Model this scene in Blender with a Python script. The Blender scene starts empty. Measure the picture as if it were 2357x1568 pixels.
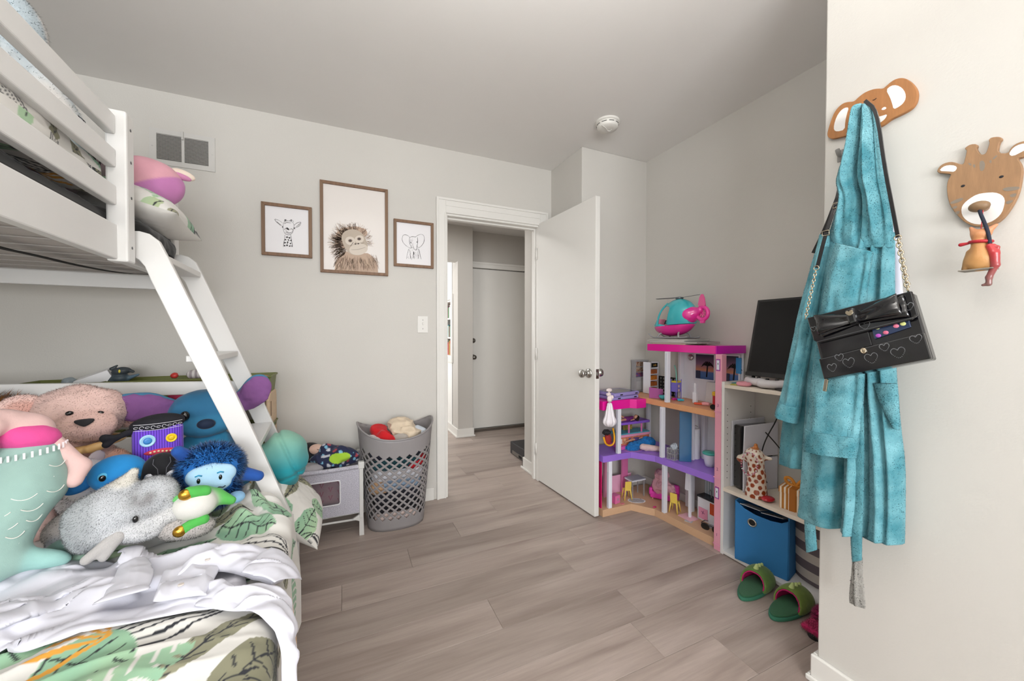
import bpy, math, random
import numpy as np
from mathutils import Vector, Matrix, Euler

scene = bpy.context.scene
COL = scene.collection
PI = math.pi
rng = random.Random(7)

# ------------------------------------------------------------------ camera
cam_data = bpy.data.cameras.new('camera')
cam_data.sensor_width = 36.0
cam_data.lens = 863.0 / 2357.0 * 36.0
cam_data.clip_start = 0.02
cam = bpy.data.objects.new('camera', cam_data)
COL.objects.link(cam)
_yaw, _pit, _rol = math.radians(24.0), math.radians(-0.917), math.radians(0.05)
_f = Vector((math.sin(_yaw) * math.cos(_pit), math.cos(_yaw) * math.cos(_pit), math.sin(_pit)))
_r = Vector((math.cos(_yaw), -math.sin(_yaw), 0.0))
_u = _r.cross(_f)
_r2 = _r * math.cos(_rol) + _u * math.sin(_rol)
_u2 = -_r * math.sin(_rol) + _u * math.cos(_rol)
_m = Matrix((_r2, _u2, -_f)).transposed().to_4x4()
_m.translation = (0.0, 0.0, 1.1504)
cam.matrix_world = _m
scene.camera = cam

# ------------------------------------------------------------------ world, lights, exposure
world = bpy.data.worlds.new('world')
scene.world = world
world.use_nodes = True
_bg = world.node_tree.nodes['Background']
_bg.inputs['Color'].default_value = (0.75, 0.86, 1.0, 1)
_bg.inputs['Strength'].default_value = 1.0


def area_light(name, loc, target, sx, sy, energy, color=(1, 1, 1), spread=PI):
    d = bpy.data.lights.new(name, 'AREA')
    d.shape = 'RECTANGLE'
    d.size, d.size_y, d.energy, d.color = sx, sy, energy, color
    d.spread = spread
    o = bpy.data.objects.new(name, d)
    COL.objects.link(o)
    o.location = loc
    o.rotation_euler = (Vector(target) - Vector(loc)).to_track_quat('-Z', 'Y').to_euler()
    return o


# daylight standing in the panes of the two windows of the wall behind the camera
area_light('window_daylight', (-0.75, -2.36, 1.45), (-0.75, 1.0, 1.35), 1.22, 1.15, 84, (0.97, 0.985, 1.0))
area_light('window_daylight', (0.45, -2.36, 1.45), (0.45, 1.0, 1.35), 0.72, 1.15, 44, (0.97, 0.985, 1.0))
# added uplight imitating a bounced flash (bowl built below), lamp of the hall, daylight of the far room
area_light('added_bounce_uplight', (0.25, 0.32, 1.99), (0.25, 0.32, 3.0), 0.30, 0.30, 26, (1.0, 0.985, 0.965))
area_light('hall_lamp_light', (0.55, 3.35, 2.33), (0.55, 3.35, 0.0), 0.35, 0.35, 11, (1.0, 0.97, 0.93))
area_light('far_room_daylight', (-0.35, 5.00, 1.50), (1.1, 4.6, 1.3), 1.0, 1.2, 34, (1.0, 1.0, 1.0))

vs = scene.view_settings
vs.view_transform = 'Standard'
vs.look = 'None'
vs.exposure = -0.09
vs.gamma = 1.0
vs.use_curve_mapping = False


# ------------------------------------------------------------------ helpers: colour and material
def lin(c):
    if isinstance(c, str):
        c = c.lstrip('#')
        c = [int(c[i:i + 2], 16) for i in (0, 2, 4)]
    out = []
    for v in c:
        v = v / 255.0
        out.append(v / 12.92 if v <= 0.04045 else ((v + 0.055) / 1.055) ** 2.4)
    return tuple(out)


MATS = {}


def M(name, col='#808080', rough=0.5, metal=0.0, var=0.0, vscale=6.0, stretch=(1, 1, 1), bump=0.0, bscale=200.0,
      sheen=0.0, coat=0.0, attr=False, trans=0.0, alpha=1.0, emit=0.0, col2=None, spec=0.5, rand=0.0, wave=None, sss=0.0):
    """A procedural principled material: base colour with a soft noise variation, fine bump, sheen or coat."""
    if name in MATS:
        return MATS[name]
    m = bpy.data.materials.new(name)
    m.use_nodes = True
    nt = m.node_tree
    b = nt.nodes['Principled BSDF']
    b.inputs['Roughness'].default_value = rough
    b.inputs['Metallic'].default_value = metal
    b.inputs['Specular IOR Level'].default_value = spec
    c = lin(col) + (1,)
    b.inputs['Base Color'].default_value = c
    m.diffuse_color = c
    if sheen:
        b.inputs['Sheen Weight'].default_value = sheen
        b.inputs['Sheen Roughness'].default_value = 0.4
        b.inputs['Sheen Tint'].default_value = tuple(0.5 + 0.5 * v for v in c[:3]) + (1,)
    if coat:
        b.inputs['Coat Weight'].default_value = coat
        b.inputs['Coat Roughness'].default_value = 0.08
    if trans:
        b.inputs['Transmission Weight'].default_value = trans
    if alpha < 1:
        b.inputs['Alpha'].default_value = alpha
    if emit:
        b.inputs['Emission Color'].default_value = c
        b.inputs['Emission Strength'].default_value = emit
    if sss:
        b.inputs['Subsurface Weight'].default_value = sss
        b.inputs['Subsurface Radius'].default_value = (0.01, 0.006, 0.004)
    L = nt.links.new
    tc = None
    if var or bump or wave or col2:
        tc = nt.nodes.new('ShaderNodeTexCoord')
        mp = nt.nodes.new('ShaderNodeMapping')
        mp.inputs['Scale'].default_value = stretch
        L(tc.outputs['Object'], mp.inputs['Vector'])
    base = None
    if attr:
        a = nt.nodes.new('ShaderNodeAttribute')
        a.attribute_name = 'Col'
        base = a.outputs['Color']
    if var or col2:
        n = nt.nodes.new('ShaderNodeTexNoise')
        n.inputs['Scale'].default_value = vscale
        n.inputs['Detail'].default_value = 5
        n.inputs['Roughness'].default_value = 0.6
        L(mp.outputs['Vector'], n.inputs['Vector'])
        if rand:
            oi = nt.nodes.new('ShaderNodeObjectInfo')
            n.noise_dimensions = '4D'
            mu = nt.nodes.new('ShaderNodeMath')
            mu.operation = 'MULTIPLY'
            mu.inputs[1].default_value = 37.0
            L(oi.outputs['Random'], mu.inputs[0])
            L(mu.outputs[0], n.inputs['W'])
        if col2:
            rp = nt.nodes.new('ShaderNodeValToRGB')
            rp.color_ramp.elements[0].position = 0.36
            rp.color_ramp.elements[1].position = 0.64
            rp.color_ramp.elements[0].color = c
            rp.color_ramp.elements[1].color = lin(col2) + (1,)
            L(n.outputs['Fac'], rp.inputs['Fac'])
            base = rp.outputs['Color']
        else:
            mr = nt.nodes.new('ShaderNodeMapRange')
            mr.inputs['From Min'].default_value = 0.25
            mr.inputs['From Max'].default_value = 0.75
            mr.inputs['To Min'].default_value = 1 - var
            mr.inputs['To Max'].default_value = 1 + var
            L(n.outputs['Fac'], mr.inputs['Value'])
            mx = nt.nodes.new('ShaderNodeVectorMath')
            mx.operation = 'SCALE'
            if base is None:
                mx.inputs[0].default_value = c[:3]
            else:
                L(base, mx.inputs[0])
            L(mr.outputs['Result'], mx.inputs['Scale'])
            base = mx.outputs[0]
    if base is not None:
        L(base, b.inputs['Base Color'])
    if bump:
        n2 = nt.nodes.new('ShaderNodeTexNoise')
        n2.inputs['Scale'].default_value = bscale
        n2.inputs['Detail'].default_value = 3
        L(mp.outputs['Vector'], n2.inputs['Vector'])
        bp = nt.nodes.new('ShaderNodeBump')
        bp.inputs['Strength'].default_value = bump
        bp.inputs['Distance'].default_value = 0.002
        L(n2.outputs['Fac'], bp.inputs['Height'])
        L(bp.outputs['Normal'], b.inputs['Normal'])
    if wave:
        axis, sc, ca, cb, thr = wave
        sp = nt.nodes.new('ShaderNodeSeparateXYZ')
        L(tc.outputs['Object'], sp.inputs[0])
        mm = nt.nodes.new('ShaderNodeMath'); mm.operation = 'MULTIPLY'; mm.inputs[1].default_value = sc
        L(sp.outputs[axis], mm.inputs[0])
        fr = nt.nodes.new('ShaderNodeMath'); fr.operation = 'FRACT'
        L(mm.outputs[0], fr.inputs[0])
        gt = nt.nodes.new('ShaderNodeMath'); gt.operation = 'GREATER_THAN'; gt.inputs[1].default_value = thr
        L(fr.outputs[0], gt.inputs[0])
        mi = nt.nodes.new('ShaderNodeMix'); mi.data_type = 'RGBA'
        mi.inputs['A'].default_value = lin(ca) + (1,)
        mi.inputs['B'].default_value = lin(cb) + (1,)
        L(gt.outputs[0], mi.inputs['Factor'])
        L(mi.outputs['Result'], b.inputs['Base Color'])
    MATS[name] = m
    return m


# ------------------------------------------------------------------ helpers: numpy noise
def _hash(ix, iy, iz, seed):
    h = (ix.astype(np.int64) * 374761393 + iy.astype(np.int64) * 668265263 + iz.astype(np.int64) * 2147483647 + seed * 974711) & 0xffffffff
    h = ((h ^ (h >> 13)) * 1274126177) & 0xffffffff
    h = ((h ^ (h >> 16)) * 2246822519) & 0xffffffff
    return ((h ^ (h >> 15)) & 0xffff) / 65535.0


def vnoise(x, y, z=0.0, seed=0):
    x, y, z = np.broadcast_arrays(np.asarray(x, float), np.asarray(y, float), np.asarray(z, float))
    ix, iy, iz = np.floor(x), np.floor(y), np.floor(z)
    fx, fy, fz = x - ix, y - iy, z - iz
    fx, fy, fz = (v * v * v * (v * (v * 6 - 15) + 10) for v in (fx, fy, fz))
    out = 0
    for dx in (0, 1):
        for dy in (0, 1):
            for dz in (0, 1):
                w = (fx if dx else 1 - fx) * (fy if dy else 1 - fy) * (fz if dz else 1 - fz)
                out = out + w * _hash(ix + dx, iy + dy, iz + dz, seed)
    return out * 2 - 1


def fbm(x, y, z=0.0, seed=0, oct=3, gain=0.5):
    s, a, f = 0, 1.0, 1.0
    for o in range(oct):
        s = s + a * vnoise(np.asarray(x) * f, np.asarray(y) * f, np.asarray(z) * f, seed + o * 17)
        a *= gain
        f *= 2.03
    return s


# ------------------------------------------------------------------ helpers: objects
def tag(o, label=None, cat=None, group=None, kind=None):
    if label: o['label'] = label
    if cat: o['category'] = cat
    if group: o['group'] = group
    if kind: o['kind'] = kind
    return o


def thing(name, label, cat, loc=(0, 0, 0), rot=(0, 0, 0), group=None, scale=1.0):
    o = bpy.data.objects.new(name, None)
    o.empty_display_size = 0.05
    COL.objects.link(o)
    o.location = loc
    o.rotation_euler = rot if not isinstance(rot, (int, float)) else (0, 0, rot)
    o.scale = (scale,) * 3
    return tag(o, label, cat, group)


def mesh_obj(name, V, F, mat, parent=None, smooth=False, bevel=0.0, loc=None, rot=None, colors=None, subsurf=0, kind=None, label=None, segs=2):
    me = bpy.data.meshes.new(name)
    if isinstance(V, np.ndarray) and isinstance(F, np.ndarray):
        V = np.ascontiguousarray(V, dtype=np.float32); F = np.ascontiguousarray(F, dtype=np.int32)
        n, k = F.shape
        me.vertices.add(len(V)); me.vertices.foreach_set('co', V.ravel())
        me.loops.add(n * k); me.loops.foreach_set('vertex_index', F.ravel())
        me.polygons.add(n)
        me.polygons.foreach_set('loop_start', np.arange(0, n * k, k, dtype=np.int32))
        me.update(calc_edges=True)
        me.validate()
    else:
        me.from_pydata([tuple(v) for v in V], [], [tuple(f) for f in F])
        me.update()
    if smooth:
        me.polygons.foreach_set('use_smooth', np.ones(len(me.polygons), dtype=bool))
    if colors is not None:
        ca = me.color_attributes.new('Col', 'FLOAT_COLOR', 'POINT')
        cc = np.ones((len(me.vertices), 4), np.float32)
        cc[:, :3] = colors
        ca.data.foreach_set('color', cc.ravel())
    me.materials.append(mat)
    o = bpy.data.objects.new(name, me)
    COL.objects.link(o)
    if parent is not None: o.parent = parent
    if loc is not None: o.location = loc
    if rot is not None: o.rotation_euler = rot
    if bevel:
        bm = o.modifiers.new('bevel', 'BEVEL')
        bm.width = bevel; bm.segments = segs; bm.limit_method = 'ANGLE'; bm.angle_limit = 0.6
        try: bm.harden_normals = False
        except Exception: pass
        if not smooth:
            me.polygons.foreach_set('use_smooth', np.zeros(len(me.polygons), dtype=bool))
    if subsurf:
        sm = o.modifiers.new('sub', 'SUBSURF'); sm.levels = subsurf; sm.render_levels = subsurf
    if kind: o['kind'] = kind
    if label: o['label'] = label
    return o


class MB:
    """Collects primitive shapes into one mesh."""
    def __init__(s): s.v, s.f = [], []

    def add(s, V, F):
        n = len(s.v)
        s.v.extend([tuple(p) for p in V]); s.f.extend([tuple(i + n for i in f) for f in F])
        return s

    def box(s, x0, x1, y0, y1, z0, z1, R=None, c=None):
        V = [(x, y, z) for z in (z0, z1) for y in (y0, y1) for x in (x0, x1)]
        if R is not None:
            c = Vector(c if c is not None else ((x0 + x1) / 2, (y0 + y1) / 2, (z0 + z1) / 2))
            R = Euler(R).to_matrix() if not isinstance(R, Matrix) else R
            V = [R @ (Vector(p) - c) + c for p in V]
        return s.add(V, [(0, 2, 3, 1), (4, 5, 7, 6), (0, 1, 5, 4), (2, 6, 7, 3), (0, 4, 6, 2), (1, 3, 7, 5)])

    def prism(s, pts, d0, d1, plane='xz'):
        """2-D outline extruded between d0 and d1 along the third axis."""
        n = len(pts)
        def put(p, d):
            return {'xz': (p[0], d, p[1]), 'yz': (d, p[0], p[1]), 'xy': (p[0], p[1], d)}[plane]
        V = [put(p, d0) for p in pts] + [put(p, d1) for p in pts]
        F = [tuple(range(n)), tuple(range(2 * n - 1, n - 1, -1))]
        F += [(i, i + n, (i + 1) % n + n, (i + 1) % n) for i in range(n)]
        return s.add(V, F)

    def cyl(s, a, b, r, r2=None, n=16, cap=True):
        a, b = Vector(a), Vector(b)
        r2 = r if r2 is None else r2
        d = (b - a).normalized()
        t = d.orthogonal().normalized(); w = d.cross(t)
        V = []
        for c, q in ((a, r), (b, r2)):
            V += [c + (t * math.cos(2 * PI * i / n) + w * math.sin(2 * PI * i / n)) * q for i in range(n)]
        F = [(i, (i + 1) % n, (i + 1) % n + n, i + n) for i in range(n)]
        if cap: F += [tuple(range(n - 1, -1, -1)), tuple(range(n, 2 * n))]
        return s.add(V, F)

    def tube(s, pts, r, n=8, closed=False):
        pts = [Vector(p) for p in pts]
        m = len(pts)
        rr = r if isinstance(r, (list, tuple)) else [r] * m
        V, F = [], []
        t0 = None
        for i, p in enumerate(pts):
            if closed: d = (pts[(i + 1) % m] - pts[i - 1]).normalized()
            else: d = (pts[min(i + 1, m - 1)] - pts[max(i - 1, 0)]).normalized()
            if t0 is None: t0 = d.orthogonal().normalized()
            t0 = (t0 - d * t0.dot(d))
            t0 = t0.normalized() if t0.length > 1e-6 else d.orthogonal().normalized()
            w = d.cross(t0)
            V += [p + (t0 * math.cos(2 * PI * k / n) + w * math.sin(2 * PI * k / n)) * rr[i] for k in range(n)]
        for i in range(m if closed else m - 1):
            j = (i + 1) % m
            F += [(i * n + k, i * n + (k + 1) % n, j * n + (k + 1) % n, j * n + k) for k in range(n)]
        if not closed:
            F += [tuple(range(n - 1, -1, -1)), tuple(range((m - 1) * n, m * n))]
        return s.add(V, F)

    def lathe(s, prof, c=(0, 0, 0), n=24, axis='z', cap=True):
        V, F = [], []
        m = len(prof)
        for (r, h) in prof:
            for k in range(n):
                a = 2 * PI * k / n
                p = (r * math.cos(a), r * math.sin(a), h)
                if axis == 'y': p = (p[0], p[2], p[1])
                if axis == 'x': p = (p[2], p[0], p[1])
                V.append((c[0] + p[0], c[1] + p[1], c[2] + p[2]))
        for i in range(m - 1):
            F += [(i * n + k, i * n + (k + 1) % n, (i + 1) * n + (k + 1) % n, (i + 1) * n + k) for k in range(n)]
        if cap: F += [tuple(range(n - 1, -1, -1)), tuple(range((m - 1) * n, m * n))]
        return s.add(V, F)

    def ell(s, c, r, n=14, m=8, R=None):
        V = [Vector((0, 0, -1))]
        for i in range(1, m):
            t = PI * i / m
            V += [Vector((math.sin(t) * math.cos(2 * PI * k / n), math.sin(t) * math.sin(2 * PI * k / n), -math.cos(t))) for k in range(n)]
        V.append(Vector((0, 0, 1)))
        r = (r, r, r) if isinstance(r, (int, float)) else r
        R = Euler(R).to_matrix() if R is not None else Matrix.Identity(3)
        V = [R @ Vector((p.x * r[0], p.y * r[1], p.z * r[2])) + Vector(c) for p in V]
        F = [(0, 1 + (k + 1) % n, 1 + k) for k in range(n)]
        for i in range(m - 2):
            a = 1 + i * n; b = a + n
            F += [(a + k, a + (k + 1) % n, b + (k + 1) % n, b + k) for k in range(n)]
        e = len(V) - 1; a = e - n
        F += [(a + k, a + (k + 1) % n, e) for k in range(n)]
        return s.add(V, F)

    def ribbon(s, pts, w, nrm=(0, -1, 0)):
        """Flat stroke along a polyline, tapering when w is a list."""
        pts = [Vector(p) for p in pts]; nrm = Vector(nrm)
        m = len(pts); V, F = [], []
        for i, p in enumerate(pts):
            d = pts[min(i + 1, m - 1)] - pts[max(i - 1, 0)]
            t = d.cross(nrm)
            t = t.normalized() if t.length > 1e-9 else Vector((1, 0, 0))
            q = (w[i] if isinstance(w, (list, tuple)) else w) / 2
            V += [p - t * q, p + t * q]
        F = [(2 * i, 2 * i + 1, 2 * i + 3, 2 * i + 2) for i in range(m - 1)]
        return s.add(V, F)

    def poly(s, pts): return s.add(pts, [tuple(range(len(pts)))])

    def o(s, name, mat, parent=None, **k): return mesh_obj(name, s.v, s.f, mat, parent, **k)


def box(name, mat, parent, x0, x1, y0, y1, z0, z1, bevel=0.0, **k):
    return MB().box(x0, x1, y0, y1, z0, z1).o(name, mat, parent, bevel=bevel, **k)


def smooth_pts(pts, it=1, closed=False):
    """Chaikin corner cutting."""
    pts = [tuple(p) for p in pts]
    for _ in range(it):
        q = []
        n = len(pts)
        for i in range(n if closed else n - 1):
            a, b = pts[i], pts[(i + 1) % n]
            q.append(tuple(0.75 * x + 0.25 * y for x, y in zip(a, b)))
            q.append(tuple(0.25 * x + 0.75 * y for x, y in zip(a, b)))
        if not closed: q = [pts[0]] + q + [pts[-1]]
        pts = q
    return pts


def copy_tree(o, parent=None):
    c = o.copy(); COL.objects.link(c)
    if parent is not None: c.parent = parent
    for ch in list(o.children): copy_tree(ch, c)
    return c


# ------------------------------------------------------------------ helpers: soft bodies from distance fields
def _eul(r): return np.array(Euler(tuple(math.radians(v) for v in r)).to_matrix())


def E(c, r, rot=(0, 0, 0), col=None, k=None):
    """ellipsoid"""
    r = (r,) * 3 if isinstance(r, (int, float)) else r
    Rm = _eul(rot)
    def f(P):
        q = (P - np.array(c)) @ Rm
        a = np.array(r)
        k0 = np.linalg.norm(q / a, axis=-1); k1 = np.linalg.norm(q / (a * a), axis=-1)
        return k0 * (k0 - 1) / np.maximum(k1, 1e-9)
    R_ = max(r)
    return dict(f=f, lo=np.array(c) - R_, hi=np.array(c) + R_, col=col, k=k)


def K(a, b, ra, rb=None, col=None, k=None, flat=None):
    """tapered capsule; flat=(axis, factor) squashes it"""
    rb = ra if rb is None else rb
    a = np.array(a, float); b = np.array(b, float)
    def f(P):
        d = b - a
        t = np.clip(((P - a) @ d) / max(d @ d, 1e-12), 0, 1)
        return np.linalg.norm(P - (a + t[..., None] * d), axis=-1) - (ra + t * (rb - ra))
    R_ = max(ra, rb)
    return dict(f=f, lo=np.minimum(a, b) - R_, hi=np.maximum(a, b) + R_, col=col, k=k)


def B(c, h, r=0.01, rot=(0, 0, 0), col=None, k=None):
    """rounded box"""
    Rm = _eul(rot)
    def f(P):
        q = np.abs((P - np.array(c)) @ Rm) - (np.array(h) - r)
        return np.linalg.norm(np.maximum(q, 0), axis=-1) + np.minimum(q.max(-1), 0) - r
    R_ = float(np.linalg.norm(h))
    return dict(f=f, lo=np.array(c) - R_, hi=np.array(c) + R_, col=col, k=k)


def sdf(prims, res=0.006, k=0.015, sub=(), disp=None, base='#ffffff', shell=None):
    """Surface-nets mesh of the smooth union of prims minus sub. Returns V, F, colours."""
    lo = np.min([p['lo'] for p in prims], 0) - 2.5 * res - 0.004
    hi = np.max([p['hi'] for p in prims], 0) + 2.5 * res + 0.004
    n = np.ceil((hi - lo) / res).astype(int) + 1
    ax = [lo[i] + res * np.arange(n[i]) for i in range(3)]
    P = np.stack(np.meshgrid(*ax, indexing='ij'), -1)

    def field(Q):
        d = None
        for p in prims:
            e = p['f'](Q)
            if d is None: d = e
            else:
                kk = p['k'] if p['k'] is not None else k
                h = np.maximum(kk - np.abs(d - e), 0) / kk
                d = np.minimum(d, e) - h * h * kk * 0.25
        if shell: d = np.abs(d + shell) - shell
        for p in sub: d = np.maximum(d, -p['f'](Q))
        if disp is not None: d = d - disp(Q[..., 0], Q[..., 1], Q[..., 2])
        return d
    D = field(P)
    S = D < 0
    c = [slice(0, -1), slice(1, None)]
    corners = [(i, j, l) for i in (0, 1) for j in (0, 1) for l in (0, 1)]
    cnt = sum(S[c[i], c[j], c[l]].astype(np.int8) for i, j, l in corners)
    act = (cnt > 0) & (cnt < 8)
    idx = -np.ones(act.shape, np.int64)
    I = np.argwhere(act)
    idx[act] = np.arange(len(I))
    acc = np.zeros((len(I), 3)); num = np.zeros(len(I))
    for a in range(8):
        for ax_ in range(3):
            ca = corners[a]
            if ca[ax_]: continue
            cb = list(ca); cb[ax_] = 1
            da = D[I[:, 0] + ca[0], I[:, 1] + ca[1], I[:, 2] + ca[2]]
            db = D[I[:, 0] + cb[0], I[:, 1] + cb[1], I[:, 2] + cb[2]]
            m = (da < 0) != (db < 0)
            t = np.where(m, da / np.where(m, da - db, 1), 0)
            p = np.tile(np.array(ca, float), (len(I), 1)); p[:, ax_] = t
            acc[m] += p[m]; num[m] += 1
    V = lo + res * (I + acc / num[:, None])
    F = []
    for ax_ in range(3):
        o1, o2 = (ax_ + 1) % 3, (ax_ + 2) % 3
        sl = [slice(None)] * 3; sl2 = [slice(None)] * 3
        sl[ax_] = slice(0, -1); sl2[ax_] = slice(1, None)
        A = S[tuple(sl)]; Bm = S[tuple(sl2)]
        X = np.argwhere(A != Bm)
        ok = (X[:, o1] > 0) & (X[:, o2] > 0) & (X[:, o1] < n[o1] - 1) & (X[:, o2] < n[o2] - 1)
        X = X[ok]
        q = []
        for d1, d2 in ((0, 0), (-1, 0), (-1, -1), (0, -1)):
            Y = X.copy(); Y[:, o1] += d1; Y[:, o2] += d2
            q.append(idx[Y[:, 0], Y[:, 1], Y[:, 2]])
        q = np.stack(q, 1)
        inside = A[tuple(X.T)] if True else None
        q[~inside] = q[~inside][:, ::-1]
        F.append(q)
    F = np.concatenate(F)
    F = F[(F >= 0).all(1)]
    base = np.array(lin(base))
    W = 0; Cc = 0
    if any(p['col'] for p in prims):
        for p in prims:
            w = np.exp(-np.clip(p['f'](V), -0.02, 0.2) / 0.0035)
            cc = np.array(lin(p['col'])) if p['col'] else base
            W = W + w; Cc = Cc + w[:, None] * cc
        Cc = Cc / W[:, None]
    else:
        Cc = np.tile(base, (len(V), 1))
    return V, F, Cc


def soft(name, prims, mat, parent=None, res=0.006, k=0.015, sub=(), disp=None, base='#ffffff', shell=None, paint=None, **kw):
    V, F, C = sdf(prims, res, k, sub, disp, base, shell)
    if paint is not None: C = paint(V, C)
    o = mesh_obj(name, V, F, mat, parent, smooth=True, colors=C, **kw)
    o['_n'] = 0
    del o['_n']
    return o


def fur(o, n, length, mat, parent, name='fur', width=0.0012, seed=1, jitter=0.5, comb=(0, 0, -0.3), mask=None):
    """Short strands over a mesh, one thin triangle each, in one part."""
    me = o.data
    nv = len(me.vertices)
    V = np.empty(nv * 3, np.float32); me.vertices.foreach_get('co', V); V = V.reshape(-1, 3)
    me.calc_loop_triangles()
    T = np.empty(len(me.loop_triangles) * 3, np.int32); me.loop_triangles.foreach_get('vertices', T); T = T.reshape(-1, 3)
    if mask is not None:
        T = T[mask(V[T].mean(1))]
    a, b, c = V[T[:, 0]], V[T[:, 1]], V[T[:, 2]]
    N = np.cross(b - a, c - a); ar = np.linalg.norm(N, axis=1)
    r = np.random.default_rng(seed)
    pick = r.choice(len(T), n, p=ar / ar.sum())
    u, v = r.random(n), r.random(n)
    fl = u + v > 1; u[fl] = 1 - u[fl]; v[fl] = 1 - v[fl]
    P = a[pick] + u[:, None] * (b - a)[pick] + v[:, None] * (c - a)[pick]
    nr = N[pick] / np.maximum(ar[pick], 1e-12)[:, None]
    d = nr + r.normal(0, jitter, (n, 3)) + np.array(comb)
    d /= np.linalg.norm(d, axis=1)[:, None]
    L = length * r.uniform(0.6, 1.15, n)
    t = np.cross(d, r.normal(0, 1, (n, 3))); t /= np.maximum(np.linalg.norm(t, axis=1), 1e-9)[:, None]
    V2 = np.empty((n * 3, 3)); P0 = P - nr * 0.0006
    V2[0::3] = P0 - t * width / 2; V2[1::3] = P0 + t * width / 2; V2[2::3] = P + d * L[:, None]
    F2 = np.arange(n * 3).reshape(-1, 3)
    cols = None
    if 'Col' in me.color_attributes:
        C = np.empty(nv * 4, np.float32); me.color_attributes['Col'].data.foreach_get('color', C); C = C.reshape(-1, 4)[:, :3]
        cc = C[T[pick, 0]] * r.uniform(0.85, 1.1, n)[:, None]
        cols = np.repeat(cc, 3, axis=0)
    h = mesh_obj(name, V2, F2, mat, parent, smooth=True, colors=cols, kind='stuff')
    if len(h.data.vertices) == n * 3: h.data.normals_split_custom_set_from_vertices(np.repeat(nr, 3, axis=0).astype(np.float32))
    return h


def sheet(P, name, mat, parent=None, thick=0.0, colors=None, closed_v=False, flip=False, **kw):
    """Grid of points (n, m, 3) as a surface, solidified when thick."""
    n, m = P.shape[:2]
    idx = np.arange(n * m).reshape(n, m)
    q = np.stack([idx[:-1, :-1], idx[1:, :-1], idx[1:, 1:], idx[:-1, 1:]], -1).reshape(-1, 4)
    if flip: q = q[:, ::-1]
    o = mesh_obj(name, P.reshape(-1, 3), q, mat, parent, smooth=True, colors=colors, **kw)
    if thick:
        s = o.modifiers.new('solid', 'SOLIDIFY'); s.thickness = thick; s.offset = -1
    return o


# bed frame of reference: turned three degrees from the room
BA = math.radians(3.0)
def bl(x, y, z): return (x * math.cos(BA) - y * math.sin(BA), x * math.sin(BA) + y * math.cos(BA), z)
# ================================================================== the setting
m_wall = M('wall_paint', '#d0cdc7', rough=0.75, bump=0.22, bscale=170, var=0.015, vscale=2)
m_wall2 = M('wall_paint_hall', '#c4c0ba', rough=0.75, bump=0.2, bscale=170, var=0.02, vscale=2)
m_ceil = M('ceiling_paint', '#eae8e5', rough=0.85, bump=0.08, bscale=90, var=0.02, vscale=1.5)
m_white = M('trim_white', '#e4e2dd', rough=0.4, var=0.02, vscale=5, bump=0.04, bscale=60)
m_door = M('door_paint', '#e3e1dc', rough=0.42, var=0.012, vscale=3, bump=0.05, bscale=40)
m_dark = M('dark_gap', '#161514', rough=0.9)
m_chrome = M('brushed_steel', '#b8b6b2', rough=0.22, metal=1.0)
m_steel_dk = M('satin_nickel', '#8d8a86', rough=0.3, metal=1.0)


def struct(name, mb, mat, parent=None, **k):
    o = mb.o(name, mat, parent, **k)
    if parent is None: o['kind'] = 'structure'
    return o


H = 2.44
WA = 2.593
# floor: a slab that carries every vinyl plank as a part of its own
floor = struct('floor', MB().box(-1.85, 2.25, -2.5, 5.7, -0.06, -0.008), M('floor_underlay', '#4d453f', rough=0.9))
tag(floor, 'grey wood-look vinyl plank floor running from bedroom into hall')


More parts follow.
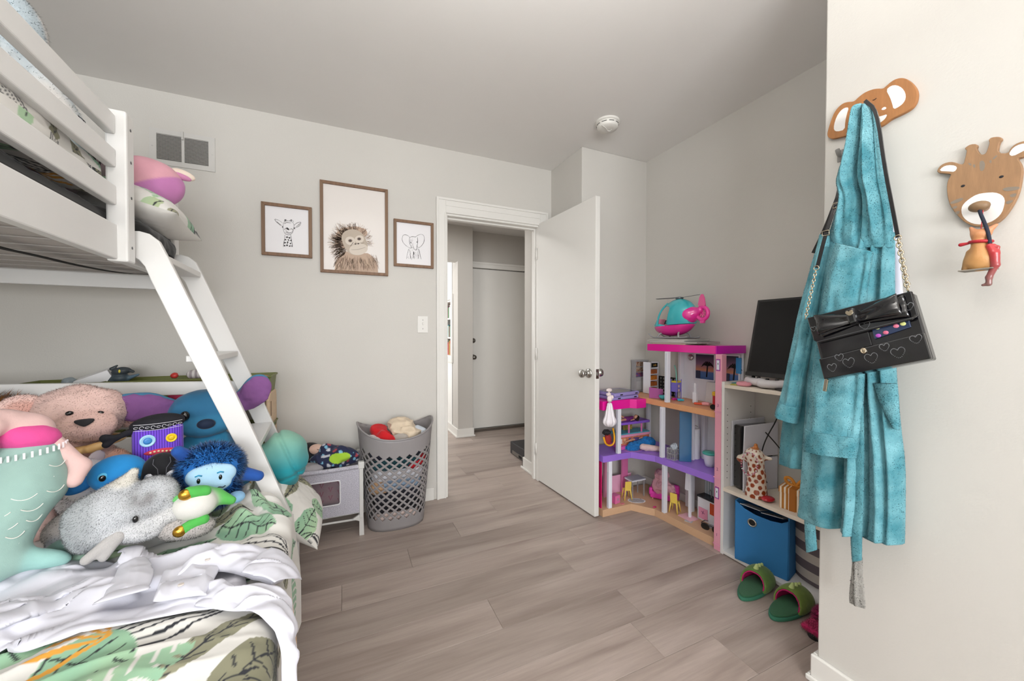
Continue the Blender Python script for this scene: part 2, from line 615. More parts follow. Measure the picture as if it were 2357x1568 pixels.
def plank_material():
    m = bpy.data.materials.new('grey_oak_vinyl'); m.use_nodes = True
    nt = m.node_tree; L = nt.links.new; b = nt.nodes['Principled BSDF']
    b.inputs['Roughness'].default_value = 0.42
    b.inputs['Specular IOR Level'].default_value = 0.4
    tc = nt.nodes.new('ShaderNodeTexCoord'); oi = nt.nodes.new('ShaderNodeObjectInfo')
    off = nt.nodes.new('ShaderNodeVectorMath'); off.operation = 'SCALE'
    cmb = nt.nodes.new('ShaderNodeCombineXYZ')
    L(oi.outputs['Random'], cmb.inputs[0]); L(oi.outputs['Random'], cmb.inputs[1])
    off.inputs['Scale'].default_value = 43.0
    L(cmb.outputs[0], off.inputs[0])
    ad = nt.nodes.new('ShaderNodeVectorMath'); ad.operation = 'ADD'
    L(tc.outputs['Object'], ad.inputs[0]); L(off.outputs[0], ad.inputs[1])
    def noise(sc, stretch, det=6, rough=0.6, dist=0.0):
        mp = nt.nodes.new('ShaderNodeMapping'); mp.inputs['Scale'].default_value = stretch
        L(ad.outputs[0], mp.inputs['Vector'])
        n = nt.nodes.new('ShaderNodeTexNoise'); n.inputs['Scale'].default_value = sc
        n.inputs['Detail'].default_value = det; n.inputs['Roughness'].default_value = rough
        n.inputs['Distortion'].default_value = dist
        L(mp.outputs['Vector'], n.inputs['Vector'])
        return n
    n1 = noise(2.2, (0.5, 4.8, 1), 3, 0.5, 0.5)
    n2 = noise(14.0, (0.35, 6.0, 1), 6, 0.7)
    rp = nt.nodes.new('ShaderNodeValToRGB')
    e = rp.color_ramp.elements
    e[0].position = 0.27; e[0].color = lin('#94847c') + (1,)
    e[1].position = 0.70; e[1].color = lin('#bcada4') + (1,)
    x = e.new(0.45); x.color = lin('#ab9c93') + (1,)
    L(n1.outputs['Fac'], rp.inputs['Fac'])
    mr = nt.nodes.new('ShaderNodeMapRange'); mr.inputs['From Min'].default_value = 0.25; mr.inputs['From Max'].default_value = 0.75
    mr.inputs['To Min'].default_value = 0.86; mr.inputs['To Max'].default_value = 1.10
    L(n2.outputs['Fac'], mr.inputs['Value'])
    mr2 = nt.nodes.new('ShaderNodeMapRange'); mr2.inputs['To Min'].default_value = 0.82; mr2.inputs['To Max'].default_value = 1.02
    L(oi.outputs['Random'], mr2.inputs['Value'])
    mu = nt.nodes.new('ShaderNodeMath'); mu.operation = 'MULTIPLY'
    L(mr.outputs[0], mu.inputs[0]); L(mr2.outputs[0], mu.inputs[1])
    sc = nt.nodes.new('ShaderNodeVectorMath'); sc.operation = 'SCALE'
    L(rp.outputs['Color'], sc.inputs[0]); L(mu.outputs[0], sc.inputs['Scale'])
    L(sc.outputs[0], b.inputs['Base Color'])
    bp = nt.nodes.new('ShaderNodeBump'); bp.inputs['Strength'].default_value = 0.12; bp.inputs['Distance'].default_value = 0.001
    L(n2.outputs['Fac'], bp.inputs['Height']); L(bp.outputs['Normal'], b.inputs['Normal'])
    return m


m_plank = plank_material()
PW, PL = 0.178, 1.22
_pm = {}


def plank_mesh(l, w):
    key = (round(l, 3), round(w, 3))
    if key not in _pm:
        mb = MB(); g, c = 0.0004, 0.0009
        x, y = l / 2 - g, w / 2 - g
        V = [(sx * (x), sy * (y), -0.008) for sy in (-1, 1) for sx in (-1, 1)]
        V += [(sx * x, sy * y, -c) for sy in (-1, 1) for sx in (-1, 1)]
        V += [(sx * (x - c), sy * (y - c), 0.0) for sy in (-1, 1) for sx in (-1, 1)]
        F = [(8, 9, 11, 10)]
        for a in (0, 4):
            for i, j in ((0, 1), (1, 3), (3, 2), (2, 0)): F.append((a + i, a + j, a + 4 + j, a + 4 + i))
        me = bpy.data.meshes.new('plank'); me.from_pydata(V, [], F); me.update(); me.materials.append(m_plank)
        _pm[key] = me
    return _pm[key]


def lay_planks(x0, x1, y0, y1, seed):
    r = random.Random(seed)
    y = y0
    while y < y1 - 0.01:
        w = min(PW, y1 - y)
        x = x0 - r.uniform(0.05, 0.95) * PL
        while x < x1 - 0.01:
            a, b_ = max(x, x0), min(x + PL, x1)
            if b_ - a > 0.02:
                o = bpy.data.objects.new('plank', plank_mesh(b_ - a, w)); COL.objects.link(o)
                o.parent = floor
                o.location = ((a + b_) / 2, y + w / 2, 0)
            x += PL
        y += w


lay_planks(-1.75, 2.067, -2.4, WA + 0.005, 3)
lay_planks(-0.6, 2.15, WA + 0.005, 5.0, 5)

ceiling = struct('ceiling', MB().box(-1.85, 2.25, -2.5, WA + 0.1, H, H + 0.08), m_ceil)
tag(ceiling, 'plain off-white painted ceiling of the bedroom')
OX0, OX1, OZ = 0.640, 1.392, 2.0
wb = MB().box(-1.85, OX0, WA, WA + 0.1, 0, H).box(OX1, 1.50, WA, WA + 0.1, 0, H).box(OX0, OX1, WA, WA + 0.1, OZ, H)
struct('wall_back', wb, m_wall)
struct('wall_chase', MB().box(1.492, 2.17, 2.172, WA + 0.1, 0, H), m_wall, bevel=0.004)
struct('wall_right', MB().box(2.067, 2.17, 0.60, 2.172, 0, H), m_wall)
struct('wall_closet', MB().box(1.425, 2.17, -2.5, 0.708, 0, H), m_wall, bevel=0.004)
struct('wall_left', MB().box(-1.85, -1.75, -2.5, WA, 0, H), m_wall)
wf = MB()
# wall behind the camera with two window openings
wins = [(-1.40, -0.10), (0.05, 0.85)]
xs = [-1.75, -1.40, -0.10, 0.05, 0.85, 1.425]
for i in range(5):
    if i % 2 == 0: wf.box(xs[i], xs[i + 1], -2.5, -2.4, 0, H)
    else: wf.box(xs[i], xs[i + 1], -2.5, -2.4, 0, 0.82).box(xs[i], xs[i + 1], -2.5, -2.4, 2.08, H)
struct('wall_front', wf, m_wall)
m_glass = M('window_glass', '#ffffff', rough=0.02, trans=1.0)
for n, (a, b_) in enumerate(wins):
    w = struct('window_%d' % (n + 1), MB().box(a, b_, -2.50, -2.40, 0.82, 0.86).box(a, b_, -2.50, -2.40, 2.04, 2.08)
               .box(a, a + 0.04, -2.50, -2.40, 0.86, 2.04).box(b_ - 0.04, b_, -2.50, -2.40, 0.86, 2.04)
               .box(a + 0.04, b_ - 0.04, -2.48, -2.43, 1.43, 1.47), m_white)
    box('pane', m_glass, w, a + 0.04, b_ - 0.04, -2.46, -2.452, 0.86, 1.43)
    box('pane', m_glass, w, a + 0.04, b_ - 0.04, -2.46, -2.452, 1.47, 2.04)
    box('sill', m_white, w, a - 0.04, b_ + 0.04, -2.40, -2.32, 0.79, 0.82, bevel=0.006)

# unseen bowl lamp above the frame, added to imitate light bounced off the ceiling
lamp = thing('added_bowl_lamp', 'added unseen white metal bowl lamp on a rod, for bounced ceiling light', 'lamp', (0.25, 0.32, H))
MB().lathe([(0.06, 0), (0.06, -0.018), (0.012, -0.024)], n=32).o('canopy', m_chrome, lamp, smooth=True)
MB().cyl((0, 0, -0.02), (0, 0, -0.53), 0.006, n=10).o('rod', m_chrome, lamp, smooth=True)
MB().lathe([(0.22, -0.46), (0.21, -0.49), (0.16, -0.515), (0.08, -0.53), (0.002, -0.535)], n=40, cap=False).o('bowl', M('lamp_white_metal', '#f2f0ec', rough=0.4), lamp, smooth=True)

# baseboards
def baseboard(name, x0, x1, y0, y1, label=None):
    """runs along one wall; a slab with a small stepped top"""
    mb = MB().box(x0, x1, y0, y1, 0, 0.088)
    o = struct(name, mb, m_white, bevel=0.005)
    if label: o['label'] = label
    return o


T = 0.014
baseboard('baseboard_back', -1.75, 0.560, WA - T, WA)
baseboard('baseboard_chase', 1.506, 2.067, 2.172 - T, 2.172)
baseboard('baseboard_chase_side', 1.492 - T, 1.492, 2.172 - T, WA)
baseboard('baseboard_right', 2.067 - T, 2.067, 0.722, 2.158)
bc = MB().box(1.425 - T, 1.425, -2.4, 0.722, 0, 0.088).box(1.425, 2.05, 0.708, 0.722, 0, 0.088)
bc.box(1.425 - 0.024, 1.425 - T, -2.4, 0.732, 0, 0.018).box(1.425 - T, 2.05, 0.722, 0.732, 0, 0.018)
struct('baseboard_closet', bc, m_white, bevel=0.004)
baseboard('baseboard_left', -1.75, -1.75 + T, -2.4, WA - T)

# door lining and casing
jm = MB().box(OX0, OX0 + 0.018, WA - 0.004, WA + 0.104, 0, OZ).box(OX1 - 0.018, OX1, WA - 0.004, WA + 0.104, 0, OZ)
jm.box(OX0 + 0.018, OX1 - 0.018, WA - 0.004, WA + 0.104, OZ - 0.018, OZ)
jm.box(OX0 + 0.018, OX0 + 0.030, WA + 0.04, WA + 0.075, 0, OZ - 0.018).box(OX1 - 0.030, OX1 - 0.018, WA + 0.04, WA + 0.075, 0, OZ - 0.018)
jm.box(OX0 + 0.03, OX1 - 0.03, WA + 0.04, WA + 0.075, OZ - 0.03, OZ - 0.018)
frame = struct('trim_1', jm, m_white, bevel=0.002)
frame['label'] = 'white painted lining of the open bedroom doorway'
box('strike_plate', m_steel_dk, frame, OX0 + 0.0175, OX0 + 0.020, WA + 0.008, WA + 0.032, 0.86, 0.93)
cz = MB()
cw = 0.066
# casing profile: flat board with a raised outer bead and a small inner bead
for (a, b_) in ((OX0 + 0.004 - cw, OX0 + 0.004), (OX1 - 0.004, OX1 - 0.004 + cw)):
    top = OZ + 0.10
    cz.box(a, b_, WA - 0.014, WA, 0, OZ - 0.004 if False else top)
    s = a if a < 1 else b_ - 0.016
    cz.box(s, s + 0.016, WA - 0.021, WA - 0.014, 0, top)
    s = b_ - 0.010 if a < 1 else a
    cz.box(s, s + 0.010, WA - 0.018, WA - 0.014, 0, OZ)
cz.box(OX0 + 0.004, OX1 - 0.004, WA - 0.014, WA, OZ - 0.004, OZ + 0.10)
cz.box(OX0 + 0.020 - cw, OX1 - 0.020 + cw, WA - 0.021, WA - 0.014, OZ + 0.084, OZ + 0.10)
cz.box(OX0 + 0.004, OX1 - 0.004, WA - 0.018, WA - 0.014, OZ - 0.004, OZ + 0.008)
cz.box(OX0 + 0.004, OX1 - 0.004, WA - 0.018, WA - 0.014, OZ + 0.045, OZ + 0.052)
struct('trim_2', cz, m_white, bevel=0.003)['label'] = 'white moulded casing around the bedroom doorway'

# the open bedroom door
ang = math.atan2(-0.685, 0.042)
door = MB().box(0.0, 0.695, 0.0, 0.035, 0.010, 2.008).o('door_1', m_door, None, bevel=0.003, loc=(1.374, 2.606, 0), rot=(0, 0, ang))
tag(door, 'white flush bedroom door standing wide open with round steel knob', kind='structure')


def knobset(parent, x, z, y, s):
    """round steel door knob on a rose; s gives the side it points to"""
    k = MB().lathe([(0.031, 0), (0.031, 0.004), (0.027, 0.010), (0.013, 0.013), (0.012, 0.028), (0.020, 0.040), (0.026, 0.050), (0.026, 0.062), (0.020, 0.067), (0.001, 0.068)], n=28, axis='z')
    V = [(x + p[0], y + s * p[2], z + p[1]) for p in k.v]
    k.v = V
    return k.o('door_knob', m_chrome, parent, smooth=True)


knobset(door, 0.635, 0.905, 0.0, -1)
knobset(door, 0.635, 0.905, 0.035, 1)
box('latch_plate', m_chrome, door, 0.6945, 0.6962, 0.006, 0.029, 0.875, 0.935, bevel=0.0006)
box('latch_bolt', m_chrome, door, 0.6962, 0.703, 0.011, 0.024, 0.895, 0.917, bevel=0.002)
for hz in (0.25, 1.0, 1.78):
    MB().cyl((-0.004, -0.004, hz - 0.045), (-0.004, -0.004, hz + 0.045), 0.006, n=10).o('hinge', m_white, door, smooth=True)

# ------------------------------------------------------------------ the hall beyond the doorway
HH = 2.36
struct('ceiling_hall', MB().box(-0.7, 2.25, WA + 0.1, 5.8, HH, HH + 0.08), m_ceil)
struct('wall_hall_right', MB().box(1.405, 2.25, WA + 0.1, 2.89, 0, HH).box(2.15, 2.25, 2.89, 4.4, 0, HH), m_wall2)
struct('baseboard_hall_right', MB().box(1.405 - T, 1.405, WA + 0.1, 2.905, 0, 0.095).box(1.405 - T, 2.15, 2.89, 2.905, 0, 0.095).box(1.405 - 0.026, 1.405 - T, WA + 0.1, 2.917, 0, 0.018), m_white, bevel=0.004)
hw = MB().box(1.145, 1.318, 4.05, 4.28, 0, HH)          # stub between the opening and the far door
hw.box(0.10, 1.145, 4.05, 4.17, 1.965, HH).box(-0.7, 0.10, 4.05, 4.17, 0, HH)     # header and left part
hw.box(1.318, 2.15, 4.264, 4.40, 0, 2.005).box(1.318, 2.15, 4.21, 4.40, 2.005, HH).box(2.10, 2.15, 4.21, 4.40, 0, 2.005)
struct('wall_hall_far', hw, m_wall2)
struct('baseboard_hall_far', MB().box(1.145 - T, 1.318 + 0.012, 4.05 - T, 4.05, 0, 0.095).box(1.145 - T, 1.145, 4.05, 5.6, 0, 0.095)
       .box(1.145 - 0.026, 1.318 + 0.022, 4.05 - 0.026, 4.05 - T, 0, 0.02).box(1.145 - 0.026, 1.145 - T, 4.05 - T, 5.6, 0, 0.02), m_white, bevel=0.004)
struct('wall_hall_left', MB().box(-0.7, -0.6, WA + 0.1, 5.8, 0, HH), m_wall2)
# far room wall with a niche
m_bright = M('far_room_paint', '#efeeea', rough=0.7, bump=0.1, bscale=150)
NY0, NY1, NZ0, NZ1 = 4.30, 4.70, 0.88, 1.56
fr = MB().box(1.146, 1.40, 4.28, NY0, 0, HH)
fr.box(1.146, 1.40, NY1, 5.8, 0, HH).box(1.146, 1.40, 4.28, NY1, 0, NZ0).box(1.146, 1.40, 4.28, NY1, NZ1, HH).box(1.36, 1.40, 4.28, NY1, NZ0, NZ1)
fr.box(-0.6, 1.40, 5.6, 5.7, 0, HH)
struct('wall_far_room', fr, m_bright)
niche = thing('wall_niche_shelf', 'white framed shelf niche with books in the bright room past the hall', 'shelf', (1.146, 4.5, 0.88))
for z in (0.0, 0.22, 0.45, 0.66): box('shelf_board', m_white, niche, -0.002, 0.20, -0.198, 0.198, z, z + 0.018)
(MB().box(-0.02, -0.001, -0.255, -0.195, -0.06, 0.74).box(-0.02, -0.001, 0.195, 0.255, -0.06, 0.74).box(-0.02, -0.001, -0.195, 0.195, -0.06, 0.0).box(-0.02, -0.001, -0.195, 0.195, 0.68, 0.74)).o('frame', m_white, niche, bevel=0.003)
bk = ['#2c5c8f', '#c43a3a', '#e7e3da', '#3d7a4a', '#242424', '#d98a2b', '#7fb2c9', '#8b2f5b']
r_ = random.Random(11)
bkn = dict(zip(bk, ['navy blue', 'red', 'cream', 'green', 'black', 'orange', 'pale blue', 'plum']))
for lvl, z in enumerate((0.018, 0.238, 0.468)):
    y = -0.19; i = 0
    while y < 0.17:
        w = r_.uniform(0.018, 0.036); h = r_.uniform(0.13, 0.19)
        c = r_.choice(bk)
        bo = MB().box(1.18, 1.30, 4.5 + y, 4.5 + y + w - 0.001, 0.88 + z, 0.88 + z + h).o('book', M('book_' + c[1:], c, rough=0.5), None, bevel=0.001)
        tag(bo, '%s book %s on the %s niche shelf' % (bkn[c], ('next to the %s one' % bkn[pc_]) if i else 'at the near end', ('lowest', 'middle', 'top')[lvl]), 'book', 'books in the niche past the hall')
        y += w; i += 1; pc_ = c
# the far door
d2 = MB().box(1.335, 2.095, 4.225, 4.262, 0.035, 1.925).o('door_2', m_door, None, bevel=0.002)
tag(d2, 'closed white flush door at the end of the hall with deadbolt', kind='structure')
for z, nm in ((1.078, 'deadbolt'), (0.884, 'door_knob')):
    prof = [(0.030, 0), (0.030, 0.006), (0.024, 0.012)] + ([(0.012, 0.016), (0.012, 0.03), (0.026, 0.044), (0.026, 0.058), (0.001, 0.062)] if nm == 'door_knob' else [(0.012, 0.013), (0.012, 0.016), (0.001, 0.017)])
    mb = MB().lathe(prof, n=24)
    mb.v = [(1.378 + p[0], 4.225 - p[2], z + p[1]) for p in mb.v]
    mb.o(nm, m_steel_dk, d2, smooth=True)
    if nm == 'deadbolt': box('thumb_turn', m_steel_dk, d2, 1.362, 1.394, 4.196, 4.209, 1.073, 1.083, bevel=0.002)
struct('trim_3', MB().box(1.318, 2.10, 4.200, 4.262, 1.935, 2.005).box(1.318, 1.332, 4.215, 4.262, 0, 1.935).box(1.318, 2.10, 4.193, 4.200, 1.98, 2.005), m_white, bevel=0.003)['label'] = 'white head trim over the far hall door'
struct('trim_4', MB().box(1.33, 2.10, 4.19, 4.262, 0.0, 0.032), m_steel_dk)['label'] = 'metal threshold under the far hall door'
hb = thing('small_black_box', 'small black box with silver front on the hall floor', 'box', (1.50, 3.16, 0))
box('case', M('black_plastic', '#26262a', rough=0.45), hb, -0.04, 0.20, -0.16, 0.16, 0.0, 0.115, bevel=0.006)
box('front_panel', m_steel_dk, hb, -0.046, -0.039, -0.15, 0.10, 0.012, 0.045, bevel=0.001)
box('socket', m_dark, hb, -0.048, -0.045, -0.11, -0.05, 0.018, 0.04)
# ================================================================== bunk bed (built in the bed's own frame, turned 3 degrees)
m_bed = M('bed_white_paint', '#e2e1df', rough=0.35, var=0.02, vscale=4, bump=0.03, bscale=50)
m_slat = M('bed_slat_grey', '#b9b4b0', rough=0.6, var=0.12, vscale=5, stretch=(1, 6, 1))
bed = thing('bunk_bed', 'white wooden bunk bed with guard rails and slanted ladder', 'bed', (0, 0, 0), (0, 0, BA))
YN, YF = 0.12, 2.14
for z0, z1 in ((1.755, 1.813), (1.655, 1.710), (1.542, 1.600)):
    box('guard_rail', m_bed, bed, -0.575, -0.550, YN, 1.565, z0, z1, bevel=0.004)
box('side_rail', m_bed, bed, -0.577, -0.550, YN, YF - 0.06, 1.378, 1.484, bevel=0.004)
post = box('guard_post', m_bed, bed, -0.5755, -0.5255, 1.565, 1.618, 1.372, 1.832, bevel=0.006)
for z in (1.785, 1.685, 1.575, 1.42):
    MB().cyl((-0.5258, 1.592, z), (-0.5245, 1.592, z), 0.0045, n=12).o('bolt', M('bolt_grey', '#6d6d70', rough=0.35, metal=0.8), post, smooth=True)
box('corner_post', m_bed, bed, -0.600, -0.553, 2.085, YF, 1.33, 1.812, bevel=0.005)
box('end_rail', m_bed, bed, -1.56, -0.60, 2.10, 2.125, 1.34, 1.46, bevel=0.004)
for z0, z1 in ((1.755, 1.812), (1.60, 1.66)):
    box('end_guard_rail', m_bed, bed, -1.56, -0.60, 2.10, 2.125, z0, z1, bevel=0.004)
box('wall_rail', m_bed, bed, -1.585, -1.56, YN, YF, 1.37, 1.48, bevel=0.004)
for y0 in (0.10, 2.085):
    box('corner_post', m_bed, bed, -1.61, -1.56, y0, y0 + 0.055, 0, 1.812, bevel=0.005)
box('corner_post', m_bed, bed, -0.60, -0.55, 0.07, 0.12, 0, 1.812, bevel=0.005)
y = 0.16
while y < 2.05:
    box('slat', m_slat, bed, -1.558, -0.579, y, y + 0.085, 1.392, 1.408)
    y += 0.112
# lower bunk frame
box('lower_side_rail', m_bed, bed, -0.150, -0.125, YN, 2.10, 0.20, 0.36, bevel=0.004)
for x0 in (-1.61, -0.150):
    box('lower_leg', m_bed, bed, x0, x0 + 0.05, 2.05 if x0 > -1 else 2.03, 2.10 if x0 > -1 else 2.085, 0, 0.36, bevel=0.004)
box('lower_leg', m_bed, bed, -0.150, -0.10, 0.06, 0.12, 0, 0.36, bevel=0.004)
fb = MB().box(-1.58, -0.34, 2.098, 2.122, -0.0285, 0.0285, R=(0, math.radians(2.2), 0), c=(-0.80, 2.11, 0))
fb.v = [(p[0], p[1], p[2] + 0.925) for p in fb.v]
fb.o('foot_rail', m_bed, bed, bevel=0.004)
box('foot_panel', m_bed, bed, -1.58, -0.30, 2.10, 2.12, 0.56, 0.72, bevel=0.003)
box('foot_panel', m_bed, bed, -1.58, -0.30, 2.10, 2.12, 0.36, 0.555, bevel=0.003)
for x in (-0.42, -1.1):
    box('foot_upright', m_bed, bed, x, x + 0.05, 2.122, 2.14, 0.36, 0.92, bevel=0.003)
# ladder
lad_out = [(-0.552, 1.483), (-0.525, 1.486), (-0.500, 1.480), (-0.476, 1.459), (-0.455, 1.41), (-0.371, 1.195), (-0.301, 1.011), (-0.2, 0.735), (-0.101, 0.454), (-0.101, 0.33), (-0.123, 0.33),
           (-0.165, 0.483), (-0.253, 0.700), (-0.338, 0.914), (-0.419, 1.12), (-0.495, 1.321), (-0.512, 1.372), (-0.526, 1.392), (-0.552, 1.406)]
ladder = MB().prism(lad_out, 1.640, 1.664, 'xz').o('ladder_stringer', m_bed, bed, bevel=0.003)
MB().prism(lad_out, 2.046, 2.070, 'xz').o('ladder_stringer', m_bed, bed, bevel=0.003)
for z, x0, x1 in ((1.405, -0.548, -0.466), (1.065, -0.402, -0.338), (0.735, -0.270, -0.212), (0.43, -0.160, -0.108)):
    box('ladder_tread', m_bed, bed, x0 - 0.015, x1 + 0.008, 1.664, 2.046, z - 0.011, z + 0.011, bevel=0.003)
# a loose black strap under the slats
strap_pts = [(-0.62, 0.75, 1.372), (-0.70, 1.15, 1.375), (-0.72, 1.40, 1.367), (-0.71, 1.55, 1.372), (-0.70, 1.72, 1.373), (-0.66, 1.90, 1.377), (-0.60, 1.98, 1.388)]
sp = MB()
pp = smooth_pts(strap_pts, 2)
for dz in (0.0, -0.002):
    sp.ribbon([(p[0], p[1], p[2] + dz) for p in pp], 0.02, (0, 0, 1))
st = sp.o('mattress_strap', M('black_webbing', '#161616', rough=0.8), None)
st.location = (0, 0, 0); st.rotation_euler = (0, 0, BA)
tag(st, 'black fabric strap hanging below the upper bunk slats', 'strap')

# ------------------------------------------------------------------ leaf print
WHT = np.array(lin('#e0ded9')); GRN = np.array(lin('#a9c9a4')); GRN2 = np.array(lin('#86b296')); OLV = np.array(lin('#98977e')); OLV2 = np.array(lin('#84826b'))
TAN = np.array(lin('#c9c0a0')); INK = np.array(lin('#2b2d33')); ORG = np.array(lin('#dda03f')); SAGE = np.array(lin('#b2c39c'))


def leaf_print(u, v, leaves, bg=WHT):
    """Colours of a printed leaf pattern at cloth coordinates u, v in metres."""
    C = np.tile(bg, u.shape + (1,)).astype(float)
    wob = 0.004 * vnoise(u * 40, v * 40, 0, 5)
    tone = 0.5 + 0.5 * fbm(u * 9, v * 9, 0, 8, 3)
    for (cx, cy, ang, L, W, kind) in leaves:
        du, dv = u - cx, v - cy
        near = (du * du + dv * dv) < (0.62 * L) ** 2 + 0.002
        if not near.any(): continue
        ca, sa = math.cos(ang), math.sin(ang)
        a = du[near]; b = dv[near]
        t = (a * ca + b * sa) / L + 0.5
        bend = 0.10 * L * (t - 0.5) ** 2
        n = -a * sa + b * ca + bend + wob[near]
        tt = np.clip(t, 0, 1)
        prof = W / 2 * np.sin(PI * tt ** 0.75) ** 0.8
        an = np.abs(n)
        col = C[near]
        tn = tone[near][:, None]
        ink = np.zeros(len(a), bool); fill = np.zeros(len(a), bool)
        if kind in ('green', 'olive', 'sage'):
            base, alt = {'green': (GRN, GRN2), 'olive': (OLV, OLV2), 'sage': (SAGE, GRN)}[kind]
            fill = (t > 0) & (t < 1) & (an < prof)
            col[fill] = (base * (1 - tn) + alt * tn)[fill] if len(tn) else col[fill]
            ink = fill & ((an < 0.0022) | ((np.mod(t * 6 - an / W * 2.0, 1.0) < 0.13) & (an < prof * 0.8)))
            if kind == 'sage': ink &= an < 0.0022
        elif kind == 'feather':
            lob = np.mod(t * 9 - an / W * 2.5, 1.0)
            fill = (t > 0) & (t < 1) & (an < prof) & ((lob < 0.72) | (an < 0.010 * (1 - t) + 0.003))
            col[fill] = (GRN * (1 - tn) + GRN2 * tn)[fill]
            ink = np.zeros(len(a), bool)
        elif kind == 'line':
            e = prof - an
            ink = (t > 0) & (t < 1) & (e > 0) & (e < 0.006)
            ink |= (t > 0.08) & (t < 0.9) & (np.abs(an - prof * 0.45) < 0.0028)
            ink |= (t > 0.1) & (t < 0.95) & (an < 0.0022)
        elif kind == 'spike':
            th = np.arctan2(n, (t - 0.1) * L); r = np.hypot(n, (t - 0.1) * L)
            ray = np.abs(np.mod(th / 0.42 + 0.5, 1) - 0.5) * 0.42 * r
            fill = (np.abs(th) < 1.0) & (r < L * 0.9) & (ray < 0.0045 * np.sin(PI * np.clip(r / (L * 0.9), 0, 1)) + 0.001)
            col[fill] = ORG
        col[ink] = INK
        C[near] = col
    return C


def scatter_leaves(u0, u1, v0, v1, n, seed, size=1.0):
    r = random.Random(seed); out = []
    kinds = ['olive', 'green', 'line', 'feather', 'olive', 'sage', 'green', 'line', 'spike']
    pts = []
    for _ in range(n * 20):
        p = (r.uniform(u0, u1), r.uniform(v0, v1))
        if all((p[0] - q[0]) ** 2 + (p[1] - q[1]) ** 2 > (0.115 * size) ** 2 for q in pts):
            pts.append(p)
        if len(pts) >= n: break
    for i, p in enumerate(pts):
        k = kinds[i % len(kinds)]
        L = {'olive': 0.22, 'green': 0.16, 'line': 0.18, 'feather': 0.24, 'sage': 0.12, 'spike': 0.16}[k] * size * r.uniform(0.85, 1.15)
        W = {'olive': 0.06, 'green': 0.10, 'line': 0.075, 'feather': 0.13, 'sage': 0.07, 'spike': 0.1}[k] * size
        out.append((p[0], p[1], r.uniform(0, 2 * PI), L, W, k))
    return out


m_print = M('leaf_print_cotton', '#ffffff', rough=0.85, attr=True, bump=0.06, bscale=900, sheen=0.1)

# ------------------------------------------------------------------ lower mattress and duvet
mat_low = box('mattress', M('mattress_ticking', '#dcd9d4', rough=0.9), None, -1.54, -0.155, 0.14, 2.06, 0.36, 0.525, bevel=0.03)
mat_low.rotation_euler = (0, 0, BA)
tag(mat_low, 'thick mattress of the lower bunk under the leaf-print duvet', 'mattress')

EDGE = -0.085


def duvet_h(x, y):
    """height of the duvet top at bed coordinates"""
    h = 0.556 + 0.012 * fbm(x * 2.6 + 4, y * 2.2, 0, 21, 3)
    rid = 1 - np.abs(fbm(x * 2.2 + 0.6 * y, y * 6.5 + 0.8 * np.sin(x * 5), 0, 33, 3))
    h = h + 0.030 * np.clip(rid - 0.45, 0, 1)
    # bunched up towards the foot end by the ladder
    bx = np.exp(-((x + 0.20) / 0.13) ** 2 - ((y - 1.56) / 0.20) ** 2)
    h = h + 0.040 * bx * (0.8 + 0.75 * np.sin(x * 75 + y * 22 + 2.5 * vnoise(x * 9, y * 9, 0, 4)) * 0.5)
    return h


def duvet_pt(s, y):
    """s: arc coordinate, equal to bed x on the top; beyond EDGE it turns over the side and hangs down"""
    s = np.asarray(s, float); y = np.asarray(y, float)
    R = 0.055
    top = duvet_h(np.minimum(s, EDGE - R), y)
    e = s - (EDGE - R)
    th = np.clip(e / R, 0, PI / 2)
    over = np.maximum(e - R * PI / 2, 0)
    wav = 0.010 * np.sin(y * 17 + 1.5 * vnoise(y * 3, 0 * y, 0, 2)) * np.clip(over / 0.15, 0, 1) + 0.012 * np.clip(over / 0.2, 0, 1)
    x = np.where(e > 0, EDGE - R + R * np.sin(th) + wav, s)
    z = np.where(e > 0, top - R + R * np.cos(th) - over, top)
    return np.stack([x, y + 0 * s, z], -1)


s_ax = np.arange(-1.45, 0.30, 0.0034); y_ax = np.arange(0.10, 2.03, 0.0034)
SS, YY = np.meshgrid(s_ax, y_ax, indexing='ij')
